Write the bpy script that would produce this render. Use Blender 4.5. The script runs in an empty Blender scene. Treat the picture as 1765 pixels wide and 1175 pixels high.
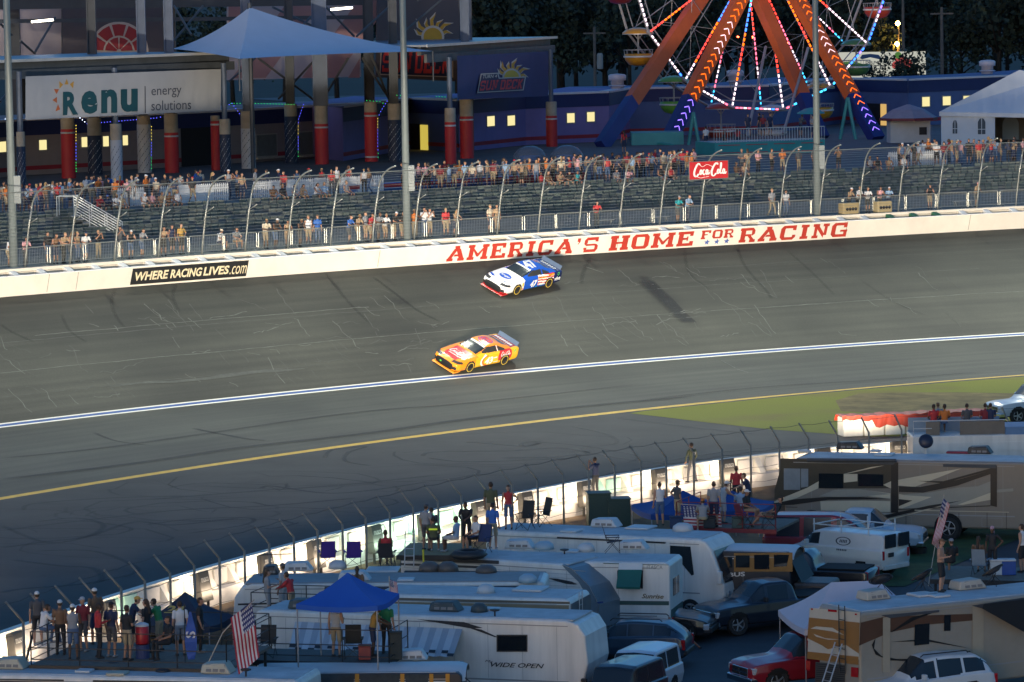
import bpy, bmesh, math, random
import numpy as np
from mathutils import Vector, Matrix
from mathutils.bvhtree import BVHTree
S = bpy.context.scene; COL = S.collection
R = math.radians; PI = math.pi
V = Vector
rnd = random.Random(7)
# ---------------------------------------------------------------- camera
F, CX, CY = 7000.0, 882.5, 587.5          # focal length and image centre in photograph pixels
CAMZ = 22.5
PITCH = math.atan(607.5 / F)
ROT = Matrix.Rotation(PI/2 - PITCH, 3, 'X') @ Matrix.Rotation(R(-1.0), 3, 'Z')
cd = bpy.data.cameras.new('camera'); cam = bpy.data.objects.new('camera', cd); COL.objects.link(cam)
cam.location = (0, 0, CAMZ); cam.rotation_euler = ROT.to_euler()
cd.sensor_width = 36; cd.lens = 36 * F / 1765; cd.clip_start = 1; cd.clip_end = 6000
S.camera = cam
# ---------------------------------------------------------------- dusk sky, faint sun, exposure
FLOOD_W = 8600
W = bpy.data.worlds.new('World'); S.world = W; W.use_nodes = True
nt = W.node_tree; bg = nt.nodes['Background']
sky = nt.nodes.new('ShaderNodeTexSky'); sky.sky_type = 'NISHITA'; sky.sun_disc = False
SUN_EL, SUN_AZ = R(4), R(200)
sky.sun_elevation = SUN_EL; sky.sun_rotation = SUN_AZ; sky.ozone_density = 4.2
nt.links.new(sky.outputs[0], bg.inputs[0]); bg.inputs[1].default_value = 0.15
sl = bpy.data.lights.new('sun', 'SUN'); sl.energy = 0.02; sl.angle = R(30); sl.color = (1, .85, .7)
so = bpy.data.objects.new('sun', sl); COL.objects.link(so)
sd = V((math.sin(SUN_AZ)*math.cos(SUN_EL), math.cos(SUN_AZ)*math.cos(SUN_EL), math.sin(SUN_EL)))
so.rotation_euler = sd.to_track_quat('Z', 'Y').to_euler()
S.view_settings.view_transform = 'Standard'; S.view_settings.look = 'None'
S.view_settings.exposure = 1.3; S.view_settings.gamma = 1
# ---------------------------------------------------------------- pixel -> world
def ray(px, py): return (ROT @ V(((px-CX)/F, -(py-CY)/F, -1)))
def at(px, py, z=0):
    d = ray(px, py); return V((0, 0, CAMZ)) + d * ((z-CAMZ)/d.z)
def atD(px, py, D):
    d = ray(px, py); return V((0, 0, CAMZ)) + d * (D/d.y)
def onplane(px, py, p0, n):
    d = ray(px, py); o = V((0, 0, CAMZ)); return o + d * ((V(p0)-o).dot(n) / d.dot(n))
def pix(p):
    q = ROT.transposed() @ (V(p)-V((0, 0, CAMZ))); return (CX + F*q.x/-q.z, CY - F*q.y/-q.z)
# ---------------------------------------------------------------- materials
MATS = {}
def mat(name, col, rough=.65, metal=0, var=.12, scale=2.0, emit=None, estr=1, bump=0, coat=0, detail=6, alpha=1, stretch=0):
    if name in MATS: return MATS[name]
    m = bpy.data.materials.new(name); m.use_nodes = True; MATS[name] = m
    n = m.node_tree.nodes; l = m.node_tree.links; b = n['Principled BSDF']
    b.inputs['Roughness'].default_value = rough; b.inputs['Metallic'].default_value = metal
    b.inputs['Base Color'].default_value = (*col, 1)
    if coat: b.inputs['Coat Weight'].default_value = coat
    if alpha < 1: b.inputs['Alpha'].default_value = alpha
    if emit: b.inputs['Emission Color'].default_value = (*emit, 1); b.inputs['Emission Strength'].default_value = estr
    if var or bump:
        tc = n.new('ShaderNodeTexCoord'); nz = n.new('ShaderNodeTexNoise')
        nz.inputs['Scale'].default_value = scale; nz.inputs['Detail'].default_value = detail; nz.inputs['Roughness'].default_value = .65
        if stretch:
            mp = n.new('ShaderNodeMapping'); mp.inputs['Scale'].default_value = (1, 1, stretch); l.new(tc.outputs['Object'], mp.inputs[0]); l.new(mp.outputs[0], nz.inputs['Vector'])
        else: l.new(tc.outputs['Object'], nz.inputs['Vector'])
        if var:
            r = n.new('ShaderNodeMapRange'); r.inputs[1].default_value = .3; r.inputs[2].default_value = .7
            r.inputs[3].default_value = 1-var; r.inputs[4].default_value = 1+var
            l.new(nz.outputs[0], r.inputs[0])
            h = n.new('ShaderNodeHueSaturation'); h.inputs['Color'].default_value = (*col, 1)
            l.new(r.outputs[0], h.inputs['Value']); l.new(h.outputs[0], b.inputs['Base Color'])
        if bump:
            bp = n.new('ShaderNodeBump'); bp.inputs['Strength'].default_value = bump; bp.inputs['Distance'].default_value = .05
            l.new(nz.outputs[0], bp.inputs['Height']); l.new(bp.outputs[0], b.inputs['Normal'])
    return m
def cm(col, rough=.65, metal=0, var=.1, scale=3.0, coat=0):
    """a material cached by its colour"""
    k = 'paint_%02x%02x%02x_%d_%d%d' % (*[int(max(0, min(1, c))*255) for c in col], int(rough*100), int(metal*10), int(coat*10))
    return mat(k, col, rough, metal, var, scale, coat=coat)
def glow(name, col, st): return mat(name, (.02, .02, .02), .5, 0, 0, emit=col, estr=st)
# ---------------------------------------------------------------- mesh builder
class MB:
    def __init__(s): s.v, s.f, s.m = [], [], []
    def add(s, vs, fs, mi=0, M=None):
        o = len(s.v)
        s.v += [tuple(M @ V(p)) if M else tuple(p) for p in vs]
        for f in fs: s.f.append([i+o for i in f]); s.m.append(mi)
        return s
    def box(s, a, b, mi=0, M=None):
        x0, y0, z0 = a; x1, y1, z1 = b
        return s.add([(x0,y0,z0),(x1,y0,z0),(x1,y1,z0),(x0,y1,z0),(x0,y0,z1),(x1,y0,z1),(x1,y1,z1),(x0,y1,z1)],
            [(0,3,2,1),(4,5,6,7),(0,1,5,4),(1,2,6,5),(2,3,7,6),(3,0,4,7)], mi, M)
    def tube(s, pts, r, n=6, mi=0, M=None, caps=True):
        pts = [V(p) for p in pts]; k = len(pts); rs = r if isinstance(r, (list, tuple)) else [r]*k
        vs, fs = [], []; up = None
        for i, p in enumerate(pts):
            t = (pts[min(i+1, k-1)] - pts[max(i-1, 0)])
            if t.length < 1e-9: t = V((0, 0, 1))
            t.normalize()
            if up is None: up = V((0, 0, 1)) if abs(t.z) < .95 else V((1, 0, 0))
            a = t.cross(up).normalized(); b = a.cross(t); up = b
            for j in range(n):
                th = 2*PI*j/n + PI/n; vs.append(p + (a*math.cos(th) + b*math.sin(th))*rs[i])
        for i in range(k-1):
            for j in range(n):
                j2 = (j+1) % n; fs.append((i*n+j, i*n+j2, (i+1)*n+j2, (i+1)*n+j))
        if caps: fs.append(tuple(range(n-1, -1, -1))); fs.append(tuple(range((k-1)*n, k*n)))
        return s.add(vs, fs, mi, M)
    def lathe(s, prof, n=16, mi=0, M=None):
        vs, fs = [], []; k = len(prof)
        for (r, z) in prof:
            for j in range(n): vs.append((r*math.cos(2*PI*j/n), r*math.sin(2*PI*j/n), z))
        for i in range(k-1):
            for j in range(n): fs.append((i*n+j, i*n+(j+1) % n, (i+1)*n+(j+1) % n, (i+1)*n+j))
        if k > 2 and abs(prof[0][0]-prof[-1][0]) < 1e-6 and prof[0][0] > .5*max(p[0] for p in prof):   # a ring: close the profile on itself
            for j in range(n): fs.append(((k-1)*n+j, (k-1)*n+(j+1) % n, (j+1) % n, j))
        else: fs.append(tuple(range(n-1, -1, -1))); fs.append(tuple(range((k-1)*n, k*n)))
        return s.add(vs, fs, mi, M)
    def prism(s, poly, y0, y1, mi=0, M=None):
        """polygon in (x,z), extruded along y"""
        k = len(poly)
        vs = [(x, y0, z) for x, z in poly] + [(x, y1, z) for x, z in poly]
        fs = [tuple(range(k)), tuple(range(2*k-1, k-1, -1))] + [(i, i+k, (i+1) % k+k, (i+1) % k) for i in range(k)]
        return s.add(vs, fs, mi, M)
    def loft(s, rings, mi=0, M=None, caps=True, closed=True):
        n = len(rings[0]); vs = [p for r in rings for p in r]; fs = []
        for i in range(len(rings)-1):
            for j in range(n if closed else n-1):
                j2 = (j+1) % n; fs.append((i*n+j, i*n+j2, (i+1)*n+j2, (i+1)*n+j))
        if caps and closed: fs.append(tuple(range(n-1, -1, -1))); fs.append(tuple(range((len(rings)-1)*n, len(rings)*n)))
        return s.add(vs, fs, mi, M)
    def build(s, name, mats, parent=None, loc=None, rotz=0, smooth=False, bevel=0, seg=2, fix=True):
        me = bpy.data.meshes.new(name); me.from_pydata(s.v, [], s.f)
        if not isinstance(mats, (list, tuple)): mats = [mats]
        for m in mats: me.materials.append(m)
        me.polygons.foreach_set('material_index', s.m)
        if fix:
            b = bmesh.new(); b.from_mesh(me); bmesh.ops.recalc_face_normals(b, faces=b.faces); b.to_mesh(me); b.free()
        if smooth: me.polygons.foreach_set('use_smooth', [True]*len(me.polygons))
        me.update()
        o = bpy.data.objects.new(name, me); COL.objects.link(o)
        if parent: o.parent = parent
        if loc is not None: o.location = loc
        o.rotation_euler = (0, 0, rotz)
        if bevel:
            md = o.modifiers.new('bevel', 'BEVEL'); md.width = bevel; md.segments = seg; md.limit_method = 'ANGLE'; md.angle_limit = R(40)
        if smooth or bevel:
            try: me.shade_auto = True
            except Exception: pass
        return o
def tag(o, label=None, cat=None, group=None, kind=None):
    if label: o['label'] = label
    if cat: o['category'] = cat
    if group: o['group'] = group
    if kind: o['kind'] = kind
    return o
def thing(name, label, cat, loc=(0,0,0), rotz=0, group=None, tilt=None):
    o = bpy.data.objects.new(name, None); COL.objects.link(o); o.location = loc
    o.rotation_euler = tilt if tilt else (0, 0, rotz); o.empty_display_size = .3
    return tag(o, label, cat, group)
KIDS = {}
def copy_tree(o, parent=None, **kw):
    c = o.copy(); COL.objects.link(c); c.parent = parent
    for ch in o.children: copy_tree(ch, c)
    for k, v in kw.items():
        if k in ('label', 'group'): c[k] = v
        else: setattr(c, k, v)
    return c
def smooth_angle(o, deg=35):
    """smooth faces, hard edges above deg"""
    b = bmesh.new(); b.from_mesh(o.data)
    for f in b.faces: f.smooth = True
    for e in b.edges:
        if len(e.link_faces) == 2 and e.calc_face_angle(0) > R(deg): e.smooth = False
    b.to_mesh(o.data); b.free(); return o
TXT = {}
def text(s, size=1, bold=0, shear=0, depth=.004, wide=1, space=1):
    """letters as a mesh in the local x,y plane, centred: (verts, faces, width, height)"""
    k = (s, bold, shear, depth, space)
    if k not in TXT:
        c = bpy.data.curves.new('lettering', 'FONT'); c.body = s; c.size = 1; c.offset = bold; c.shear = shear; c.extrude = depth
        c.space_character = space; c.resolution_u = 3
        o = bpy.data.objects.new('lettering', c); COL.objects.link(o)
        me = bpy.data.meshes.new_from_object(o.evaluated_get(bpy.context.evaluated_depsgraph_get()))
        a = np.array([v.co[:] for v in me.vertices]); fs = [tuple(p.vertices) for p in me.polygons]
        bpy.data.objects.remove(o); bpy.data.curves.remove(c); bpy.data.meshes.remove(me)
        mn, mx = a.min(0), a.max(0); a[:, :2] -= (mn[:2]+mx[:2])/2; TXT[k] = (a, fs, mx-mn)
    a, fs, d = TXT[k]; b = a.copy(); b[:, 0] *= size*wide; b[:, 1] *= size
    return b, fs, d[0]*size*wide, d[1]*size
def text_fit(s, w, h, **kw):
    a, fs, tw, th = text(s, **kw); b = a.copy(); b[:, 0] *= w/tw; b[:, 1] *= h/th; return b, fs
def frame3(p, ex, ey):
    """matrix with local x along ex, y along ey, z = their cross product"""
    ex = V(ex).normalized(); ez = ex.cross(V(ey)).normalized(); ey = ez.cross(ex)
    return Matrix(((ex.x, ey.x, ez.x, p[0]), (ex.y, ey.y, ez.y, p[1]), (ex.z, ey.z, ez.z, p[2]), (0, 0, 0, 1)))
class Path:
    def __init__(s, pts):
        s.p = [V((p[0], p[1], 0)) for p in pts]; s.c = [0]
        for a, b in zip(s.p, s.p[1:]): s.c.append(s.c[-1] + (b-a).length)
        s.L = s.c[-1]
    def _i(s, t):
        i = int(np.searchsorted(s.c, t)) - 1; return max(0, min(len(s.p)-2, i))
    def pos(s, t, off=0, z=0):
        i = s._i(t); d = (s.p[i+1]-s.p[i]); k = (t-s.c[i])/d.length
        n0 = s.nrm(t); q = s.p[i] + d*k + n0*off; q.z = z; return q
    def tan(s, t):
        i = s._i(t); a = s.p[max(0, i-1)]; b = s.p[min(len(s.p)-1, i+2)]; return (b-a).normalized()
    def nrm(s, t):
        d = s.tan(t); return V((-d.y, d.x, 0))
    def near(s, q):
        """arc length of the closest point to q"""
        best = min(range(len(s.p)), key=lambda i: (s.p[i].x-q[0])**2 + (s.p[i].y-q[1])**2)
        i = max(0, min(len(s.p)-2, best)); d = s.p[i+1]-s.p[i]
        return s.c[i] + (V((q[0], q[1], 0))-s.p[i]).dot(d)/d.length
    def atpx(s, px, off, z):
        """arc length where the offset curve shows at photograph column px"""
        ts = np.linspace(0, s.L, 400); xs = [pix(s.pos(t, off, z))[0] for t in ts]; return float(np.interp(px, xs, ts))
# ================================================================ curves of the turn
def fit(pts, deg=2):
    c = np.polyfit([p[0] for p in pts], [p[1] for p in pts], deg); return lambda x: float(np.polyval(c, x))
COLS = list(range(-560, 2340, 20))
yel = fit([(0,861.2),(300,810.3),(800,743),(1300,686.5),(1765,646.2)])
wbl = fit([(0,738),(300,701.5),(800,651.2),(1265,612.8),(1765,578)])
wal = fit([(0,511.7),(219.6,494.6),(431.6,478.6),(766.9,454.3),(1048.5,434.4),(1270,420.6),(1455,410.2),(1765,393.6)])
inw = fit([(0,1088),(179,1034.6),(380,973),(450,951.6),(648,897.5),(838,859.5),(960,836.6),(1260,792),(1358,781),(1572,759)], 3)
ZW, ZB = 1.15, 6.5
PY = Path([at(x, yel(x), 0) for x in COLS]); PL = Path([at(x, wbl(x), ZW) for x in COLS]); PW = Path([at(x, wal(x), ZB) for x in COLS])
_pi = [at(x, inw(x), 1.3) for x in range(-60, 1600, 20)]
_pi = [_pi[0]+(_pi[0]-_pi[3])*k/3 for k in range(12, 0, -1)] + _pi + [_pi[-1]+(_pi[-1]-_pi[-4])*k/3 for k in range(1, 30)]
PI_ = Path(_pi); GZ = -1.8
# ---------------------------------------------------------------- ground and track
asphalt = mat('asphalt', (.05, .052, .055), .85, 0, .25, .8, bump=.2)
def track_material():
    m = bpy.data.materials.new('track_asphalt'); m.use_nodes = True
    n = m.node_tree.nodes; l = m.node_tree.links; b = n['Principled BSDF']; b.inputs['Roughness'].default_value = .72
    at_ = n.new('ShaderNodeAttribute'); at_.attribute_name = 'wear'
    tc = n.new('ShaderNodeTexCoord')
    uv = n.new('ShaderNodeUVMap')
    mp = n.new('ShaderNodeMapping'); mp.inputs['Scale'].default_value = (.03, 1.1, 1); l.new(uv.outputs[0], mp.inputs[0])
    st = n.new('ShaderNodeTexNoise'); st.inputs['Scale'].default_value = 1.6; st.inputs['Detail'].default_value = 8; l.new(mp.outputs[0], st.inputs['Vector'])
    big = n.new('ShaderNodeTexNoise'); big.inputs['Scale'].default_value = .12; big.inputs['Detail'].default_value = 5; l.new(tc.outputs['Object'], big.inputs['Vector'])
    fine = n.new('ShaderNodeTexNoise'); fine.inputs['Scale'].default_value = 9; fine.inputs['Detail'].default_value = 8; fine.inputs['Roughness'].default_value = .8; l.new(tc.outputs['Object'], fine.inputs['Vector'])
    def rng(src, lo, hi, a=.3, c=.7):
        r = n.new('ShaderNodeMapRange'); r.inputs[1].default_value = a; r.inputs[2].default_value = c; r.inputs[3].default_value = lo; r.inputs[4].default_value = hi
        l.new(src, r.inputs[0]); return r.outputs[0]
    def mul(a, c):
        x = n.new('ShaderNodeMath'); x.operation = 'MULTIPLY'; l.new(a, x.inputs[0]); l.new(c, x.inputs[1]); return x.outputs[0]
    f = mul(mul(rng(st.outputs[0], .74, 1.26), rng(big.outputs[0], .72, 1.28)), rng(fine.outputs[0], .78, 1.22))
    f = mul(f, at_.outputs['Fac'])
    h = n.new('ShaderNodeHueSaturation'); h.inputs['Color'].default_value = (.051, .051, .038, 1); l.new(f, h.inputs['Value']); l.new(h.outputs[0], b.inputs['Base Color'])
    bp = n.new('ShaderNodeBump'); bp.inputs['Strength'].default_value = .25; bp.inputs['Distance'].default_value = .02; l.new(fine.outputs[0], bp.inputs['Height']); l.new(bp.outputs[0], b.inputs['Normal'])
    return m
TRK = track_material()
def seglerp(a, b, k): return a + (b-a)*k
def dist_seg(p, a, b):
    ab = b-a; t = max(0, min(1, (p-a).dot(ab)/ab.length_squared)); return (p-(a+ab*t)).length, t
# cross-section fraction f: 0 yellow line .. 1 white line .. 2 wall
def trk(px, f):
    """a point on the apron (f 0..1) or the banking (f 1..2) under photograph column px at its lower edge"""
    a, b, c = at(px, yel(px), 0), at(px, wbl(px), ZW), at(px, wal(px), ZB)
    return seglerp(a, b, f) if f <= 1 else seglerp(b, c, f-1)
def on_track(px, py):
    """where the ray through a pixel meets the track"""
    lo, hi = 0.0, 2.0
    for _ in range(40):
        m = (lo+hi)/2
        if pix(trk(px, m))[1] > py: lo = m
        else: hi = m
    return trk(px, (lo+hi)/2)
STAINS = [[(1108,484,.6),(1150,515,1.0),(1192,556,.7),.62], [(672,512,.5),(690,520,.5),(700,524,.4),.62], [(665,580,2.2),(740,578,2.0),.72],
          [(300,700,1.0),(420,690,.8),.93], [(700,560,1.0),(900,545,1.2),.86], [(0,560,2.0),(260,530,2.0),.8]]
STW = [([on_track(q[0], q[1]) for q in s[:-1]], [q[2] for q in s[:-1]], s[-1]) for s in STAINS]
def wear(p, px, f):
    w = 1.0
    if f > 1.93: w *= .42 + .3*rnd.random()*.3
    elif f > 1.86: w *= .78
    if f > 1: w *= .93 + .12*math.exp(-((f-1.28)/.18)**2) - .1*math.exp(-((f-1.75)/.12)**2)
    else: w *= 1.0 + .22*math.exp(-((f-.55)/.3)**2) - .16*math.exp(-((f-.22)/.05)**2)
    for pts, rad, k in STW:
        for i in range(len(pts)-1):
            d, t = dist_seg(p, pts[i], pts[i+1]); r = rad[i]*(1-t) + rad[i+1]*t
            if d < r*1.6: w *= 1-(1-k)*math.exp(-(d/r)**2*1.6)
    return w
def sheet(name, rows, material, wearf=None, kind='structure'):
    nx = len(rows[0]); vs = [tuple(p) for r in rows for p in r]
    fs = [(i*nx+j, i*nx+j+1, (i+1)*nx+j+1, (i+1)*nx+j) for i in range(len(rows)-1) for j in range(nx-1)]
    me = bpy.data.meshes.new(name); me.from_pydata(vs, [], fs); me.materials.append(material)
    o = bpy.data.objects.new(name, me); COL.objects.link(o); o['kind'] = kind
    return o, me
NXC = list(range(-560, 2341, 10))
lens = []
fr = [i/10 for i in range(11)] + [1+i/40 for i in range(1, 41)]
rows, uvs, wr = [], [], []
acc = 0; prev = None
s_of = []
for x in NXC:
    q = trk(x, 1)
    if prev is not None: acc += (q-prev).length
    prev = q; s_of.append(acc)
for f in fr:
    r = []
    for j, x in enumerate(NXC):
        p = trk(x, f); r.append(p); uvs.append((s_of[j], f*11)); wr.append(wear(p, x, f))
    rows.append(r)
trackobj, me = sheet('race_track', rows, TRK)
atr = me.attributes.new('wear', 'FLOAT', 'POINT'); atr.data.foreach_set('value', wr)
ul = me.uv_layers.new(name='UVMap')
for lp in me.loops: ul.data[lp.index].uv = uvs[lp.vertex_index]
me.polygons.foreach_set('use_smooth', [True]*len(me.polygons))
# infield asphalt between yellow line and everything nearer
gx = list(range(-560, 2341, 40)); g_rows = []
for k in range(0, 13):
    r = []
    for j, x in enumerate(gx):
        a = at(x, yel(x), -.004); b = PI_.pos(PI_.L*j/(len(gx)-1), -.1, -.004); r.append(seglerp(a, b, (k/12)))
    g_rows.append(r)
apron, me = sheet('infield_ground', g_rows, mat('infield_asphalt', (.047, .046, .042), .82, 0, .3, .3, bump=.15))
BANKP = [(-.7, .0), (-2.2, -.3), (-4.2, -1.3), (-6.5, GZ), (-9, GZ)]
sheet('dirt_bank', [[PI_.pos(PI_.L*j/100, o, z) for j in range(101)] for o, z in BANKP], mat('dry_soil', (.17, .12, .07), .95, 0, .3, .9))
me = bpy.data.meshes.new('parking_lot'); me.from_pydata([(-400, 40, GZ-.02), (400, 40, GZ-.02), (400, 230, GZ-.02), (-400, 230, GZ-.02)], [], [(0, 1, 2, 3)]); me.materials.append(mat('lot_asphalt', (.034, .037, .042), .75, 0, .3, .5, bump=.2))
o = bpy.data.objects.new('parking_lot', me); COL.objects.link(o); o['kind'] = 'structure'
# painted lines: blue between two white, and the yellow one
def ribbon(mb, pts, w, lift=.006, mi=0, nrm=None, col=None, cols=None, a0=1, a1=1):
    k = len(pts); o = len(mb.v)
    for i, p in enumerate(pts):
        t = (pts[min(i+1, k-1)]-pts[max(i-1, 0)]).normalized(); nn = nrm or V((0, 0, 1)); s_ = t.cross(nn).normalized()
        ww = w[i] if isinstance(w, (list, tuple)) else w
        mb.v.append(tuple(p + s_*ww/2 + nn*lift)); mb.v.append(tuple(p - s_*ww/2 + nn*lift))
        if cols is not None: cols += [a0, a1]
    for i in range(k-1): mb.f.append([o+2*i, o+2*i+1, o+2*i+3, o+2*i+2]); mb.m.append(mi)
whitep = mat('line_white', (.82, .79, .68), .6, 0, .06, 3); bluep = mat('line_blue', (.03, .085, .28), .6, 0, .2, 3); yellp = mat('line_yellow', (.62, .38, .03), .6, 0, .18, 2)
m = MB()
for x in range(-560, 2341, 20):
    a = trk(x, 1); b = trk(x, 2); e = (b-a).normalized(); L = (b-a).length; up = V((0, 0, .008))
    for k, d in enumerate((.0, .13, .39, .53)): m.v.append(tuple(a + e*d + up))
n_ = len(m.v)//4
for i in range(n_-1):
    for k in range(3): m.f.append([4*i+k, 4*i+k+1, 4*i+k+5, 4*i+k+4]); m.m.append((0, 1, 0)[k])
tag(m.build('track_line', [whitep, bluep], fix=False), kind='structure')
m = MB()
for x in range(-560, 2341, 20):
    a = trk(x, 0); b = trk(x, 1); e = (b-a).normalized()
    wv = .42 if x < 1060 else max(.16, .42-(x-1060)*.0007); m.v += [tuple(a - e*wv + V((0, 0, .006))), tuple(a + e*wv + V((0, 0, .012)))]
for i in range(len(m.v)//2-1): m.f.append([2*i, 2*i+1, 2*i+3, 2*i+2]); m.m.append(0)
tag(m.build('apron_line', yellp, fix=False), kind='structure')
# crack sealant and joints on the banking, tyre marks on the apron
seal = mat('crack_sealant', (.125, .13, .112), .8, 0, .3, 2); seal2 = mat('crack_sealant_faint', (.078, .081, .07), .8, 0, .25, 2)
m = MB(); rc = random.Random(3)
def tpt(px, f): return trk(px, f)
UPB = (trk(900, 2)-trk(900, 1)).cross(trk(880, 1.5)-trk(900, 1.5)).normalized()
if UPB.z < 0: UPB = -UPB
# long joints
for f0, mi, x0, x1, wj in ((1.22, 1, -300, 560, .07), (1.40, 0, -300, 2200, .075), (1.63, 1, -100, 1700, .07), (1.665, 0, 60, 640, .07), (1.80, 1, 1200, 2200, .06)):
    f = f0; pts = []
    for x in range(x0, x1, 12):
        f += rc.uniform(-.003, .003); f += (f0-f)*.2; pts.append(tpt(x, f))
        if rc.random() < .05 and len(pts) > 3: ribbon(m, pts, [wj*rc.uniform(.5, 1.2) for _ in pts], .008, mi, UPB); pts = [pts[-1]]
    ribbon(m, pts, wj, .008, mi, UPB)
# slanting cracks, each wandering down the banking
for i in range(135):
    x = rc.uniform(-60, 1820); f = rc.uniform(1.12, 1.9); n2 = rc.randint(3, 9); sl_ = rc.uniform(1.0, 2.6)
    if x > 1450 and rc.random() < .6: continue
    pts = []; drift = rc.uniform(4, 9)
    for k in range(n2):
        pts.append(tpt(x, f)); x += drift*rc.uniform(.4, 1.6); f -= .017*sl_*rc.uniform(.3, 1.5)
        if f < 1.08: break
    if len(pts) > 2: ribbon(m, pts, [.055*rc.uniform(.5, 1.25) for _ in pts], .0085, 0 if rc.random() < .45 else 1, UPB)
for i in range(40):
    x = rc.uniform(60, 1300); f = rc.uniform(1.15, 1.8); pts = []; sg = rc.choice((-1, 1))
    for k in range(rc.randint(4, 12)):
        pts.append(tpt(x, f)); x += rc.uniform(3, 9); f += sg*rc.uniform(-.012, .016)
    ribbon(m, pts, [.06*rc.uniform(.4, 1.5) for _ in pts], .009, 0 if rc.random() < .5 else 1, UPB)
# the wide pale patch near the lower lane
pts = [on_track(x, y) for x, y in ((185,668),(240,660),(300,658),(360,652),(400,646),(440,641),(480,639),(525,635))]
ribbon(m, pts, [.06, .2, .26, .3, .42, .3, .28, .1], .010, 1, UPB)
for a in (((1010,402+58),(1040,470)), ((1243,585+36),(1267,634)), ((1270,636),(1290,642))):
    ribbon(m, [on_track(*q) for q in a], .09, .01, 0, UPB)
tag(m.build('track_crack', [seal, seal2], fix=False), kind='structure')
# tyre marks
rub = bpy.data.materials.new('tyre_rubber_mark'); rub.use_nodes = True
_n = rub.node_tree.nodes; _l = rub.node_tree.links; _b = _n['Principled BSDF']; _b.inputs['Base Color'].default_value = (.012, .012, .013, 1); _b.inputs['Roughness'].default_value = .6
_a = _n.new('ShaderNodeAttribute'); _a.attribute_name = 'opacity'; _z = _n.new('ShaderNodeTexNoise'); _z.inputs['Scale'].default_value = 1.5
_m = _n.new('ShaderNodeMath'); _m.operation = 'MULTIPLY'; _l.new(_a.outputs['Fac'], _m.inputs[0]); _l.new(_z.outputs[0], _m.inputs[1]); _l.new(_m.outputs[0], _b.inputs['Alpha'])
m = MB(); op = []
def mark(pts, w, o, nn=None, lift=.012):
    """soft-edged tyre mark: three strips"""
    k = len(pts); base = len(m.v)
    for i, p in enumerate(pts):
        t = (pts[min(i+1, k-1)]-pts[max(i-1, 0)]).normalized(); s_ = t.cross(nn or V((0, 0, 1))).normalized()
        e = min(1, i/2, (k-1-i)/2)
        for q, oo in ((-.5, 0), (-.2, 1), (.2, 1), (.5, 0)):
            m.v.append(tuple(p + s_*w*q + (nn or V((0, 0, 1)))*lift)); op.append(o*oo*e)
    for i in range(k-1):
        for q in range(3): m.f.append([base+4*i+q, base+4*i+q+1, base+4*i+q+5, base+4*i+q+4]); m.m.append(0)
def spline(pts, n=8):
    out = []
    for i in range(len(pts)-1):
        p0, p1, p2, p3 = pts[max(i-1, 0)], pts[i], pts[i+1], pts[min(i+2, len(pts)-1)]
        for k in range(n):
            t = k/n; out.append(tuple(.5*((2*b)+(c-a)*t+(2*a-5*b+4*c-d)*t*t+(-a+3*b-3*c+d)*t**3) for a, b, c, d in zip(p0, p1, p2, p3)))
    out.append(pts[-1]); return out
FLAT = [([(728,786),(740,780),(800,778),(880,777),(960,772),(1005,778),(1012,782),(980,789),(900,793),(800,796),(735,789)], .3, 1.2),
        ([(800,762),(840,764),(900,769),(930,764),(905,770),(900,764),(935,759)], .35, 1.1), ([(1000,772),(1010,780),(960,787),(860,789)], .5, 1.2),
        ([(900,760),(1000,768),(1060,778),(1100,788),(1075,800)], .2, .8), ([(1012,780),(1080,792),(1160,800)], .25, 1.0), ([(985,735),(1050,750),(1060,765),(1000,770)], .3, .6),
        ([(0,905),(80,935),(150,925),(178,905),(130,893),(60,900)], .35, .8), ([(0,945),(70,935),(150,925),(230,900),(300,905),(420,892)], .4, .9),
        ([(20,965),(100,975),(160,980),(175,1000),(130,1008),(40,1015),(0,1022)], .4, 1.0), ([(60,950),(160,950),(230,975),(225,990),(150,1006)], .35, .9),
        ([(0,915),(120,900),(300,880),(460,872),(620,858)], .4, .7), ([(40,880),(60,868),(200,858),(330,855)], .3, .7), ([(320,920),(420,905),(430,893),(330,895),(250,905)], .3, .8),
        ([(560,790),(572,776),(630,770),(600,780),(596,795),(640,803)], .3, .9), ([(450,842),(470,838),(560,850),(640,845),(740,830)], .35, .8),
        ([(250,862),(420,848),(600,835),(760,818)], .5, .6), ([(1060,720),(1180,735),(1300,748)], .5, .6), ([(1120,800),(1240,780),(1400,766)], .3, .9)]
for q, w, o in FLAT: mark([at(x, y, 0) for x, y in spline(q)], w, o)
for i in range(26):
    x = rc.uniform(-60, 900); y = yel(x)+rc.uniform(18, 130); a = rc.uniform(60, 220); q = []
    if y > inw(x)-25: continue
    ph = rc.uniform(0, 6)
    for k in range(14): q.append((x + a*math.cos(ph+k*.33), y + a*.085*math.sin(ph+k*.33)-k*rc.uniform(.1, 1)))
    mark([at(u, v, 0) for u, v in q if v < inw(u)-6] or [at(0, 900), at(1, 900)], rc.uniform(.15, .3), rc.uniform(.3, .8))
BANK = [([(200,495),(192,520),(200,545),(215,565)], .3, .42), ([(305,487),(298,510),(310,540)], .28, .36), ([(640,475),(680,505),(720,535),(760,555)], .3, .42), ([(1180,430),(1188,470),(1225,500)], .3, .36),
        ([(1270,425),(1285,460),(1320,500),(1330,515)], .3, .42), ([(1020,440),(1005,470),(1002,490)], .32, .36), ([(0,558),(20,572),(60,590)], .3, .5), ([(105,540),(120,570),(150,590)], .26, .42),
        ([(1355,430),(1400,470),(1440,510)], .3, .36), ([(1480,480),(1540,520),(1600,545)], .32, .3), ([(560,470),(600,520),(640,560)], .3, .3)]
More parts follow.
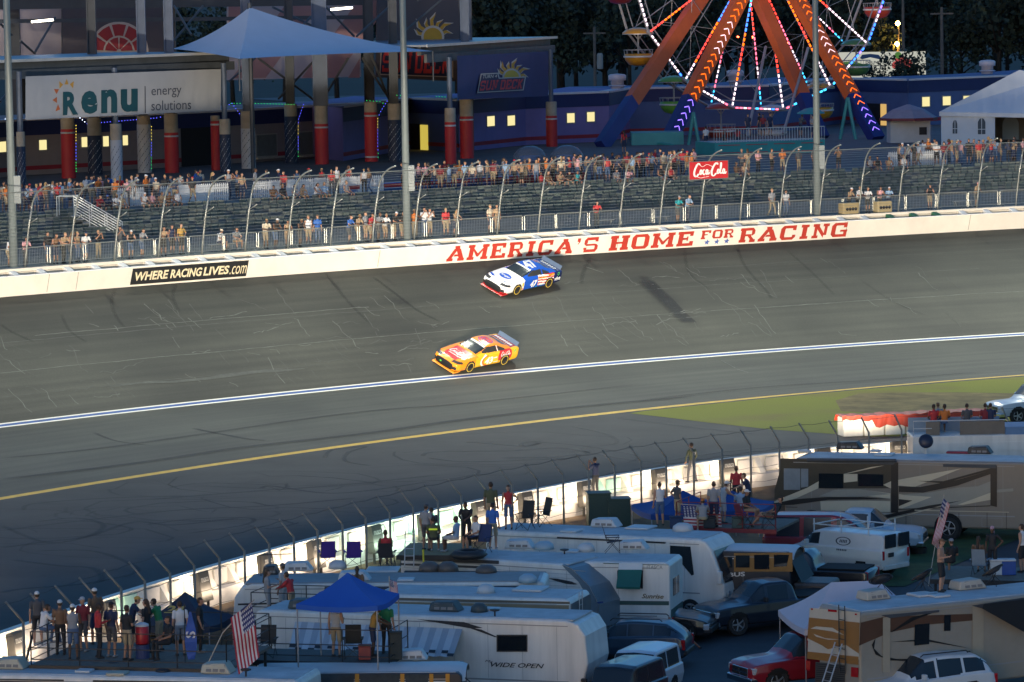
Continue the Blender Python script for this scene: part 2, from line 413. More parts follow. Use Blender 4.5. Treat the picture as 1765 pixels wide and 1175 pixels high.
BANK += [([(1112,483),(1130,500),(1150,518),(1172,540),(1192,557)], 1.6, .95), ([(1106,474),(1125,494),(1150,520)], .9, .5)]
for q, w, o in BANK: mark([on_track(x, y) for x, y in spline(q, 6)], w, o, UPB)
for q, w, o in (([(0,790),(150,775),(300,755),(600,712),(800,695),(1100,662)], .8, .5), ([(0,826),(200,802),(300,788),(420,770),(640,745),(800,722),(1000,700),(1200,682)], 1.0, .85), ([(330,738),(380,748),(430,757),(460,759)], .4, .9),
                ([(160,745),(200,760),(260,768)], .3, .6), ([(1100,690),(1300,668),(1500,655),(1700,640)], .8, .5)):
    mark([on_track(x, y) for x, y in spline(q, 6)], w, o)
o_ = m.build('tyre_mark', rub, fix=False); tag(o_, kind='structure')
a_ = o_.data.attributes.new('opacity', 'FLOAT', 'POINT'); a_.data.foreach_set('value', op)
# ---------------------------------------------------------------- infield grass (right), dirt strip, parking grass
def ground_patch(name, pxs, z, material, kind='structure'):
    me = bpy.data.meshes.new(name); me.from_pydata([tuple(at(x, y, z)) for x, y in pxs], [], [tuple(range(len(pxs)))]); me.materials.append(material)
    o = bpy.data.objects.new(name, me); COL.objects.link(o); o['kind'] = kind; return o
def grass_mat(name, g, d):
    m = bpy.data.materials.new(name); m.use_nodes = True; n = m.node_tree.nodes; l = m.node_tree.links; b = n['Principled BSDF']; b.inputs['Roughness'].default_value = .95
    tc = n.new('ShaderNodeTexCoord'); a = n.new('ShaderNodeTexNoise'); a.inputs['Scale'].default_value = .16; a.inputs['Detail'].default_value = 6
    c = n.new('ShaderNodeTexNoise'); c.inputs['Scale'].default_value = 14; c.inputs['Detail'].default_value = 8
    l.new(tc.outputs['Object'], a.inputs['Vector']); l.new(tc.outputs['Object'], c.inputs['Vector'])
    r = n.new('ShaderNodeValToRGB'); r.color_ramp.elements[0].position = .52; r.color_ramp.elements[1].position = .72
    r.color_ramp.elements[0].color = (*g, 1); r.color_ramp.elements[1].color = (*d, 1); l.new(a.outputs[0], r.inputs[0])
    h = n.new('ShaderNodeHueSaturation'); l.new(r.outputs[0], h.inputs['Color'])
    k = n.new('ShaderNodeMapRange'); k.inputs[1].default_value = .3; k.inputs[2].default_value = .7; k.inputs[3].default_value = .82; k.inputs[4].default_value = 1.18
    l.new(c.outputs[0], k.inputs[0]); l.new(k.outputs[0], h.inputs['Value']); l.new(h.outputs[0], b.inputs['Base Color']); return m
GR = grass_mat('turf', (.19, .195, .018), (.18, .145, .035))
edge = [(x, yel(x)+2.2) for x in range(1110, 2340, 60)]
edge2 = [(2340, 742), (1900, 748), (1765, 752), (1600, 752), (1500, 752), (1400, 745), (1330, 740), (1220, 728), (1140, 718), (1085, 712)]
ground_patch('infield_turf', edge+edge2, .006, GR)
ground_patch('worn_turf', [(1440,690),(1480,678),(1560,676),(1660,676),(1765,678),(1900,680),(1900,706),(1765,700),(1680,704),(1600,708),(1520,712),(1450,708)], .011, mat('worn_soil', (.17, .125, .045), .95, 0, .5, .6, detail=9))
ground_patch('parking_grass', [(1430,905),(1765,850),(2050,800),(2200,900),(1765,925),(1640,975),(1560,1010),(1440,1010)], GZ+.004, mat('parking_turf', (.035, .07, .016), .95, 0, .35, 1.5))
# ---------------------------------------------------------------- terrace behind the wall
conc = mat('walkway_concrete', (.17, .18, .155), .85, 0, .2, .8)
def offset_strip(name, offs, material, kind='structure', t0=None, t1=None, n=120):
    """offs = [(offset, z), ...] from the wall outwards"""
    rows = [[PW.pos(PW.L*j/n, o, z) for j in range(n+1)] for o, z in offs]
    return sheet(name, rows, material, kind=kind)[0]
offset_strip('walkway', [(.62, 7.72), (4, 7.95), (9, 8.35)], conc)
st = [(9, 8.35)]
for k in range(8): st += [(9.05+k*.75, 8.35+.185*(k+1)), (9.75+k*.75, 8.35+.185*(k+1))]
st.append((15.1, 9.83)); st.append((17, 9.83))
offset_strip('terrace', st, mat('terrace_concrete', (.14, .15, .14), .85, 0, .3, 1.2))
ZC = 9.82
offset_strip('concourse', [(17, ZC+.01), (30, ZC), (60, ZC), (110, ZC), (160, ZC)], mat('concourse_paving', (.09, .092, .1), .85, 0, .25, .3))
_a = PW.pos(PW.L-1, 17, 9.8); _t = PW.tan(PW.L-1); _n = PW.nrm(PW.L-1)
m = MB().add([_a, _a+_t*160, _a+_t*160+_n*220, _a+_n*220], [(0, 1, 2, 3)]); tag(m.build('fairground', MATS['concourse_paving'], fix=False), kind='structure')
m = MB()
m.add([(-700, 380, 9.7), (700, 380, 9.7), (900, 520, 9.75), (-900, 520, 9.75), (-1500, 900, 14), (1500, 900, 14), (2500, 3000, 40), (-2500, 3000, 40)], [(0, 1, 2, 3), (3, 2, 5, 4), (4, 5, 6, 7)])
tag(m.build('hillside', mat('hill_soil', (.01, .016, .014), .95, 0, .3, .05), fix=False), kind='structure')
# ================================================================ outer wall
wallw = mat('barrier_white', (.74, .68, .58), .55, 0, .07, .7)
wallc = mat('barrier_concrete', (.72, .66, .56), .7, 0, .1, .8)
wallg = mat('barrier_gap', (.2, .21, .22), .8, 0, .1, 1)
def wall_strip(path, prof, mats, mis, name, parent, n=150, t0=0, t1=None):
    """closed profile [(offset, z)...] swept along a path"""
    t1 = t1 or path.L; mb = MB(); k = len(prof)
    for j in range(n+1):
        t = t0+(t1-t0)*j/n
        for o, z in prof: mb.v.append(tuple(path.pos(t, o, z)))
    for j in range(n):
        for i in range(k):
            i2 = (i+1) % k; mb.f.append([j*k+i, j*k+i2, (j+1)*k+i2, (j+1)*k+i]); mb.m.append(mis[i] if isinstance(mis, (list, tuple)) else mis)
    mb.f.append(list(range(k))); mb.m.append(0); mb.f.append([n*k+i for i in range(k)][::-1]); mb.m.append(0)
    return mb.build(name, mats, parent)
ow = thing('racetrack_wall', 'long cream outer wall with padded steel face curving round the banked track', 'wall', (0, 0, 0))
wall_strip(PW, [(0, ZB-.3), (0, ZB+.08), (-.02, ZB+1.05), (.2, ZB+1.05), (.2, ZB-.3)], [wallw], 0, 'barrier_face', ow)
wall_strip(PW, [(-.03, ZB+1.052), (-.03, ZB+1.09), (.22, ZB+1.09), (.22, ZB+1.052)], [mat('barrier_cap', (.85, .85, .83), .5, 0, .05, 1)], 0, 'barrier_cap', ow)
wall_strip(PW, [(.22, ZB+.3), (.22, ZB+.72), (.75, ZB+.72), (.75, ZB+.3)], [wallg], 0, 'gap_floor', ow)
wall_strip(PW, [(.75, ZB-.3), (.75, ZB+1.4), (1.0, ZB+1.4), (1.0, ZB-.3)], [wallc], 0, 'concrete_wall', ow)
# foam blocks in the gap
blk = MB().add([(-.28,.22,.75),(.28,.22,.75),(.28,.75,.75),(-.28,.75,.75),(-.22,.24,1.1),(.22,.24,1.1),(.2,.74,1.32),(-.2,.74,1.32)],
    [(0,3,2,1),(4,5,6,7),(0,1,5,4),(1,2,6,5),(2,3,7,6),(3,0,4,7)])
b0 = None; bw = mat('foam_block', (.66, .67, .66), .6, 0, .1, 2)
t = PW.atpx(-60, 0, ZB); tend = PW.atpx(1830, 0, ZB); greens = [PW.atpx(x, 0, ZB) for x in (1554, 1596, 1640)]
while t < tend:
    p = PW.pos(t, 0, ZB); d = PW.tan(t); rz = math.atan2(d.y, d.x)
    if b0 is None: o = b0 = blk.build('foam_block', bw, ow, p, rz, bevel=.02)
    else: o = b0.copy(); COL.objects.link(o); o.location = p; o.rotation_euler = (0, 0, rz)
    if min(abs(t-g) for g in greens) < 1.0:
        o.data = o.data.copy(); o.data.materials[0] = mat('green_cover', (.02, .12, .06), .5, 0, .1, 2); o['label'] = 'foam block under a green cover'
    t += 1.86 + rnd.uniform(-.12, .25)*(1 if t > PW.L*.5 else .15)
# joints in the face
m = MB()
for x in (80, 130, 650, 1062, 1456, 1668):
    t = PW.atpx(x, 0, ZB); d = PW.tan(t); p = PW.pos(t, -.024, ZB+.08)
    m.add([p, p+d*.03, p+d*.25+V((0, 0, .96)), p+d*.22+V((0, 0, .96))], [(0, 1, 2, 3)])
m.build('joint', mat('joint_dark', (.18, .15, .12), .8, 0, 0), ow)
# ---- lettering on the wall
def on_wall(mb, vs, fs, t0, t1, z0, z1, lift, mi=0, lean=0):
    """map x 0..1, y 0..1 shapes onto the wall face between arc lengths t0..t1"""
    out = []
    for x, y, *_ in vs:
        z = z0 + (z1-z0)*y; t = t0+(t1-t0)*x + lean*(y-.5); out.append(PW.pos(t, -.02-lift-.0*(1-y), z))
    mb.add(out, fs, mi)
SW = .2
def slab(ch):
    """slab letters as overlapping-free quads on a 1 x 1 box: list of polygons"""
    q = []; r = lambda x0, y0, x1, y1: q.append([(x0, y0), (x1, y0), (x1, y1), (x0, y1)])
    s = .15
    def foot(x0, x1, top=False):
        r(x0, .81, x1, 1) if top else r(x0, 0, x1, .19)
    if ch in 'AM': pass
    if ch == 'A':
        q.append([(.05,.19),(.28,.19),(.58,.81),(.36,.81)]); q.append([(.68,.19),(.95,.19),(.72,.81),(.581,.81),(.5,.68)])
        q.append([(.40,.81),(.66,.81),(.66,1),(.36,1)]); q.append([(.37,.30),(.69,.30),(.655,.44),(.42,.44)]); foot(0, .36); foot(.62, 1)
    elif ch == 'M':
        r(.07,.19,.28,.81); r(.72,.19,.93,.81); foot(0,.34); foot(.66,1); r(0,.81,.32,1); r(.68,.81,1,1)
        q.append([(.26,.81),(.26,.62),(.46,.2),(.5,.2),(.5,.42)]); q.append([(.74,.81),(.5,.42),(.5,.2),(.54,.2),(.74,.62)])
    elif ch == 'E':
        r(.06,.19,.35,.81); r(0,.81,.95,1); r(0,0,1,.19); r(.32,.43,.66,.57); r(.78,.19,1,.32); r(.74,.68,.95,.81); r(.58,.35,.66,.43); r(.58,.57,.66,.65)
    elif ch == 'R':
        r(.06,.19,.35,.81); r(0,.81,.75,1); foot(0,.42); r(.32,.42,.72,.56); q.append([(.75,1),(.75,.81),(.72,.82),(.72,.56),(.75,.42),(.81,.48),(.92,.58),(.92,.81),(.81,.96)])
        q.append([(.5,.42),(.72,.42),(.9,.19),(.68,.19)]); r(.64,0,1,.19)
    elif ch == 'I': r(.28,.19,.72,.81); foot(.12,.88); foot(.12,.88,True)
    elif ch in 'CG':
        q.append([(.0,.2),(.16,.0),(.3,.19),(.27,.25),(.27,.75),(.3,.81),(.16,1),(0,.8)]); r(.3,.81,.95,1); q.append([(.16,1),(.3,.81),(.3,1)]); q.append([(.16,0),(.3,0),(.3,.19)])
        r(.74,.66,.95,.81); r(.3,0,.78,.19)
        if ch == 'C': q.append([(.78,0),(.81,.0),(.96,.19),(.96,.34),(.76,.34),(.76,.19),(.78,.19)])
        else: r(.78,0,.98,.36); r(.56,.36,1,.5)
    elif ch == 'S':
        r(.18,.81,.95,1); q.append([(.18,1),(.18,.81),(.24,.8),(.24,.62),(.18,.56),(.18,.43),(.04,.54),(.02,.6),(.02,.81)]); r(.18,.43,.74,.56); r(.74,.7,.95,.81)
        q.append([(.74,.56),(.88,.52),(.98,.42),(.98,.19),(.84,0),(.74,0),(.74,.19),(.76,.18),(.76,.4),(.74,.43)]); r(.06,0,.74,.19); r(.02,.19,.22,.32)
    elif ch == 'H':
        r(.06,.19,.35,.81); r(.65,.19,.94,.81); foot(0,.42); foot(.58,1); foot(0,.42,True); foot(.58,1,True); r(.32,.43,.68,.57)
    elif ch == 'O':
        q.append([(0,.2),(.16,0),(.3,.19),(.27,.25),(.27,.75),(.3,.81),(.16,1),(0,.8)]); q.append([(1,.2),(1,.8),(.84,1),(.7,.81),(.73,.75),(.73,.25),(.7,.19),(.84,0)])
        q.append([(.16,1),(.3,.81),(.7,.81),(.84,1)]); q.append([(.16,0),(.84,0),(.7,.19),(.3,.19)])
    elif ch == 'N':
        r(.1,.19,.28,.81); r(.72,.19,.9,.81); foot(0,.38); foot(.62,1,True); r(0,.81,.28,1); q.append([(.28,1),(.28,.62),(.72,.0),(.9,0),(.9,.19),(.72,.19),(.72,.34),(.4,1)][:3]+[(.72,.34),(.4,.81),(.4,1)])
    elif ch == 'F':
        r(.06,.19,.35,.81); r(0,.81,.98,1); foot(0,.46); r(.32,.43,.66,.57); r(.76,.66,.98,.81)
    elif ch == "'": q.append([(.2,.98),(.75,.98),(.75,.74),(.45,.56),(.3,.56),(.5,.74),(.2,.74)])
    elif ch == 'U': r(.06,.25,.3,1); r(.7,.25,.94,1); q.append([(.06,.25),(.06,.19),(.2,0),(.8,0),(.94,.19),(.94,.25),(.7,.25),(.7,.2),(.3,.2),(.3,.25)])
    elif ch == 'D': r(.05,0,.3,1); q.append([(.3,1),(.3,.8),(.68,.8),(.72,.74),(.72,.26),(.68,.2),(.3,.2),(.3,0),(.8,0),(.97,.16),(.97,.84),(.8,1)])
    elif ch == 'K': r(.05,0,.3,1); q.append([(.3,.62),(.3,.4),(.66,0),(.97,0),(.56,.5),(.95,1),(.66,1)])
    return q
def word_polys(word, widths=None, gap=.16):
    """polygons of a word, x in letter-heights units scaled to 0..1"""
    wd = {'M': 1.25, 'I': .58, "'": .34, 'A': 1.05, 'H': 1.05, 'O': .95}; x = 0; out = []
    for ch in word:
        w = wd.get(ch, .9)
        for p in slab(ch): out.append([(x+a*w, b) for a, b in p])
        x += w+gap
    L = x-gap; return [[(a/L, b) for a, b in p] for p in out]
redl = mat('wall_lettering_red', (.43, .035, .018), .6, 0, .15, 1.5)
sign = thing('wall_lettering', 'slanted red slab lettering painted along the outer wall with three blue stars', 'lettering')
def px_wall(px, py):
    """arc length and height of a pixel on the wall face"""
    t = PW.atpx(px, 0, ZB+.5)
    for _ in range(4):
        zz = ZB+.5
        lo, hi = ZB, ZB+1.2
        for _ in range(25):
            zz = (lo+hi)/2
            if pix(PW.pos(t, 0, zz))[1] > py: lo = zz
            else: hi = zz
        t = PW.atpx(px, 0, zz)
    return t, zz
def wall_word(word, xa, xb, z0=.1, z1=.98, lean=.25, name='word'):
    mb = MB(); ta, tb = PW.atpx(xa, 0, ZB+.5)+lean*.5, PW.atpx(xb, 0, ZB+.5)-lean*.5; k = 0
    for p in word_polys(word):
        on_wall(mb, p, [tuple(range(len(p)))], ta, tb, ZB+z0, ZB+z1, .006+.0004*(k % 5), 0, lean); k += 1
    return mb.build(name, redl, sign)
wall_word("AMERICA'S", 768, 1034); wall_word('HOME', 1048, 1198); wall_word('FOR', 1207, 1266, .45, .98, .14); wall_word('RACING', 1272, 1463)
sb = mat('star_blue', (.06, .12, .36), .6, 0, .1, 2)
for x in (1217, 1234, 1251):
    mb = MB(); tc_ = PW.atpx(x+1, 0, ZB+.3); vs = []
    for k in range(10):
        a = PI/2+k*PI/5; rr = .17 if k % 2 == 0 else .075; vs.append(PW.pos(tc_+rr*math.cos(a)*1.35+.05*math.sin(a), -.03, ZB+.25+rr*math.sin(a)*1.05))
    vs.append(PW.pos(tc_, -.03, ZB+.25)); mb.add(vs, [(k, (k+1) % 10, 10) for k in range(10)]).build('star', sb, sign)
# black banner
bn = thing('wall_banner', 'black slanted banner with a white web address on the outer wall', 'banner')
mb = MB(); ta, tb = PW.atpx(226, 0, ZB+.5), PW.atpx(426, 0, ZB+.5); n = 30
for j in range(n+1):
    for z, ln in ((.1, -.12), (.985, .12)): mb.v.append(tuple(PW.pos(ta+(tb-ta)*j/n+ln, -.03, ZB+z)))
for j in range(n): mb.f.append([2*j, 2*j+2, 2*j+3, 2*j+1]); mb.m.append(0)
mb.build('cloth', mat('banner_black', (.018, .018, .018), .5, 0, .2, 1), bn)
mb = MB()
for s_, xa, xb, za, zb, bo in (('WHERE', 231, 289, .3, .78, .03), ('RACING', 294, 347, .3, .78, .03), ('LIVES', 351, 394, .3, .78, .03), ('.com', 396, 424, .26, .72, .0)):
    a, fs = text_fit(s_, 1, 1, bold=bo, depth=0); a[:, 0] += .5; a[:, 1] += .5
    on_wall(mb, a, fs, PW.atpx(xa, 0, ZB+.5), PW.atpx(xb, 0, ZB+.5), ZB+za, ZB+zb, .02, 0, .15)
mb.build('lettering', mat('banner_letter', (.72, .62, .4), .5, 0, .25, 3), bn)
# ================================================================ catch fence on the wall
steel = mat('galvanised_post', (.27, .285, .27), .45, .6, .1, 2); cabm = mat('fence_cable', (.33, .34, .33), .45, .6, 0)
cf = thing('catch_fence', 'tall catch fence of curved steel posts and cables above the outer wall', 'fence')
prof = [(1.15, 7.7), (1.0, 8.6), (.72, 10.0), (.42, 11.0)]
for k in range(9):
    a = k/8*R(80); prof.append((.42-1.9*(1-math.cos(a))*.98-.02*k, 11.0+1.45*math.sin(a)))
fp = None; t = PW.atpx(-90, 0, ZB); tend = PW.atpx(1850, 0, ZB)
mb = MB().tube([(0, o, z) for o, z in prof], [.058]*4+[.048]*9, 6)
mb.tube([(0, .62, 10.3), (0, -.1, 10.62)], .035, 5)
ts_ = []
while t < tend:
    p = PW.pos(t, 0, 0); d = PW.tan(t); rz = math.atan2(d.y, d.x); ts_.append(t)
    if fp is None: fp = mb.build('post', steel, cf, p, rz, smooth=True); o = fp
    else: o = fp.copy(); COL.objects.link(o); o.location = p; o.rotation_euler = (0, 0, rz)
    t += 3.05
def prof_at(k):
    """point k (0..1) up the post profile"""
    L = [0]
    for a, b in zip(prof, prof[1:]): L.append(L[-1]+math.hypot(b[0]-a[0], b[1]-a[1]))
    x = k*L[-1]; return float(np.interp(x, L, [p[0] for p in prof])), float(np.interp(x, L, [p[1] for p in prof]))
for k in range(26):
    kk = .04+.78*k/25; o_, z_ = prof_at(kk); r_ = .04 if k == 25 else .008
    pts = [PW.pos(ts_[0]+(ts_[-1]-ts_[0])*j/120, o_-.09, z_) for j in range(121)]
    MB().tube(pts, r_, 4).build('top_rail' if k == 25 else 'cable', steel if k == 25 else cabm, cf)
# ================================================================ infield wall with slanted buttresses
iw = thing('infield_wall', 'white infield wall with slanted buttresses lit from the parking side', 'wall')
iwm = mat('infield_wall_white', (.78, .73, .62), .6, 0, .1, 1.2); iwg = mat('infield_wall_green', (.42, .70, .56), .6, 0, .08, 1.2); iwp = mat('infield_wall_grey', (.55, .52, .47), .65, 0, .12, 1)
wall_strip(PI_, [(-.0, -.1), (0, 1.3), (-.22, 1.3), (-.22, -.1)], [iwm], 0, 'upper_wall', iw, 120)
wall_strip(PI_, [(-.24, -.1), (-.24, .62), (-.7, .56), (-.74, -.1)], [iwp], 0, 'bench', iw, 120)
wall_strip(PI_, [(.02, 1.303), (.02, 1.36), (-.3, 1.36), (-.3, 1.303)], [iwm], 0, 'coping', iw, 120)
fin = MB().add([(-.16,-.235,1.29),(.16,-.235,1.29),(.26,-.6,.60),(-.06,-.6,.60),(-.16,-.235,.63),(.16,-.235,.63)], [(0,1,2,3),(0,3,4),(1,5,2),(4,3,2,5),(0,4,5,1)])
rec = MB().box((-.02, -.32, .66), (.98, -.235, 1.24))
f0 = r0 = None; t = 2.0
while t < PI_.L-1:
    p = PI_.pos(t, 0, 0); d = PI_.tan(t); rz = math.atan2(d.y, d.x)
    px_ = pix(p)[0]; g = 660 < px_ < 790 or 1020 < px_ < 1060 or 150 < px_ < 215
    if f0 is None: f0 = o = fin.build('buttress', iwm, iw, p, rz)
    else: o = f0.copy(); COL.objects.link(o); o.location = p; o.rotation_euler = (0, 0, rz)
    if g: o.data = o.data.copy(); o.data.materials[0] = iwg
    p2 = PI_.pos(t+.55, 0, 0)
    if r0 is None: r0 = o = rec.build('pad', iwp, iw, p2, rz, bevel=.03)
    else: o = r0.copy(); COL.objects.link(o); o.location = p2; o.rotation_euler = (0, 0, rz)
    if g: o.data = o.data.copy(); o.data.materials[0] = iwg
    t += 1.75
# fence of bent posts nearer to the camera
inf = thing('infield_fence', 'wire fence of posts bent towards the track behind the parked motorhomes', 'fence')
OFF = -2.1; pm_ = mat('fence_post_dark', (.24, .22, .18), .6, .3, .15, 3)
mb = MB().tube([(0, 0, -.6), (0, 0, 2.15)], .048, 6).tube([(0, 0, 2.13), (0, .62, 2.78)], .042, 6)
f0 = None; t = 1.0; tl = []
while t < PI_.L:
    p = PI_.pos(t, OFF, 0); d = PI_.tan(t); rz = math.atan2(d.y, d.x); tl.append(t)
    if f0 is None: f0 = mb.build('post', pm_, inf, p, rz, smooth=True)
    else:
        o = f0.copy(); COL.objects.link(o); o.location = p; o.rotation_euler = (0, 0, rz+rnd.uniform(-.08, .08))
    t += 1.92+rnd.uniform(-.1, .1)
for z_, o_ in ((.5, OFF), (1.15, OFF), (1.85, OFF), (2.72, OFF+.55)):
    pts = []
    for a, b in zip(tl, tl[1:]): pts += [PI_.pos(a, o_, z_), PI_.pos((a+b)/2, o_, z_-.05)]
    MB().tube(pts, .011, 4).build('cable', mat('wire_dark', (.05, .05, .05), .5, .5, 0), inf)
# ================================================================ track lamps behind the infield wall
boxm = mat('lamp_housing', (.085, .078, .066), .6, .2, .12, 3); lampw = glow('lamp_lens', (1, .86, .62), 14)
bx0 = None; lets = mat('lamp_letter', (.5, .48, .42), .6, 0, 0)
def lamp_box(px, dark=False):
    global bx0
    t = PI_.atpx(px, -1.0, 1.0); p = PI_.pos(t, -1.0, .0); d = PI_.tan(t); rz = math.atan2(d.y, d.x)
    if bx0 is None:
        o = bx0 = thing('track_lamp', '', 'lamp', p, rz, 'black track lamps along the infield wall')
        MB().add([(-.42,-.22,.4),(.42,-.22,.4),(.42,.14,.4),(-.42,.14,.4),(-.38,-.02,1.5),(.38,-.02,1.5),(.38,.24,1.44),(-.38,.24,1.44)],
            [(0,3,2,1),(4,5,6,7),(0,1,5,4),(1,2,6,5),(2,3,7,6),(3,0,4,7)]).build('housing', boxm, o, bevel=.02)
        MB().box((-.3, -.1, 0), (-.22, -.02, .42)).box((.22, -.1, 0), (.3, -.02, .42)).build('stand', boxm, o)
        MB().add([(-.3,.205,.9),(.3,.205,.9),(.3,.245,1.3),(-.3,.245,1.3)], [(0,1,2,3)]).build('lens', lampw, o)
        a, fs = text_fit('musco', .56, .17, bold=.02, depth=0)
        MB().add(a, fs, 0, frame3((-.0, -.085, 1.2), (1, 0, 0), (0, .175, 1))).build('lettering', lets, o)
    else: o = copy_tree(bx0, location=p, rotation_euler=(0, 0, rz))
    return o, p, rz
LAMPX = [-320, -200, -90, 30, 190, 350, 460, 545, 648, 735, 828, 908, 1010, 1138, 1255, 1420, 1550, 1680]
def lamp_light(name, p, q, en, size, blend, col, rad):
    ld = bpy.data.lights.new(name, 'SPOT'); ld.energy = en; ld.spot_size = size; ld.spot_blend = blend; ld.color = col; ld.shadow_soft_size = rad
    lo = bpy.data.objects.new(name, ld); COL.objects.link(lo); lo.location = p; lo.rotation_euler = (V(p)-V(q)).to_track_quat('Z', 'Y').to_euler(); return lo
LOC = ['fronting the left party deck', 'left of the white striped canopy corner', 'behind the navy canopy', 'above the trailer with rounded end', 'left of the purple chairs', 'between the two purple chairs', 'beside the man in red', 'beside the standing man in black', 'behind the man in olive', 'beside the woman in the red top', 'behind the green cabinets', 'behind the man in the white vest', 'right of the photographer in green', 'behind the brown motorhome', 'behind its roof', 'near the white viewing trailer', '', '']
li_ = 0
for x in LAMPX:
    seen = -30 < x < 1340
    lb, p, rz = lamp_box(x); lb['label'] = 'black angled track lamp at the infield wall, ' + (LOC[LAMPX.index(x)] or 'towards the right end') if seen else 'black angled track lamp at the unseen end of the infield wall'
    d = V((math.cos(rz), math.sin(rz), 0)); n = V((-d.y, d.x, 0))
    # throws over the wall to the banking and outer wall
    tw_px = -160+(x+90)*1.17; T = PW.pos(PW.atpx(max(-450, min(2150, tw_px)), 0, ZB), -1, ZB+.3); dist = (T-V(p)).length
    for k in (-1.3, 1.3): lamp_light('track_lamp_beam', V(p)+V((0, 0, 1.6 if x < 1480 else 5.2))+n*.95+d*k, T+d*k, 7700*(dist/46)**2, R(21), 1.0, (1, .87, .69), .3)
    # spill on the back of the wall
    ld = bpy.data.lights.new('track_lamp_spill', 'AREA'); ld.shape = 'RECTANGLE'; ld.size = 4.2; ld.size_y = .25; ld.energy = rnd.choice((28, 34, 40, 26)); ld.color = (1, .80, .60) if not 640 < x < 800 else (.7, 1, .8)
    lo = bpy.data.objects.new('track_lamp_spill', ld); COL.objects.link(lo); lo.location = V(p)+V((0, 0, .75))-n*.35; lo.rotation_euler = (-n-V((0, 0, .1))).to_track_quat('Z', 'Y').to_euler()
# ================================================================ helpers for pixel-measured planes
def bil(q, u, v):
    """q = TL, TR, BR, BL pixel corners; u right 0..1, v up 0..1"""
    t = [q[0][i]+(q[1][i]-q[0][i])*u for i in (0, 1)]; b = [q[3][i]+(q[2][i]-q[3][i])*u for i in (0, 1)]
    return (b[0]+(t[0]-b[0])*v, b[1]+(t[1]-b[1])*v)
class Plane3:
    def __init__(s, p0, ex): s.p = V(p0); e = V(ex); e.z = 0; s.e = e.normalized(); s.n = s.e.cross(V((0, 0, 1))).normalized(); s.n = -s.n if s.n.y > 0 else s.n
    def px(s, x, y, lift=0): return onplane(x, y, s.p + s.n*lift, s.n)
def p_poly(mb, pl, pts, lift, mi=0): mb.add([pl.px(x, y, lift) for x, y in pts], [tuple(range(len(pts)))], mi)
def p_text(mb, pl, s, q, lift, mi=0, bold=.02):
    a, fs = text_fit(s, 1, 1, bold=bold, depth=0); mb.add([pl.px(*bil(q, x+.5, y+.5), lift) for x, y, _ in a], fs, mi)
def p_word(mb, pl, s, q, lift, mi=0):
    for k, p in enumerate(word_polys(s, gap=.08)): mb.add([pl.px(*bil(q, x, y), lift+.0006*(k % 5)) for x, y in p], [tuple(range(len(p)))], mi)
def flames(c, r0, r1, a0, a1, n, ph=.25):
    out = []
    for k in range(n):
        t0 = a0+(a1-a0)*k/n; t1 = a0+(a1-a0)*(k+1)/n; tm = (t0*.35+t1*.65); rr = r1*(1 if k % 2 else .82)
        P = lambda a, r: (c[0]+r*math.cos(a), c[1]-r*math.sin(a))
        out.append([P(t0, r0), P(t1, r0), P(t1-.02, r0*1.12), P(tm+.18*(t1-t0), r0+(rr-r0)*.6), P(tm-.5*(t1-t0), rr), P(tm-.25*(t1-t0), r0+(rr-r0)*.5), P(t0+.02, r0*1.12)])
    return out
def disc(c, r, a0=0, a1=2*PI, n=20): return [(c[0]+r*math.cos(a0+(a1-a0)*k/n), c[1]-r*math.sin(a0+(a1-a0)*k/n)) for k in range(n+1)]
def ribbon2(pts, w):
    """a stroked line as polygons in the plane"""
    out = []; k = len(pts); L = []; Rr = []
    for i in range(k):
        a = pts[max(i-1, 0)]; b = pts[min(i+1, k-1)]; dx, dy = b[0]-a[0], b[1]-a[1]; d = math.hypot(dx, dy) or 1
        ww = (w[i] if isinstance(w, list) else w)/2; nx, ny = -dy/d*ww, dx/d*ww
        L.append((pts[i][0]+nx, pts[i][1]+ny)); Rr.append((pts[i][0]-nx, pts[i][1]-ny))
    for i in range(k-1): out.append([L[i], L[i+1], Rr[i+1], Rr[i]])
    return out
def cola():
    """looping script lettering in a 4 x 1 box"""
    P = [([(.95,.86),(.86,.95),(.7,.88),(.45,.6),(.32,.3),(.42,.1),(.62,.1),(.85,.26)], .13), ([(1.05,.5),(.98,.3),(1.06,.2),(1.18,.3),(1.18,.48),(1.08,.52),(1.02,.44)], .09),
         ([(1.52,.48),(1.42,.53),(1.33,.4),(1.34,.24),(1.46,.18),(1.58,.28)], .09), ([(1.86,.48),(1.76,.53),(1.67,.4),(1.68,.24),(1.76,.19),(1.84,.3),(1.88,.5),(1.86,.26),(1.96,.2),(2.05,.34)], .09),
         ([(2.06,.42),(2.2,.42)], .07), ([(3.0,.82),(2.9,.95),(2.72,.88),(2.45,.62),(2.3,.32),(2.4,.1),(2.6,.1),(2.82,.26)], .13), ([(3.02,.5),(2.95,.3),(3.03,.2),(3.15,.3),(3.15,.48),(3.05,.52),(2.99,.44)], .09),
         ([(3.25,.24),(3.42,.7),(3.44,.92),(3.36,.92),(3.3,.6),(3.28,.28),(3.38,.2),(3.46,.3)], .08), ([(3.76,.48),(3.66,.53),(3.57,.4),(3.58,.24),(3.66,.19),(3.74,.3),(3.78,.5),(3.76,.26),(3.86,.2),(3.96,.34)], .09),
         ([(.62,.1),(1.0,-.02),(1.5,.02),(2.0,.06)], .06), ([(.95,.86),(1.3,.72),(1.8,.86),(2.4,.7)], .05)]
    out = []
    for pts, w in P: out += ribbon2([(a/4, b) for a, b in spline(pts, 5)], w/2.4)
    return out
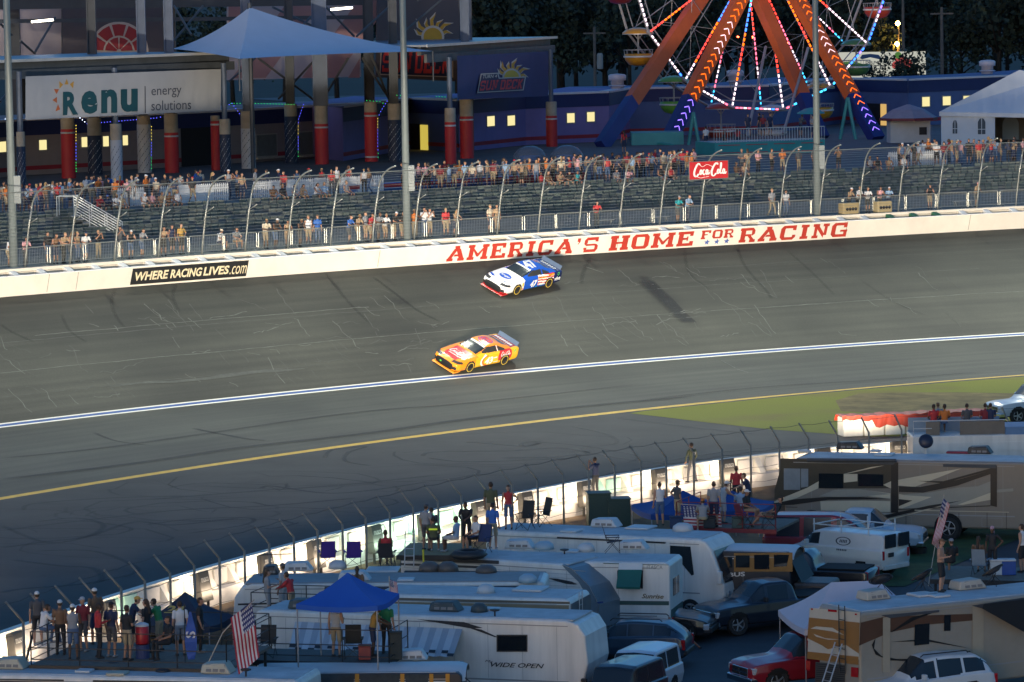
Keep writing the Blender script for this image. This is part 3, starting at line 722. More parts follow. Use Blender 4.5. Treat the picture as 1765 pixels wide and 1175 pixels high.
# ================================================================ poles, barriers, benches, stair, sign
polem = mat('pole_steel', (.21, .25, .26), .5, .3, .08, 1); cabi = mat('cabinet_grey', (.2, .23, .24), .6, 0, .08, 2)
for px, side, lab in ((24, 1, 'tall grey light pole with a cabinet, left end of the spectator walkway'), (702, 1, 'tall grey light pole with a cabinet in front of the blue striped column'), (1409, 1, 'tall grey light pole rising in front of the lit ferris wheel')):
    t = PW.atpx(px, 1.55, 7.8); p = PW.pos(t, 1.55, 7.78); o = thing('light_pole', lab, 'light pole', p, 0, 'light poles behind the catch fence')
    MB().tube([(0, 0, 0), (0, 0, 12), (0, 0, 28)], [.235, .19, .14], 12).build('pole', polem, o, smooth=True)
    MB().lathe([(.42, 0), (.42, .12), (.3, .16)], 12).build('base_plate', polem, o)
    z0 = {24: 3.6, 702: 3.0, 1409: 3.05}[px]
    MB().box((.12, -.16, z0), (.5, .2, z0+1.5)).build('cabinet', cabi, o, bevel=.02)
    m = MB().box((-3, -.12, 27.6), (3, .12, 27.9))
    m.build('crossarm', polem, o, rotz=.7)
FLOODS = [PW.atpx(x, 1.55, 7.8) for x in (-380, 24, 380, 702, 1060, 1409, 1780, 2100)]
for t in FLOODS:
    p = PW.pos(t, 1.4, 35.5); q = PW.pos(t, -14 if pix(p)[0] < 1000 else -24, 1)
    lamp_light('floodlight', p, q, FLOOD_W*(1 if pix(p)[0] < 1000 else 1.5), R(76 if pix(p)[0] < 1000 else 84), .7, (.96, 1, .84), .5)
bar = MB(); barm = mat('barrier_steel', (.34, .35, .31), .45, .5, .1, 3)
bar.tube([(-1.16, 0, .12), (-1.16, 0, 1.02), (-1.1, 0, 1.1), (1.1, 0, 1.1), (1.16, 0, 1.02), (1.16, 0, .12)], .028, 5).tube([(-1.16, 0, .2), (1.16, 0, .2)], .02, 5)
for k in range(19): bar.tube([(-1.05+k*2.1/18, 0, .2), (-1.05+k*2.1/18, 0, 1.1)], .0105, 4, caps=False)
for x in (-.9, .9): bar.tube([(x, -.3, .03), (x, 0, .2), (x, .3, .03)], .02, 4)
b0 = None; t = PW.atpx(-70, 1.9, 7.8); tend = PW.atpx(1840, 1.9, 7.8); LM = []
def landmark(px):
    for x, s in ((20,'at the left end by the light pole'),(62,'right of the left light pole'),(108,'below the metal stair'),(150,'at the foot of the metal stair'),(215,'beside the metal stair'),(262,'behind the W of the black banner'),(330,'behind the black banner'),(430,'just right of the black banner'),(500,'left of the middle light pole'),(570,'further left of middle pole'),
                 (640,'close left of the middle light pole'),(705,'at the middle light pole'),(760,'just right of the middle light pole'),(850,"above the M of the red lettering"),(920,'above the R of AMERICA'),(1000,"above the S of AMERICA'S"),(1090,'above HOME'),(1160,'above the E of HOME'),(1240,'under the red drink sign'),(1320,'above the R of RACING'),(1390,'left of the right light pole'),(1440,'right of the right light pole'),(1500,'above the end of the red lettering'),(1590,'above the green covered blocks'),(1680,'near the right end of the wall'),(1e9,'at the far right end')):
        if px < x: return s
USED = {}
ORD = ['', 'second ', 'third ', 'fourth ', 'fifth ', 'sixth ', 'seventh ', 'eighth ', 'ninth ']
def uniq(lab):
    """second, third ... from the left when nothing else tells things apart"""
    n = USED.get(lab, 0); USED[lab] = n+1
    if n == 0: return lab
    return uniq_ord(lab, n)
def uniq_ord(lab, n): return ORD[min(n, 8)] + lab
while t < tend:
    p = PW.pos(t, 1.9, 7.81); d = PW.tan(t); rz = math.atan2(d.y, d.x); px = pix(p)[0]
    lab = uniq('steel crowd barrier on the walkway, ' + landmark(px))
    if b0 is None:
        o = b0 = bar.build('crowd_barrier', barm, None, p, rz+.02); tag(o, lab, 'barrier', 'crowd barriers along the spectator walkway')
    else: o = b0.copy(); COL.objects.link(o); o.location = p; o.rotation_euler = (0, 0, rz+rnd.uniform(-.05, .05)); o['label'] = lab
    t += 2.42
m = MB(); rs = random.Random(2)
for k in range(8):
    z = 8.35+.185*(k+1); off = 9.3+k*.75; t = 4
    while t < PW.L-4:
        g = rs.choice((3, 5, 8, 11))
        for j in range(g):
            p = PW.pos(t, off, z); e = PW.tan(t); n = PW.nrm(t); M = frame3(p, e, n)
            m.box((-.22, 0, .0), (.22, .1, .24), rs.randrange(3), M); t += .52
        t += rs.choice((.5, .5, 1.0))
tag(m.build('stadium_seats', [mat('seat_a', (.11, .14, .125), .6, 0, .1), mat('seat_b', (.15, .17, .15), .6, 0, .1), mat('seat_c', (.075, .10, .095), .6, 0, .1)], fix=False), kind='stuff')
# metal stair
a, b = atD(128, 372, 235.5), atD(208, 418, 235.5); railm = mat('rail_pale', (.5, .55, .55), .45, .4, .08, 2)
st_ = thing('metal_stair', 'metal stair with many-railed sides leading down from the concourse', 'stair', b)
for dy, nm in ((0, 'railing'), (1.3, 'railing')):
    m = MB()
    for k in range(7): m.tube([a-b+V((0, dy, .18+k*.16)), V((0, dy, .18+k*.16))], .028, 5)
    for j in range(4): q = (a-b)*(j/3); m.tube([q+V((0, dy, -.1)), q+V((0, dy, 1.16))], .035, 5)
    m.tube([a-b+V((0, dy, 1.14)), a-b+V((-1.0, dy, 1.14))], .03, 5).tube([a-b+V((-1, dy, 0)), a-b+V((-1.0, dy, 1.14))], .03, 5)
    m.build(nm, railm, st_)
m = MB()
for k in range(9): q = (a-b)*(k/8); m.box((q.x-.2, q.y, q.z-.06), (q.x+.18, q.y+1.3, q.z))
m.build('steps', mat('tread_grey', (.25, .27, .27), .7, 0, .1), st_)
# drink sign on the fence
t0, t1 = PW.atpx(1188, .1, 11), PW.atpx(1254, .1, 11); p = PW.pos((t0+t1)/2, .05, 11.18); e = PW.tan((t0+t1)/2); L = t1-t0
sg = thing('fence_sign', 'red sign with white script drink lettering hung on the catch fence', 'sign', p, math.atan2(e.y, e.x))
MB().box((-L/2, 0, -.53), (L/2, .05, .53)).build('panel', mat('sign_red', (.5, .025, .03), .45, 0, .06, 1), sg, bevel=.01)
MB().box((-L/2-.04, .005, -.57), (L/2+.04, .045, -.532)).box((-L/2-.04, .005, .532), (L/2+.04, .045, .57)).box((-L/2-.04, .005, -.53), (-L/2-.002, .045, .53)).box((L/2+.002, .005, -.53), (L/2+.04, .045, .53)).build('edge', steel, sg)
m = MB()
for k, q in enumerate(cola()): m.add([((x-.5)*L*.92, -.006-.0003*(k % 7), (y-.48)*.92) for x, y in q], [tuple(range(len(q)))])
m.build('lettering', mat('sign_white', (.85, .84, .8), .5, 0, 0), sg)
# picket fences on the concourse
pick = MB()
for k in range(13): pick.prism([(-.9+k*.15-.05, 0), (-.9+k*.15+.05, 0), (-.9+k*.15+.05, 1.0), (-.9+k*.15, 1.1), (-.9+k*.15-.05, 1.0)], 0, .03)
pick.box((-1, .032, .25), (1, .07, .34)).box((-1, .032, .75), (1, .07, .84)); p0_ = None
for x in [226, 300, 330, 345, 372, 460, 486, 512, 540, 566, 592, 618, 640, 1552, 1584, 1612]:
    t = PW.atpx(x, 17.6, ZC); p = PW.pos(t, 17.6, ZC+.005); e = PW.tan(t)
    lab = uniq('white picket fence panel on the concourse, ' + landmark(x))
    if p0_ is None: o = p0_ = tag(pick.build('picket_fence', mat('picket_white', (.72, .74, .74), .6, 0, .06), None, p, math.atan2(e.y, e.x)), lab, 'picket fence', 'white picket fence panels')
    else: o = p0_.copy(); COL.objects.link(o); o.location = p; o.rotation_euler = (0, 0, math.atan2(e.y, e.x)); o['label'] = lab
# ================================================================ concourse buildings
ZR = 14.2
taupe = mat('wall_taupe', (.24, .21, .225), .8, 0, .1, .5); purp = mat('wall_purple', (.18, .15, .36), .8, 0, .1, .5); blub = mat('wall_blue', (.075, .12, .27), .8, 0, .1, .5)
fasc = mat('fascia_navy', (.012, .02, .1), .6, 0, .1, .6); trimw = mat('roof_edge_white', (.55, .53, .58), .6, 0, .08, 1); redst = mat('wall_stripe_red', (.27, .02, .035), .7, 0, .08, 1)
litw = glow('lit_window', (1, .86, .40), .4); dark = mat('opening_dark', (.012, .013, .018), .7, 0, 0)
def facade(name, pxs, cols, label, depth=14, zr=ZR):
    b = thing(name, label, 'building', at(pxs[0][0], pxs[0][1], zr)*1.0); o0 = V(b.location); b.location.z = ZC; o0.z = ZC
    P = [at(x, y, zr) for x, y in pxs]; planes = []
    for i in range(len(P)-1):
        a, c = P[i], P[i+1]; pl = Plane3(a, c-a); planes.append((pxs[i][0], pxs[i+1][0], pl)); back = V((-.35, .94, 0))*depth
        A = a-o0; C_ = c-o0; A.z = 0; C_.z = 0; H = zr-ZC; up = lambda z: V((0, 0, z))
        MB().add([A, C_, C_+up(H), A+up(H), A+back, C_+back, C_+back+up(H), A+back+up(H)], [(0,1,2,3),(4,5,6,7),(3,2,6,7),(0,3,7,4),(1,2,6,5)]).build('wall', cols[i], b)
        e = pl.n*.05
        m = MB().add([A+up(H-1.05)+e, C_+up(H-1.05)+e, C_+up(H)+e, A+up(H)+e, A+up(H-1.05), C_+up(H-1.05), C_+up(H), A+up(H)], [(0,1,2,3),(0,1,5,4),(2,3,7,6)]); m.build('fascia', fasc, b)
        e2 = pl.n*.12
        MB().add([A+up(H+.004)+e2, C_+up(H+.004)+e2, C_+up(H+.16)+e2, A+up(H+.16)+e2, A+up(H+.16)-pl.n, C_+up(H+.16)-pl.n, A+up(H+.004), C_+up(H+.004)], [(0,1,2,3),(3,2,5,4),(0,1,7,6)]).build('roof_edge', trimw, b)
        e3 = pl.n*.012
        MB().add([A+up(.35)+e3, C_+up(.35)+e3, C_+up(.65)+e3, A+up(.65)+e3], [(0,1,2,3)]).build('stripe', redst, b)
    return b, planes, o0
def on_fac(bp, name, x0, y0, x1, y1, material, lift=.03, frame=None):
    b, planes, o0 = bp; pl = [q[2] for q in planes if q[0] <= (x0+x1)/2 <= q[1]][0]; m = MB()
    zt = pl.px((x0+x1)/2, y0).z; zb = pl.px((x0+x1)/2, y1).z
    l_ = pl.px(x0, (y0+y1)/2); r_ = pl.px(x1, (y0+y1)/2); c = []
    for q, z in ((l_, zb), (r_, zb), (r_, zt), (l_, zt)): w = V((q.x, q.y, z)); c.append(w-o0)
    f = pl.n*lift; m.add([q+f for q in c]+c, [(0,1,2,3),(0,1,5,4),(1,2,6,5),(2,3,7,6),(3,0,4,7)])
    w = m.build(name, material, b)
    if frame:
        t = (c[1]-c[0]).normalized()*.09; z = V((0, 0, .09)); g = pl.n*(lift+.02); mm = MB()
        o_ = [c[0]-t-z, c[1]+t-z, c[2]+t+z, c[3]-t+z]; mm.add([q+g for q in o_]+[q+g for q in c]+o_, [(0,1,5,4),(1,2,6,5),(2,3,7,6),(3,0,4,7),(0,1,9,8),(1,2,10,9),(2,3,11,10),(3,0,8,11)]); mm.build('frame', frame, w)
    return w
bl = facade('concession_building', [(-190,224),(43,208),(300,197),(440,190),(622,180)], [taupe]*4, 'long taupe concession building with navy fascia behind the columns', zr=13.7)
wfr = mat('window_frame', (.3, .3, .28), .6, 0, 0)
for x0, y0, x1, y1 in ((-6,244,10,262),(67,241,80,258),(140,236,152,253),(177,234.5,187,252),(211,233,220,250)): on_fac(bl, 'window', x0, y0, x1, y1, litw, .03, wfr)
shut = mat('serving_shutter', (.13, .145, .15), .6, 0, .15, 3)
for x0, y0, x1, y1 in ((442,232,476,268),(514,226,592,264),(312,206,365,290)):
    on_fac(bl, 'serving_hatch', x0, y0, x1, y1, shut if x0 > 400 else dark, .04, wfr if x0 > 400 else None)
on_fac(bl, 'counter', 436, 270, 484, 273, mat('counter_steel', (.45, .42, .38), .4, .3, .1), .5); on_fac(bl, 'counter', 514, 264, 618, 267, MATS['counter_steel'], .5)
br = facade('ride_side_building', [(590,186),(706,171),(790,174),(905,165),(1049,160),(1085,154),(1325,149),(1448,136.6),(1565,139),(1765,131),(1960,118)], [purp,blub,purp,purp,purp,blub,blub,blub,blub,blub], 'long purple and blue building with navy fascia behind the ferris wheel', zr=13.8)
for x0, y0, x1, y1 in ((839,200,852,217),(874,199,887,216),(977,195,990,211),(1011.5,193,1024.5,209),(1589,167,1602,183),(1624.5,166,1638,181),(1660,165,1673,180)): on_fac(br, 'window', x0, y0, x1, y1, litw, .03, wfr)
on_fac(br, 'doorway', 708, 213, 725, 278, dark, .03); on_fac(br, 'door', 726, 215, 738, 277, glow('door_lit_yellow', (.8, .62, .1), .3), .08); on_fac(br, 'doorway', 1494, 178, 1518, 224, dark, .03); on_fac(br, 'door', 1519, 179, 1528, 222, glow('door_lit_amber', (.8, .5, .16), .35), .08)
for x, y in ((1067,158),(1273,150),(1713,131)):
    p = at(x, y, 13.8)+V((0, 5, .1)); o = thing('roof_vent', uniq('pale round vent on the roof, ' + {1067: 'left of the ferris wheel', 1273: 'behind the ferris wheel', 1713: 'above the white tent'}[x]), 'roof vent', p)
    MB().lathe([(.55, 0), (.55, .7), (.75, .75), (.75, 1.15), (.6, 1.25), (.1, 1.3)], 14).build('cowl', trimw, o, smooth=True); MB().lathe([(.62, .2), (.78, .28), (.62, .36)], 14).build('band', trimw, o)
# ================================================================ columns
crud = mat('pillar_concrete', (.33, .29, .23), .85, 0, .25, 1.2); redp = mat('pillar_red', (.40, .018, .024), .6, 0, .1, 1); navyp = mat('pillar_navy', (.012, .024, .06), .6, 0, .1, 1); whip = mat('pillar_white', (.42, .45, .5), .6, 0, .1, 1); steelc = mat('column_steel_dark', (.035, .045, .06), .6, .2, .15, 1); steell = mat('column_steel_blue', (.07, .10, .16), .6, .2, .15, 1)
PILL = [('a',20,225,243,300,16,290,'red',0),('b',38,228,252,330,15,269,'navy',1),('c',119,203,222,310,24,284,'red',0),('d',164.5,203,233,300,24.5,289,'navy',2),('e',202,214,241,316,20,277,'white',1),('f',250,200,214,308,23.5,291,'white',2),
        ('g',297,196,228,308,24,290,'red',2),('h',373,200,208,302,16,293,'red',0),('i',389.5,206,231,304,19,288,'navy',1),('j',429,192,221,296,24,295,'white',2),('k',503,180,200,288,22,303,'navy',2),('l',555.5,183,213,296,23,300,'red',3),
        ('m',641,176,193,288,22.5,303,'red',0),('n',681.5,179,206,284,23,302,'navy',2),('o',777.5,187,210,288,19,296,'red',1),('p',805.5,171,200,286,23,306,'red',2),('q',951.5,176,199,262,19,326,'red',1)]
PD = {}
WHERE = {'a':'behind the left light pole','b':'beside the left light pole','c':'under the left half of the white banner','d':'third under the white banner','e':'under the middle of the white banner','f':'under the energy lettering','g':'under the right part of the white banner','h':'behind the right end of the white banner','i':'at the right post of the white banner','j':'under the left of the sail tent','k':'under the middle of the sail tent','l':'under the wide steel column','m':'left of the middle light pole','n':'behind the middle light pole','o':'under the left post of the deck canopy','p':'left under the navy deck banner','q':'right under the navy deck banner'}
for nm, px, yt, yb, y0, wpx, D, sty, up in PILL:
    P = atD(px, y0, D); r = wpx/2*D/F; P.z = ZC; PD[nm] = P
    zt = atD(px, yt, D).z-ZC; zb = atD(px, yb, D).z-ZC
    o = thing('pillar', {'red': 'round red column with white ring', 'navy': 'round navy column with white dashes', 'white': 'round white column with dark dashes'}[sty]+', '+WHERE[nm], 'column', P, 0, 'painted columns on the concourse')
    MB().lathe([(r, zb), (r, zt), (r*.92, zt+.05)], 20).build('concrete_top', crud, o, smooth=True); smooth_angle(o.children[-1])
    pm = {'red': redp, 'navy': navyp, 'white': whip}[sty]
    MB().lathe([(r*1.03, 0), (r*1.03, zb-.001), (r, zb)], 20).build('painted_shaft', pm, o, smooth=True); smooth_angle(o.children[-1])
    m = MB()
    if sty == 'red':
        m.lathe([(r*1.04, zb-.32), (r*1.06, zb-.3), (r*1.06, zb-.22), (r*1.04, zb-.2)], 20)
        if nm == 'm': m.lathe([(r*1.04, .3), (r*1.06, .32), (r*1.06, .4), (r*1.04, .42)], 20)
        m.build('ring', whip, o)
    else:
        for row in range(int(zb/.34)):
            for k in range(7):
                a0 = k*2*PI/7+row*.55; z0 = row*.34+.1; da = .42
                pts = [(a0, z0), (a0+da, z0+.3), (a0+da, z0+.36), (a0, z0+.06)]
                if z0+.4 < zb: m.add([(r*1.045*math.cos(a), r*1.045*math.sin(a), z) for a, z in pts], [(0,1,2,3)])
        m.build('dashes', whip if sty == 'navy' else navyp, o)
    if up == 1: MB().tube([(0, 0, zt), (0, 0, 17.6-ZC)], .2, 8).build('post', steell, o)
    if up >= 2:
        w = .55 if up == 3 else .33
        MB().box((-w, -.12, zt), (w, .12, 27-ZC)).box((-w, -.3, zt), (-w+.08, -.121, 27-ZC)).box((w-.08, -.3, zt), (w, -.121, 27-ZC)).build('steel_column', steelc if nm in 'dkn' else steell, o)
# diagonal steel between columns
dm = mat('brace_steel', (.10, .105, .11), .55, .3, .1, 1); m_ = None
for i, (a, b) in enumerate((((640,95),(672,175)),((625,100),(676,178)),((445,100),(545,175)),((480,170),(550,95)),((600,100),(560,165)),((470,12),(540,45)),((505,60),(545,20)),((690,60),(760,0)),((720,0),(780,-20)),((35,70),(60,92)),((60,90),(95,30)),((560,10),(610,62)),((615,62),(670,12)),((300,70),(350,10)),((330,60),(300,10)),((0,40),(20,60)),((395,140),(440,100)),((0,175),(20,150)))):
    o = thing('brace', uniq('thin steel brace of the stand structure, '+('under the sail tent' if 400 < a[0] < 640 and a[1] > 80 else 'beside the sun sign' if a[0] > 600 else 'above the sail tent' if a[0] > 440 else 'at the left above the canopy')), 'brace', (0, 0, 0), 0, 'braces of the stand structure')
    o.location = atD(*a, 306); MB().tube([(0, 0, 0), atD(*b, 310)-o.location], .09, 6).build('rod', dm, o)
# ================================================================ back panels of the old stand
pl = Plane3(atD(655, 100, 322), (1, .55, 0)); pg = mat('panel_grey', (.085, .075, .085), .8, 0, .1, .4); pnk = mat('panel_pink', (.30, .17, .17), .8, 0, .08, .5); pwh = mat('panel_white', (.36, .32, .34), .8, 0, .08, .5); crm = mat('panel_cream', (.5, .42, .36), .7, 0, .05, 1)
def panel(name, px, label, material, D=322):
    q = Plane3(atD((px[0][0]+px[2][0])/2, 60, D), (1, .3, 0)); o = thing(name, label, 'wall panel', q.px(*px[3])); m = MB()
    A = [q.px(*c)-V(o.location) for c in px]; bk = -q.n*.3; m.add(A+[a+bk for a in A], [(0,1,2,3),(4,5,6,7),(0,1,5,4),(1,2,6,5),(2,3,7,6),(3,0,4,7)]); m.build('board', material, o); return o, q
def decal(o, q, name, polys, material, lift):
    m = MB()
    for k, p in enumerate(polys): m.add([q.px(x, y, lift+.0007*(k % 4))-V(o.location) for x, y in p], [tuple(range(len(p)))])
    return m.build(name, material, o)
o, q = panel('striped_panel', [(392,-60),(622,-60),(622,132),(392,138)], 'pink and white striped panel behind the sail tent', pwh)
decal(o, q, 'stripe', [[(x+60,-58),(x+118,-58),(x-50+28,134),(x-80,134)] for x in (480,600,720)][:2]+[[(394,-58),(440,-58),(394,90)],[(600,134),(620,100),(620,134)]], pnk, .02)
o, q = panel('striped_panel', [(-60,-60),(106,-60),(106,128),(-60,140)], 'pale panel at the left behind the light pole', pwh)
decal(o, q, 'stripe', [[(-50,-58),(20,-58),(-50,120)]], pnk, .02)
o, q = panel('arched_sign', [(108,-60),(290,-60),(290,112),(108,118)], 'dark grey panel with a red half round window emblem', pg)
c_ = (205, 88); decal(o, q, 'emblem_edge', [disc(c_, 51, -.1, PI+.1)], crm, .02)
redw = mat('emblem_red', (.32, .03, .035), .7, 0, .06, 1); seg = []
for a0, a1, r0, r1 in [(k*PI/5+.05, (k+1)*PI/5-.05, 27, 47) for k in range(5)]+[(k*PI/4+.06, (k+1)*PI/4-.06, 4, 24) for k in range(4)]:
    seg.append([(c_[0]+r*math.cos(a), c_[1]-r*math.sin(a)) for r, a in ((r0, a0), (r0, (a0+a1)/2), (r0, a1), (r1, a1), (r1, (a0+a1)/2), (r1, a0))])
decal(o, q, 'emblem', seg, redw, .045)
Z4 = lambda x, y: (600+x/5.516, 30+y/5.516)
gold = mat('sun_gold', (.5, .27, .03), .7, 0, .1, 1); redt = mat('deck_red', (.55, .04, .05), .7, 0, .06, 1); navt = mat('deck_navy', (.012, .018, .07), .7, 0, .08, 1)
o, q = panel('deck_billboard', [(652,-60),(800,-60),(803,141),(648,133)], 'dark billboard with large red deck lettering and a gold sun', pg)
c_ = Z4(805, 185); decal(o, q, 'sun_edge', flames(c_, 15, 44, .1, PI-.05, 7), crm, .02); decal(o, q, 'sun', flames(c_, 15, 40, .14, PI-.1, 7), gold, .04); decal(o, q, 'sun_ring', [disc(c_, 20)], crm, .06); decal(o, q, 'sun_disc', [disc(c_, 16)], gold, .08)
decal(o, q, 'lettering_edge', [[Z4(*p) for p in ((312,300),(1000,300),(1000,570),(298,545))]], crm, .02); decal(o, q, 'lettering_field', [[Z4(*p) for p in ((320,310),(990,310),(985,560),(308,535))]], navt, .04)
m = MB()
for s_, qq in (('SUN', ((335,325),(612,325),(600,527),(318,515))), ('DECK', ((642,325),(990,335),(965,532),(628,528)))):
    m2 = MB(); p_word(m2, q, s_, [Z4(*p) for p in qq], .06); m.add([V(v)-V(o.location) for v in m2.v], m2.f)
m.build('lettering', redt, o)
# steel frame of the old stand: columns and beams in the dark
for px, w, lab in ((28,.45,'far left'),(162,.3,'left of the red emblem'),(295,.5,'right of the red emblem'),(426,.3,'behind the sail tent peak'),(637,.4,'right of the striped panel'),(805,.5,'right of the dark billboard')):
    p = atD(px, 170, 316); o = thing('steel_column', 'dark steel column of the old stand, '+lab, 'column', (p.x, p.y, ZC), 0, 'steel columns of the old stand')
    MB().box((-w, -.08, 0), (w, .08, 17)).build('web', steelc if px != 805 else steell, o); MB().box((-w, -.3, 0), (-w+.06, -.081, 17)).build('flange', steelc, o); MB().box((w-.06, -.3, 0), (w, -.081, 17)).build('flange', steelc, o)
for y, h, lab in ((2,.75,'upper'),(31,.3,'lower')):
    a, b = atD(-40, y+6, 312), atD(640, y-2, 318); o = thing('steel_beam', lab+' dark steel beam running across the old stand', 'beam', a); M = frame3((0, 0, 0), b-a, (0, 0, 1)); MB().box((0, -h/2, -.15), ((b-a).length, h/2, .15), 0, M).build('girder', steelc, o)
tubeg = glow('tube_lamp', (1, .9, .72), 5)
for x, y in ((73,35.5),(589,14.5)):
    p = atD(x, y, 300); o = thing('tube_light', 'lit fluorescent tube '+('left above the canopy' if x < 100 else 'above the sail tent'), 'light', p); MB().tube([(-.8, 0, -.06), (.8, 0, .06)], .085, 8).build('tube', tubeg, o); MB().box((-.85, .0, .1), (.85, .12, .16)).build('fixture', steelc, o)
# ================================================================ canopies with banners
roofm = mat('canopy_roof', (.16, .2, .25), .35, .3, .15, .4); cedge = mat('canopy_edge', (.5, .5, .48), .5, .2, .1, 1); cbeam = mat('canopy_beam', (.075, .085, .095), .6, .2, .2, 1)
def canopy_roof(name, label, A, B, z, depth, dirb):
    o = thing(name, label, 'canopy', (A.x, A.y, z)); L = V((B.x-A.x, B.y-A.y, 0)); e = L.normalized(); n = V((-e.y, e.x, 0)); M = frame3((0, 0, 0), e, n); l = L.length
    MB().box((0, 0, 0), (l, depth, .14), 0, M).build('roof', roofm, o); MB().box((-.02, -.06, -.03), (l+.02, -.004, .16), 0, M).build('edge', cedge, o)
    MB().box((.3, .5, -.62), (l-.3, .8, -.02), 0, M).build('beam', cbeam, o); MB().box((.5, .12, -1.15), (l-.2, .34, -.55), 0, M).build('gutter', cbeam, o)
    m = MB()
    for k in range(7): x = l*(k+.5)/7; m.box((x-.05, .9, -.4), (x+.05, depth-.2, -.02), 0, M)
    m.build('rafters', cbeam, o); return o
canopy_roof('canopy', 'long flat grey canopy roof above the white banner', atD(-90, 122, 263), atD(409, 88, 289.5), 18.25, 12, 1)
canopy_roof('canopy', 'flat grey canopy roof above the navy deck banner', atD(735, 75, 291), atD(960, 65, 329), 18.45, 12, 1)
pb = Plane3(atD(44, 170, 267.4), atD(381, 155, 287.4)-atD(44, 170, 267.4))
b = thing('banner', 'large white banner with teal lettering and orange sun rays under the canopy', 'banner', pb.px(44, 206))
def bb(name, polys, material, lift, o=b, q=pb): return decal(o, q, name, polys, material, lift)
m = MB(); n = 16; cor = ((44,131.5),(381,118.5),(380.5,190),(44,206.5))
for i in range(n+1):
    for v in (1, 0): m.v.append(tuple(pb.px(*bil(cor, i/n, v), .02+.02*math.sin(i*1.3+v))-V(b.location)))
for i in range(n): m.f.append([2*i, 2*i+1, 2*i+3, 2*i+2]); m.m.append(0)
m.build('cloth', mat('banner_white', (.40, .41, .43), .7, 0, .05, .5), b)
Z3 = lambda x, y: (x/7.343, 100+y/7.343); Z1 = lambda x, y: (x/3.916, y/3.916)
bb('ray', [[Z3(*p) for p in t] for t in (((750,290),(800,335),(755,385)),((845,260),(820,332),(868,332)),((935,290),(885,330),(925,385)))], mat('ray_yellow', (.5, .28, .05), .7, 0, 0), .06)
bb('ray', [[Z3(*p) for p in t] for t in (((683,392),(748,392),(717,455)),((665,530),(722,490),(722,568)),((735,580),(762,650),(703,672)))], mat('ray_orange', (.45, .12, .04), .7, 0, 0), .06)
m = MB()
for ch, x0, x1, yt, yb in (('R',425,527,617,775),('e',548,658,612,768),('n',683,792,603,762),('u',815,930,600,755)):
    m2 = MB(); p_text(m2, pb, ch, [Z1(x0, yt+2), Z1(x1, yt-3), Z1(x1, yb-3), Z1(x0, yb+2)], .06, 0, .045); m.add([V(v)-V(b.location) for v in m2.v], m2.f)
m.build('lettering', mat('banner_teal', (.01, .07, .09), .7, 0, 0), b)
m = MB()
for s_, x0, x1, yt, yb in (('energy',1022,1225,596,660),('solutions',1022,1290,676,742)):
    m2 = MB(); p_text(m2, pb, s_, [Z1(x0, yt+4), Z1(x1, yt-6), Z1(x1, yb-6), Z1(x0, yb+4)], .06, 0, .0); m.add([V(v)-V(b.location) for v in m2.v], m2.f)
m2 = MB(); p_poly(m2, pb, [Z1(976,580), Z1(982,580), Z1(984,762), Z1(978,762)], .06); m.add([V(v)-V(b.location) for v in m2.v], m2.f)
m.build('small_lettering', mat('banner_slate', (.05, .06, .09), .7, 0, 0), b)
pd = Plane3(atD(789, 130, 297), atD(945, 125, 325)-atD(789, 130, 297)); d = thing('deck_banner', 'navy banner with deck lettering and gold sun under the right canopy', 'banner', pd.px(789, 172))
cor = ((788,96),(945.5,88),(945,165.5),(788.5,171.5)); m = MB()
for i in range(13):
    for v in (1, 0): m.v.append(tuple(pd.px(*bil(cor, i/12, v), .02+.02*math.sin(i*1.7+v))-V(d.location)))
for i in range(12): m.f.append([2*i, 2*i+1, 2*i+3, 2*i+2]); m.m.append(0)
m.build('cloth', mat('banner_navy', (.016, .026, .12), .7, 0, .1, .6), d)
dd = lambda nm, polys, mt, lf: decal(d, pd, nm, polys, mt, lf)
crl = mat('deck_cream', (.45, .42, .4), .7, 0, 0)
dd('sun_edge', flames(Z4(1555,572), 14, 36, -.05, PI*.93, 7), crl, .05); dd('sun', flames(Z4(1555,572), 14, 32.5, 0, PI*.9, 7), gold, .07); dd('sun_ring', [disc(Z4(1555,572), 16, 0, PI)], crl, .09); dd('sun_disc', [disc(Z4(1555,572), 13, 0, PI)], mat('sun_yellow', (.52, .36, .03), .7, 0, 0), .11)
dd('lettering_edge', [[Z4(*p) for p in ((1228,718),(1262,533),(1428,524),(1440,572),(1692,560),(1668,692))]], crl, .13); dd('lettering_field', [[Z4(*p) for p in ((1238,708),(1270,543),(1420,535),(1432,582),(1680,570),(1660,684))]], navt, .15)
m = MB()
for s_, qq in (('SUN', ((1264,602),(1432,592),(1412,684),(1246,697))), ('DECK', ((1456,592),(1672,582),(1654,674),(1440,687)))):
    m2 = MB(); p_word(m2, pd, s_, [Z4(*p) for p in qq], .17); m.add([V(v)-V(d.location) for v in m2.v], m2.f)
m.build('lettering', redt, d); m = MB(); m2 = MB(); p_text(m2, pd, 'TURN 4', [Z4(1282,545), Z4(1420,540), Z4(1412,572), Z4(1276,580)], .17, 0, .02); m.add([V(v)-V(d.location) for v in m2.v], m2.f); m.build('small_lettering', crl, d)
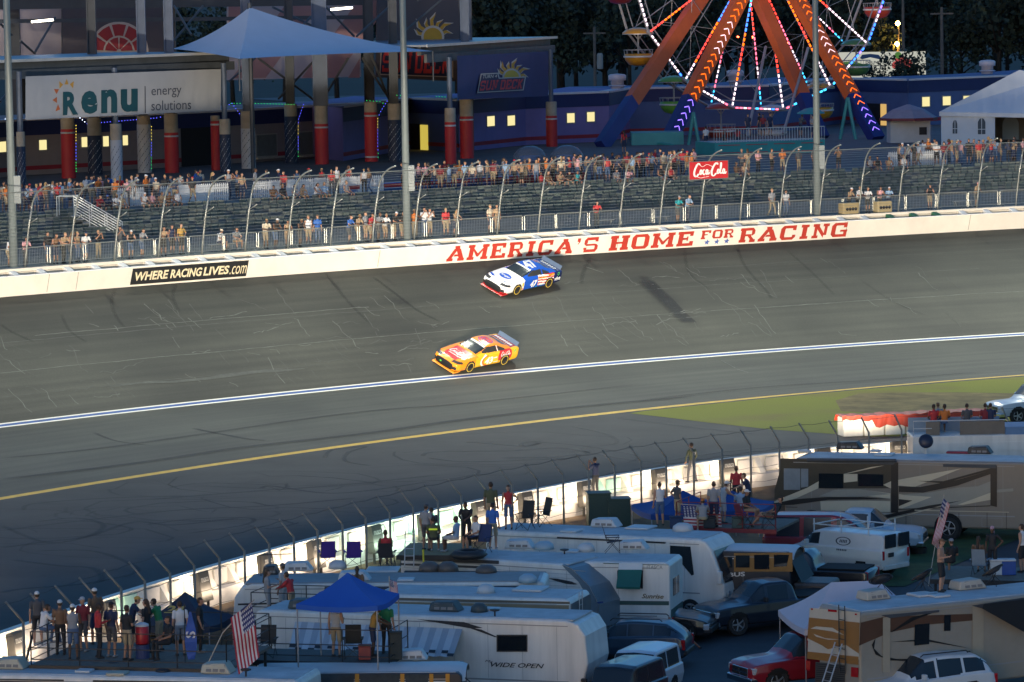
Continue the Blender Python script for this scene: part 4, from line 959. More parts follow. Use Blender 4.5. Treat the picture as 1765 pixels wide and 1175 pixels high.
# sail tent
sm_ = mat('tent_cloth', (.5, .56, .66), .75, 0, .05, .3)
pk, l_, md, rt = atD(430, 12, 287), atD(297, 84, 293), atD(412, 101, 272), atD(746, 88, 291); bk_ = atD(560, 76, 318)
o = thing('sail_tent', 'large pale peaked sail tent above the concourse', 'tent', md); m = MB()
def sail(a, b, c, n=10):
    """a peak, b c eave corners, sagging between"""
    idx = {}
    for i in range(n+1):
        for j in range(n+1-i):
            u, v = i/n, j/n; w = 1-u-v; p = a*w+b*u+c*v; p = p-V((0, 0, 1.5*w*(1-w)*(1 if w < 1 else 0)+.25*(u*v*4)*(-.3))); idx[i, j] = len(m.v); m.v.append(tuple(p-md))
    for i in range(n):
        for j in range(n-i):
            m.f.append([idx[i, j], idx[i+1, j], idx[i, j+1]]); m.m.append(0)
            if i+j < n-1: m.f.append([idx[i+1, j], idx[i+1, j+1], idx[i, j+1]]); m.m.append(0)
sail(pk, l_, md); sail(pk, md, rt); sail(pk, rt, bk_); sail(pk, bk_, l_)
m.build('cloth', sm_, o, smooth=True, fix=False); smooth_angle(o.children[-1], 25)
MB().tube([pk-md+V((0, 0, .3)), (pk.x-md.x, pk.y-md.y, ZC-md.z)], .16, 8).build('mast', steelc, o)
m = MB()
for a in (l_, md, rt): m.tube([a-md, (a.x-md.x, a.y-md.y, 16-md.z)], .06, 6)
m.build('corner_stay', steelc, o)
# string lights
cols_ = {'y': glow('bulb_yellow', (1, .7, .1), 1.2), 'b': glow('bulb_blue', (.1, .1, 1), 1.6), 'g': glow('bulb_green', (.03, .8, .15), .9), 'w': glow('bulb_white', (.7, .8, 1), 3)}
for lab, D, pts in (('beside the red column under the banner', 274, [(131,216,'y'),(131,247,'b'),(131,280,'g'),(131.5,300,'g')]), ('beside the white column under the banner', 284, [(261,218,'y'),(261,246,'b'),(261,272,'g'),(261,296,'g')]), ('beside the navy column under the sail tent', 298, [(523,180,'b'),(514.5,205,'b'),(514,217,'y'),(514,236,'b'),(514,262,'g'),(514,276,'g')]),
                    ('beside the red column left of the middle pole', 300, [(667,174,'b'),(656,192,'b'),(651,204,'y'),(651,224,'b'),(651,252,'b'),(652,264,'g'),(652,278,'g')]), ('green row under the sail tent', 300, [(398,178,'g'),(440,178,'g'),(512,180,'g')]), ('green row above the red column', 300, [(632,173,'g'),(655,175,'g'),(665,180,'g')]),
                    ('green row under the deck canopy', 300, [(752,166,'g'),(772,167,'g'),(784,168,'g')]), ('blue loop behind the banner end', 292, [(380,186,'b'),(400,178,'b'),(416,200,'b')]), ('green row beside the middle light pole', 300, [(684,164,'g'),(697,164.5,'g')]), ('blue loop at the far left', 290, [(-5,207,'b'),(5,209,'w'),(17,197,'b')]), ('blue loop under the banner', 292, [(138,203,'w'),(150,213,'b'),(270,203,'b'),(283,200,'b')])):
    o = thing('string_lights', 'string of small coloured bulbs '+lab, 'string lights', atD(pts[0][0], pts[0][1], D)); mbs = {}
    for (x0, y0, c0), (x1, y1, c1) in zip(pts, pts[1:]):
        n = max(2, int(math.hypot(x1-x0, y1-y0)/5))
        for k in range(n):
            p = atD(x0+(x1-x0)*k/n, y0+(y1-y0)*k/n, D)-V(o.location); mbs.setdefault(c0, MB()).lathe([(.004, -.03), (.03, 0), (.004, .03)], 5, 0, Matrix.Translation(p))
    for c, mb in mbs.items(): mb.build('bulbs', cols_[c], o)
# inflatable balls
infl = bpy.data.materials.new('clear_inflatable'); infl.use_nodes = True; _b = infl.node_tree.nodes['Principled BSDF']; _b.inputs['Base Color'].default_value = (.2, .21, .25, 1); _b.inputs['Roughness'].default_value = .2; _b.inputs['Alpha'].default_value = .45
for x, y, r, lab in ((913,276,33,'left'),(977,276,33,'right')):
    p = atD(x, y, 286); p.z = ZC; rr = r*286/F*.9; o = thing('inflatable_ball', lab+' of two clear inflatable balls on the concourse', 'inflatable', p)
    MB().lathe([(rr*math.cos(a)*.99+.01, rr*.55+rr*.8*math.sin(a)) for a in [R(-88+k*11) for k in range(17)]], 22).build('bubble', infl, o, smooth=True); MB().lathe([(.5, rr*.5), (.8, rr*.52), (.8, rr*.75), (.5, rr*.77)], 12).build('inner_ring', mat('ball_blue', (.03, .12, .4), .4, 0, 0), o)
# blue and red bumper wall of the ball pool
for x0, x1, col, lab in ((600,760,(.05,.16,.42),'blue and red'),(760,890,(.05,.1,.3),'dark blue'),(890,1010,(.42,.03,.04),'red')):
    a, b = at(x0, 334-(x0-600)*.06, ZC), at(x1, 334-(x1-600)*.06, ZC); o = thing('pool_edge', 'long '+lab+' inflatable pool edge on the concourse', 'inflatable', a); M = frame3((0, 0, 0), b-a, (-(b-a).y, (b-a).x, 0)); L = (b-a).length
    MB().box((0, 0, 0), (L, .5, .55), 0, M).build('tube', cm(col, .4), o, bevel=.15); MB().box((.1, -.02, .28), (L-.1, -.003, .5), 0, M).build('band', cm((.45, .04, .05), .4), o)
# frame tent and booth at the right
tw_ = mat('frame_tent_white', (.5, .55, .62), .7, 0, .05, .5)
pt = Plane3(atD(1622, 245, 313), (1, .12, 0)); o = thing('frame_tent', 'large white frame tent with arched windows at the right', 'tent', pt.px(1622, 252)); O = V(o.location)
A, B_ = pt.px(1622, 190)-O, pt.px(1900, 196)-O; bk_ = V((2.2, 9, 0)); H = A.z
ridge = [A+bk_*.5+V((5.5, 0, 2.9)), B_+bk_*.5+V((-4, 0, 2.9))]
m = MB().add([A-V((.15, .15, .1)), B_-V((0, .15, .1)), ridge[1], ridge[0], A+bk_-V((.15, 0, .1)), B_+bk_], [(0,1,2,3),(0,3,4),(3,2,5,4),(1,5,2)]); m.build('roof', tw_, o)
MB().add([A-V((.16, .17, .42)), B_-V((0, .17, .42)), B_-V((0, .17, .1)), A-V((.16, .17, .1)), A+bk_-V((.16, 0, .42)), A+bk_-V((.16, 0, .1))], [(0,1,2,3),(0,3,5,4)]).build('valance', tw_, o)
wl = pt.px(1714, 215)-O
MB().add([(A.x, A.y, 0), (wl.x, wl.y, 0), (wl.x, wl.y, H-.2), (A.x, A.y, H-.2)], [(0,1,2,3)]).build('side_wall', tw_, o)
MB().add([(A.x, A.y, 0), (A.x+bk_.x, A.y+bk_.y, 0), (A.x+bk_.x, A.y+bk_.y, H-.2), (A.x, A.y, H-.2)], [(0,1,2,3)]).build('side_wall', tw_, o)
MB().add([(A.x+bk_.x, A.y+bk_.y, 0), (B_.x+bk_.x, B_.y+bk_.y, 0), (B_.x+bk_.x, B_.y+bk_.y, H-.2), (A.x+bk_.x, A.y+bk_.y, H-.2)], [(0,1,2,3)]).build('back_wall', mat('tent_inside', (.2, .17, .15), .8, 0, .1), o)
for x, yb_, yt_, w in ((1646,230,206,8),(1692,231,203,13)):
    m = MB(); pts = [(x-w/2, yb_), (x+w/2, yb_), (x+w/2, yt_+7), (x+w*.3, yt_+2), (x, yt_), (x-w*.3, yt_+2), (x-w/2, yt_+7)]; m.add([pt.px(a, c, .03)-O for a, c in pts], [tuple(range(7))]); wo = m.build('window', mat('tent_window', (.04, .06, .09), .3, 0, 0), o)
    m = MB(); m.add([pt.px(a, c, .05)-O for a, c in ((x-.5, yb_), (x+.5, yb_), (x+.5, yt_), (x-.5, yt_), (x-w/2, yb_-9), (x+w/2, yb_-9), (x+w/2, yb_-8), (x-w/2, yb_-8))], [(0,1,2,3),(4,5,6,7)]); m.build('frame', tw_, wo)
pe = Plane3(atD(1745, 215, 321), (1, .12, 0)); m = MB(); m.add([pe.px(a, c)-O for a, c in disc((1742, 214), 14, 0, PI, 12)+[(1728,240),(1756,240)]], [tuple(range(13))+(14-1, 14)]); m.build('arched_opening', mat('opening_pale', (.3, .36, .42), .7, 0, 0), o)
m = MB()
for x in (1714, 1780): q = pt.px(x, 215)-O; m.tube([(q.x, q.y, 0), (q.x, q.y, H-.2)], .05, 6)
m.build('pole', tw_, o)
p = atD(1566, 236, 322); p.z = ZC; o = thing('ticket_booth', 'white ticket booth under a peaked umbrella roof beside the tent', 'booth', p, .1)
MB().box((-1.6, -.8, 0), (1.6, .8, 1.7)).build('cabin', mat('booth_white', (.42, .44, .47), .6, 0, .06), o); MB().box((.7, -.84, .6), (1.3, -.803, 1.2)).build('window', dark, o)
MB().lathe([(2.35, 1.75), (2.35, 1.95)], 8).build('roof_band', mat('booth_red', (.12, .02, .03), .7, 0, 0), o); MB().lathe([(2.3, 1.952), (1.3, 2.6), (.1, 3.0)], 8).build('roof', mat('booth_roof', (.22, .2, .26), .7, 0, .1), o)
# ================================================================ ferris wheel
YAW = R(34); HUB = atD(1297, -93, 341); fu = V((math.cos(YAW), math.sin(YAW), 0)); fn = V((math.sin(YAW), -math.cos(YAW), 0)); FR = 13.8; FW = 2.9
fw = thing('ferris_wheel', 'lit ferris wheel with coloured spokes on chevron-lit legs behind the terrace', 'ferris wheel', (HUB.x, HUB.y, ZC))
hz = HUB.z-ZC
def fp_(th, r, w=0): return fu*(r*math.sin(th)) + V((0, 0, hz-r*math.cos(th))) + fn*w
whs = mat('wheel_steel', (.3, .3, .33), .5, .3, .08, 2)
LED = {'r': glow('led_red', (1, .035, .02), 1.8), 'o': glow('led_orange', (1, .13, .0), 1.5), 'w': glow('led_white', (1, .76, .86), 1.0), 'b': glow('led_blue', (.03, .16, 1), 1.9), 'p': glow('led_violet', (.3, .17, 1), 1.3), 'c': glow('led_cyan', (.04, .5, 1), 1.6), 'm': glow('led_pink', (1, .12, .2), 1.6)}
TH = [R(7.7+22.5*k) for k in range(16)]
for w in (FW/2, -FW/2):
    m = MB(); pts = [fp_(TH[k % 16], FR, w) for k in range(17)]
    for a, b in zip(pts, pts[1:]):
        m.tube([a, b], .11, 6); m.tube([a+(V((0, 0, hz))-a)*.045, b+(V((0, 0, hz))-b)*.045], .05, 5)
    m.build('rim', whs, fw)
for k in range(16):
    for w in (FW/2, -FW/2):
        m = MB(); a = fp_(TH[k], FR, w); h = fp_(0, 0, w*.75); m.tube([h, a], .05, 5); b = fp_(TH[k]+R(11.25), FR*.45, w*.9)
        b2 = fp_(TH[k]+R(22.5), FR*.62, w*.95); m.tube([fp_(TH[k], FR*.62, w*.95), b2], .024, 4); m.tube([fp_(TH[k], FR*.62, w*.95), fp_(TH[k]+R(22.5), FR*.93, w)], .024, 4); m.tube([fp_(TH[k]+R(22.5), FR*.62, w*.95), fp_(TH[k], FR*.88, w)], .03, 4)
        m.build('spoke', whs, fw)
    m = MB().tube([fp_(TH[k], FR, FW/2), fp_(TH[k], FR, -FW/2)], .08, 6); m.build('axle', whs, fw)
def dashes(a, b, seq, w, h, gap=.4, step=.42, off=V((0, 0, 0))):
    mbs = {}; L = (b-a).length; n = int(L/step); d = (b-a).normalized(); s_ = d.cross(fn).normalized()
    for k in range(n):
        c = seq[min(len(seq)-1, int(k/n*len(seq)))]; p = a+d*(k*step)+off; q = p+d*step*(1-gap)
        mbs.setdefault(c, MB()).add([p-s_*w+fn*.05, q-s_*w+fn*.05, q+s_*w+fn*.05, p+s_*w+fn*.05, p-s_*w-fn*.02, q-s_*w-fn*.02, q+s_*w-fn*.02, p+s_*w-fn*.02], [(0,1,2,3),(0,1,5,4),(2,3,7,6),(4,5,6,7),(0,3,7,4),(1,2,6,5)])
    for c, mb in mbs.items(): mb.build('light_strip', LED[c], fw)
SEQ = {0: 'wwwwwrrrrooobbrrrroo', 1: 'wwwwyoorrrooowwoorr'.replace('y', 'w'), 2: 'wwwwwwwwroorrrrrooo', 3: 'rooorrrooowwooo', 13: 'rrooorrbbccrrooo', 14: 'wworrrroobbbrrrooo', 15: 'wwwoorrroobbbccrroo'}
for k in range(16):
    dashes(fp_(TH[k], FR*.985, FW/2+.09), fp_(TH[k], FR*.12, FW/2*.75+.09), SEQ.get(k, 'rrroooowww'), .06, .05)
    if k in (0, 1, 15, 2): dashes(fp_(TH[k], FR*.97, -FW/2), fp_(TH[k], FR*.2, -FW/2*.75), 'cmwmmmrrmm', .045, .04)
RIM = {15: 'mwmcmwbm', 0: 'mcccbccc', 1: 'cbwwbbpb', 2: 'bbwpbb', 14: 'cbwwwwwm', 13: 'wwwwwwwb', 12: 'wwwwwww', 3: 'ooowwwpp', 4: 'wwwpp'}
for k in range(16):
    a, b = fp_(TH[k], FR*1.0, FW/2+.12), fp_(TH[(k+1) % 16], FR*1.0, FW/2+.12)
    dashes(a+(b-a)*.07, a+(b-a)*.93, RIM.get(k, 'wwww'), .065, .05)
# legs
orl = mat('leg_orange', (.5, .10, .02), .5, 0, .12, .6); bll = mat('leg_blue', (.012, .022, .16), .5, 0, .12, .6); tel = mat('ride_teal', (.03, .24, .26), .55, 0, .12, .7)
def leg(foot, apex, split, wd, front, seq):
    d = apex-foot; L = d.length; M = frame3(foot, d, fn.cross(d)); O = V(fw.location)
    Mo = Matrix.Translation(-O) @ M; k = L*split
    MB().box((0, -wd*.5, -wd*.35), (k, wd*.5, wd*.35), 0, Mo).build('leg', bll, fw); MB().box((k+.002, -wd*.5, -wd*.35), (L, wd*.5, wd*.35), 0, Mo).build('leg', orl, fw)
    if not front: return
    sgn = 1 if (Mo.to_3x3() @ V((0, 0, 1))).dot(fn) > 0 else -1; z = sgn*(wd*.35+.02); mbs = {}; n = int(L*.94/.68)
    for i in range(n):
        x = .7+i*.68; c = seq[min(len(seq)-1, int(x/L*len(seq)))]; mb = mbs.setdefault(c, MB())
        for sy in (-1, 1):
            for j in range(4):
                y0 = sy*(.02+.085*j); x0 = x+.25-.085*j*1.0 if True else x
                mb.add([(x0, y0, z), (x0-.09, y0+sy*.055, z), (x0-.02, y0+sy*.085, z), (x0+.07, y0+sy*.03, z)], [(0,1,2,3)], 0, Mo)
    for c, mb in mbs.items(): mb.build('chevron_lights', LED[c], fw)
apx = HUB+fn*2.0; apb = HUB-fn*2.4
fl, fr_ = at(1150, 246, ZC), at(1512, 240, ZC)
leg(fl, apx, .22, 1.15, True, 'ppppooooowwwoooooooo'); leg(fr_, apx, .22, 1.15, True, 'pppooooowwwooooooooo')
bkl, bkr = at(1036, 253, ZC), at(1417, 238, ZC)
leg(bkl, apb, .22, 1.1, False, ''); leg(bkr, apb, .22, 1.1, False, '')
MB().tube([apx+fn*.4-V(fw.location), apb-fn*.4-V(fw.location)], .55, 14).build('hub', orl, fw)
m = MB()
for x0, y0, x1, y1 in ((1320,80,1288,205),(1393,82,1350,200)): m.tube([atD(x0, y0, 338)-V(fw.location), atD(x1, y1+30, 332)-V(fw.location)], .12, 6)
m.build('strut', whs, fw)
# gondolas: hung between the rims
def gondola(k, col, lab):
    p = fp_(TH[k], FR, 0)+V(fw.location); o = thing('gondola', lab, 'gondola', p, YAW*.4, 'ferris wheel gondolas')
    c = cm(col, .4, coat=.3); MB().lathe([(1.28, -.12), (1.3, -.02), (1.0, .22), (.5, .36), (.05, .4)], 18).build('umbrella', c, o, smooth=True); smooth_angle(o.children[-1], 50)
    MB().lathe([(1.2, -.16), (1.31, -.16), (1.31, -.08), (1.2, -.08)], 18).build('umbrella_rim', whs, o)
    MB().tube([(0, 0, .1), (0, 0, -2.4)], .07, 8).tube([(-.35, 0, -.15), (0, 0, -.6)], .045, 5).tube([(.35, 0, -.15), (0, 0, -.6)], .045, 5).build('post', whs, o)
    MB().lathe([(.3, -2.75), (.8, -2.62), (1.1, -2.25), (1.18, -1.75), (1.14, -1.75), (1.06, -2.2), (.78, -2.55), (.1, -2.62)], 18).build('tub', c, o, smooth=True); smooth_angle(o.children[-1], 50)
    MB().lathe([(1.2, -2.05), (1.23, -2.03), (1.23, -1.93), (1.2, -1.91)], 18).build('band', mat('gondola_band', (.55, .55, .55), .5, 0, 0), o)
    m = MB()
    for j in range(14): a = 2*PI*j/14; m.tube([(1.17*math.cos(a), 1.17*math.sin(a), -1.75), (1.2*math.cos(a), 1.2*math.sin(a), -1.42)], .02, 4)
    m.lathe([(1.18, -1.45), (1.23, -1.45), (1.23, -1.4), (1.18, -1.4)], 18); m.build('guard_rail', whs, o)
for k, col, lab in ((13, (.5, .22, .01), 'yellow gondola at the left of the ferris wheel'), (14, (.12, .36, .05), 'bright green gondola low at the left of the ferris wheel'), (15, (.35, .05, .03), 'red gondola near the foot of the left lit leg'), (0, (.4, .4, .42), 'white gondola at the very bottom of the wheel'), (1, (.45, .24, .01), 'yellow gondola behind the right light pole'), (2, (.06, .17, .05), 'dark green gondola at the right of the ferris wheel'), (3, (.4, .05, .03), 'red gondola high at the right edge of the wheel'), (12, (.1, .01, .02), 'dark red gondola high at the left edge of the wheel'), (4, (.3, .2, .02), 'yellow gondola above the frame on the right')):
    if k == 4: continue
    gondola(k, col, lab)
# loading platform, rails, teal machinery
o = thing('ride_platform', 'teal loading platform with railings under the ferris wheel', 'platform', at(1232, 268, ZC)); O = V(o.location); a, b = O, at(1422, 262, ZC)
M = frame3((0, 0, 0), b-a, V((-(b-a).y, (b-a).x, 0))); L = (b-a).length
MB().box((0, 0, 0), (L, 4, .95), 0, M).build('deck', tel, o); m = MB()
for k in range(4): m.box((.3+k*L/4, -.03, .15), (k*L/4+L/4-.2, -.004, .2), 0, M).box((.3+k*L/4, -.03, .72), (k*L/4+L/4-.2, -.004, .77), 0, M)
m.build('trim', mat('ride_red', (.35, .03, .05), .5, 0, 0), o); m = MB()
for k in range(42): x = L*k/41; z = .95; m.tube([V((x, .1, z)), V((x, .1, z+1.0))], .022, 4, 0, M)
m.tube([(0, .1, 1.95), (L, .1, 1.95)], .03, 5, 0, M).tube([(0, .1, 1.05), (L, .1, 1.05)], .025, 5, 0, M); m.build('railing', railm, o)
m = MB()
for x in (1190, 1208): m.tube([at(x, 252, ZC)-O+V((0, 3, 0)), at(1199, 252, ZC)-O+V((0, 3, 2.6))], .14, 6)
m.build('support', tel, o); m = MB(); m.box(tuple(at(1090, 252, ZC)-O+V((0, 2, 0))), tuple(at(1180, 250, ZC)-O+V((0, 5, 1.0)))); m.tube([at(1085, 240, ZC+.4)-O, at(1160, 250, ZC)-O], .1, 5); m.tube([at(1448, 240, ZC)-O, at(1462, 240, ZC)-O+V((0, 0, 3.4))], .14, 6); m.tube([at(1475, 240, ZC)-O, at(1462, 240, ZC)-O+V((0, 0, 3.4))], .14, 6)
m.build('machinery', tel, o)
p = at(1398, 240, ZC); o = thing('parasol', 'teal parasol beside the right light pole under the wheel', 'parasol', p); MB().tube([(0, 0, 0), (0, 0, 2.2)], .04, 6).build('pole', whs, o); MB().lathe([(1.15, 2.1), (1.1, 2.2), (.5, 2.5), (.05, 2.6)], 12).build('canopy', mat('parasol_teal', (.02, .26, .3), .6, 0, 0), o)
# ================================================================ far background
tr_rnd = random.Random(11)
leafm = [mat('leaf_dark', (.009, .024, .02), .9, 0, .3, .4), mat('leaf_mid', (.014, .034, .028), .9, 0, .3, .4), mat('leaf_pale', (.022, .045, .034), .9, 0, .3, .4)]; barkm = mat('bark', (.014, .013, .012), .9, 0, .2)
def tree_proto(seed, H, Wd, n):
    r = random.Random(seed); tr = MB(); crown = MB(); tr.tube([(0, 0, 0), (.1, 0, H*.35), (0, .1, H*.75)], [.3, .22, .08], 7); tips = []
    for k in range(9):
        a = r.uniform(0, 2*PI); z = H*r.uniform(.22, .6); q = V((math.cos(a)*Wd*r.uniform(.5, .95), math.sin(a)*Wd*r.uniform(.5, .95), z+H*r.uniform(.1, .32))); tr.tube([(0, 0, z), q*.5+V((0, 0, z*.55)), q], [.12, .08, .03], 5); tips.append(q)
    for k in range(7): tips.append(V((r.uniform(-.4, .4)*Wd, r.uniform(-.4, .4)*Wd, H*r.uniform(.45, .97))))
    for q in tips:
        cr = Wd*r.uniform(.3, .55)
        for j in range(n):
            d = V((r.gauss(0, 1), r.gauss(0, 1), r.gauss(0, .8))).normalized()*cr*r.uniform(.35, 1.0)**.6; c = q+d; s_ = r.uniform(.16, .42)
            e1 = V((r.uniform(-1, 1), r.uniform(-1, 1), r.uniform(-1, 1))).normalized()*s_; e2 = e1.cross(V((r.uniform(-1, 1), r.uniform(-1, 1), r.uniform(-1, 1)))).normalized()*s_*.8
            crown.add([c-e1, c+e2, c+e1, c-e2], [(0,1,2,3)], r.choice((0, 0, 1, 1, 2)))
    return tr, crown
protos = []
for i, (H, Wd) in enumerate(((13, 4.2), (15, 5.0), (11, 4.6))):
    o = thing('broad_tree', '', 'tree', (0, 0, 0), 0, 'dark trees beyond the speedway'); a, b = tree_proto(20+i, H, Wd, 115); a.build('trunk', barkm, o, smooth=True); b.build('crown', leafm, o, fix=False); protos.append(o)
spots = []
for row, (D, dx) in enumerate(((430, 62), (462, 70), (500, 80))):
    x = 790+row*25
    while x < 2050: spots.append((x+tr_rnd.uniform(-20, 20), D+tr_rnd.uniform(-8, 8))); x += dx
for x in range(-320, 700, 90): spots.append((x, 455+tr_rnd.uniform(-20, 20)))
used_p = set(); tl_ = []
for x, D in spots:
    if 1515 < x < 1600 and D < 455: continue
    p = atD(x, 100, D); p.z = 9.8+max(0, D-430)*.006; k = tr_rnd.randrange(3); sc = tr_rnd.uniform(.85, 1.2)
    t = 'dark leafy tree '+('left of the ferris wheel' if x < 1010 else 'behind the ferris wheel' if x < 1480 else 'behind the fruit billboard' if x < 1620 else 'above the right end of the building' if x < 1800 else 'beyond the right edge')+(' in the front row' if D < 442 else ' in the middle row' if D < 478 else ' on the far slope')
    if x < 700: t = 'dark leafy tree far behind the old stand'
    t = uniq(t)
    if k not in used_p: used_p.add(k); o = protos[k]; o.location = p; o['label'] = t; o.rotation_euler = (0, 0, tr_rnd.uniform(0, 6)); o.scale = (sc,)*3
    else: copy_tree(protos[k], location=p, rotation_euler=(0, 0, tr_rnd.uniform(0, 6)), scale=(sc,)*3, label=t)
woodm = mat('pole_wood', (.09, .085, .08), .85, 0, .2)
for x, yt, yb, D, lab in ((1026,46,150,400,'wooden power pole with transformer left of the wheel'),(1624,12,134,390,'tall wooden power pole with crossarm at the right'),(1557,-20,90,410,'wooden pole beside the lit street lamps')):
    b, t = atD(x, yb, D), atD(x, yt, D); b.z = 10; h = t.z-10; o = thing('power_pole', lab, 'power pole', b); MB().tube([(0, 0, 0), (0, 0, h)], [.2, .13], 7).build('pole', woodm, o)
    MB().box((-1.1, -.06, h-.7), (1.1, .06, h-.55)).build('crossarm', woodm, o)
    if x == 1026: MB().lathe([(.28, h*.52), (.3, h*.53), (.3, h*.68), (.22, h*.7)], 10, 0, Matrix.Translation((.5, -.2, 0))).build('transformer', cabi, o)
m0 = glow('lamp_orange', (1, .45, .06), 60)
for x, y, lab in ((1547.5,40,'upper'),(1546,76,'lower')):
    p = atD(x, y, 420); o = thing('street_lamp', lab+' glowing orange street lamp among the dark trees', 'street lamp', p); MB().lathe([(.02, -.26), (.22, -.08), (.22, .1), (.02, .26)], 8).build('lamp', m0, o); MB().tube([(.1, .3, .3), (.1, .3, -8)], .09, 6).build('pole', woodm, o)
    ld = bpy.data.lights.new('street_lamp_glow', 'POINT'); ld.energy = 40; ld.color = (1, .5, .12); ld.shadow_soft_size = .3; lo = bpy.data.objects.new('street_lamp_glow', ld); COL.objects.link(lo); lo.location = p+V((0, -.8, 0))
for x, y, lab in ((1344,72.5,'left'),(1358,72.5,'right'),(1272,63,'single'),(1297,64,'far')):
    p = atD(x, y, 425); o = thing('signal_light', lab+' small red light glowing behind the ferris wheel', 'light', p); MB().lathe([(.02, -.14), (.14, 0), (.02, .14)], 6).build('lamp', glow('tail_red', (1, .08, .03), 8), o); MB().tube([(0, .1, 0), (0, .1, -3)], .05, 5).build('post', woodm, o)
pf = Plane3(atD(1478, 110, 400), (1, .1, 0)); o = thing('billboard', 'pale supermarket billboard with price lettering and fruit beyond the building', 'billboard', pf.px(1478, 132)); O = V(o.location)
sgn_ = lambda nm, polys, mt, lf: decal(o, pf, nm, polys, mt, lf)
sgn_('board', [[(1440,90),(1595,88),(1596,133),(1440,135)]], glow('billboard_face', (.5, .5, .42), .42), 0)
gw = glow('billboard_green', (.08, .22, .03), .3); sgn_('produce', [[(1441,108),(1470,105),(1487,110),(1486,122),(1478,130),(1441,133)]], gw, .05); sgn_('fruit', [disc((1552,104), 9), disc((1563,110), 10), disc((1544,112), 7)], glow('billboard_red', (.4, .06, .05), .4), .05); sgn_('leaf', [disc((1548,95), 6)], gw, .08)
sgn_('emblem', [[(1482,100),(1486,94),(1500,92.5),(1514,94),(1520,100),(1516,102),(1500,98.5),(1486,102)]], mat('billboard_blue', (.03, .08, .2), .6, 0, 0), .05)
for s_, q in (('DELIVERING', ((1492,105),(1536,104.5),(1536,109),(1492,109.5))), ('PRICES', ((1493,112),(1527,111.5),(1527,119),(1493,119.5)))):
    m2 = MB(); p_text(m2, pf, s_, q, .08, 0, .03); MB().add([V(v)-O for v in m2.v], m2.f).build('lettering', mat('billboard_ink', (.03, .05, .08), .6, 0, 0), o)
MB().tube([(.6, .5, 0), (.6, .5, -5)], .2, 6).tube([(5, .5, 0), (5, .5, -5)], .2, 6).build('post', woodm, o)
p = atD(1560, 135, 392); p.z = 9.9; copy_tree(protos[2], location=p, rotation_euler=(0, 0, 1), scale=(.5, .5, .52), label='small dark tree partly hiding the fruit billboard'); p = atD(1505, 135, 392); p.z = 9.9; copy_tree(protos[0], location=p, rotation_euler=(0, 0, 2), scale=(.3, .3, .36), label='little dark tree before the lower left of the billboard')
# ================================================================ people
CLR = {'white': (.62,.62,.62), 'black': (.018,.018,.02), 'navy': (.02,.03,.075), 'blue': (.03,.12,.42), 'pale blue': (.25,.38,.55), 'red': (.42,.03,.035), 'maroon': (.2,.02,.03), 'grey': (.24,.25,.27), 'pale grey': (.42,.42,.43), 'dark grey': (.07,.072,.08),
       'tan': (.36,.25,.15), 'brown': (.16,.09,.05), 'khaki': (.34,.27,.17), 'cream': (.52,.45,.34), 'pink': (.6,.32,.34), 'orange': (.55,.16,.03), 'green': (.02,.2,.08), 'olive': (.08,.09,.045), 'teal': (.02,.3,.34), 'yellow': (.6,.36,.08), 'denim': (.07,.12,.22), 'skin': (.38,.2,.13), 'gold': (.42,.26,.07)}
SKINS = [(.42,.24,.16), (.36,.19,.12), (.30,.155,.095), (.12,.06,.035)]
def capsule(mb, a, b, ra, rb, n=8):
    a, b = V(a), V(b); d = (b-a); L = d.length
    if L < 1e-6: d = V((0, 0, 1)); L = 1e-6
    d = d/L
    mb.tube([a-d*ra*.95, a-d*ra*.6, a, b, b+d*rb*.6, b+d*rb*.95], [ra*.3, ra*.8, ra, rb, rb*.8, rb*.3], n)
def ellipsoid(mb, c, r, n=10):
    rings = []
    for i in range(1, 8):
        th = PI*i/8; rings.append([(c[0]+r[0]*math.sin(th)*math.cos(2*PI*j/n), c[1]+r[1]*math.sin(th)*math.sin(2*PI*j/n), c[2]-r[2]*math.cos(th)) for j in range(n)])
    mb.loft(rings)
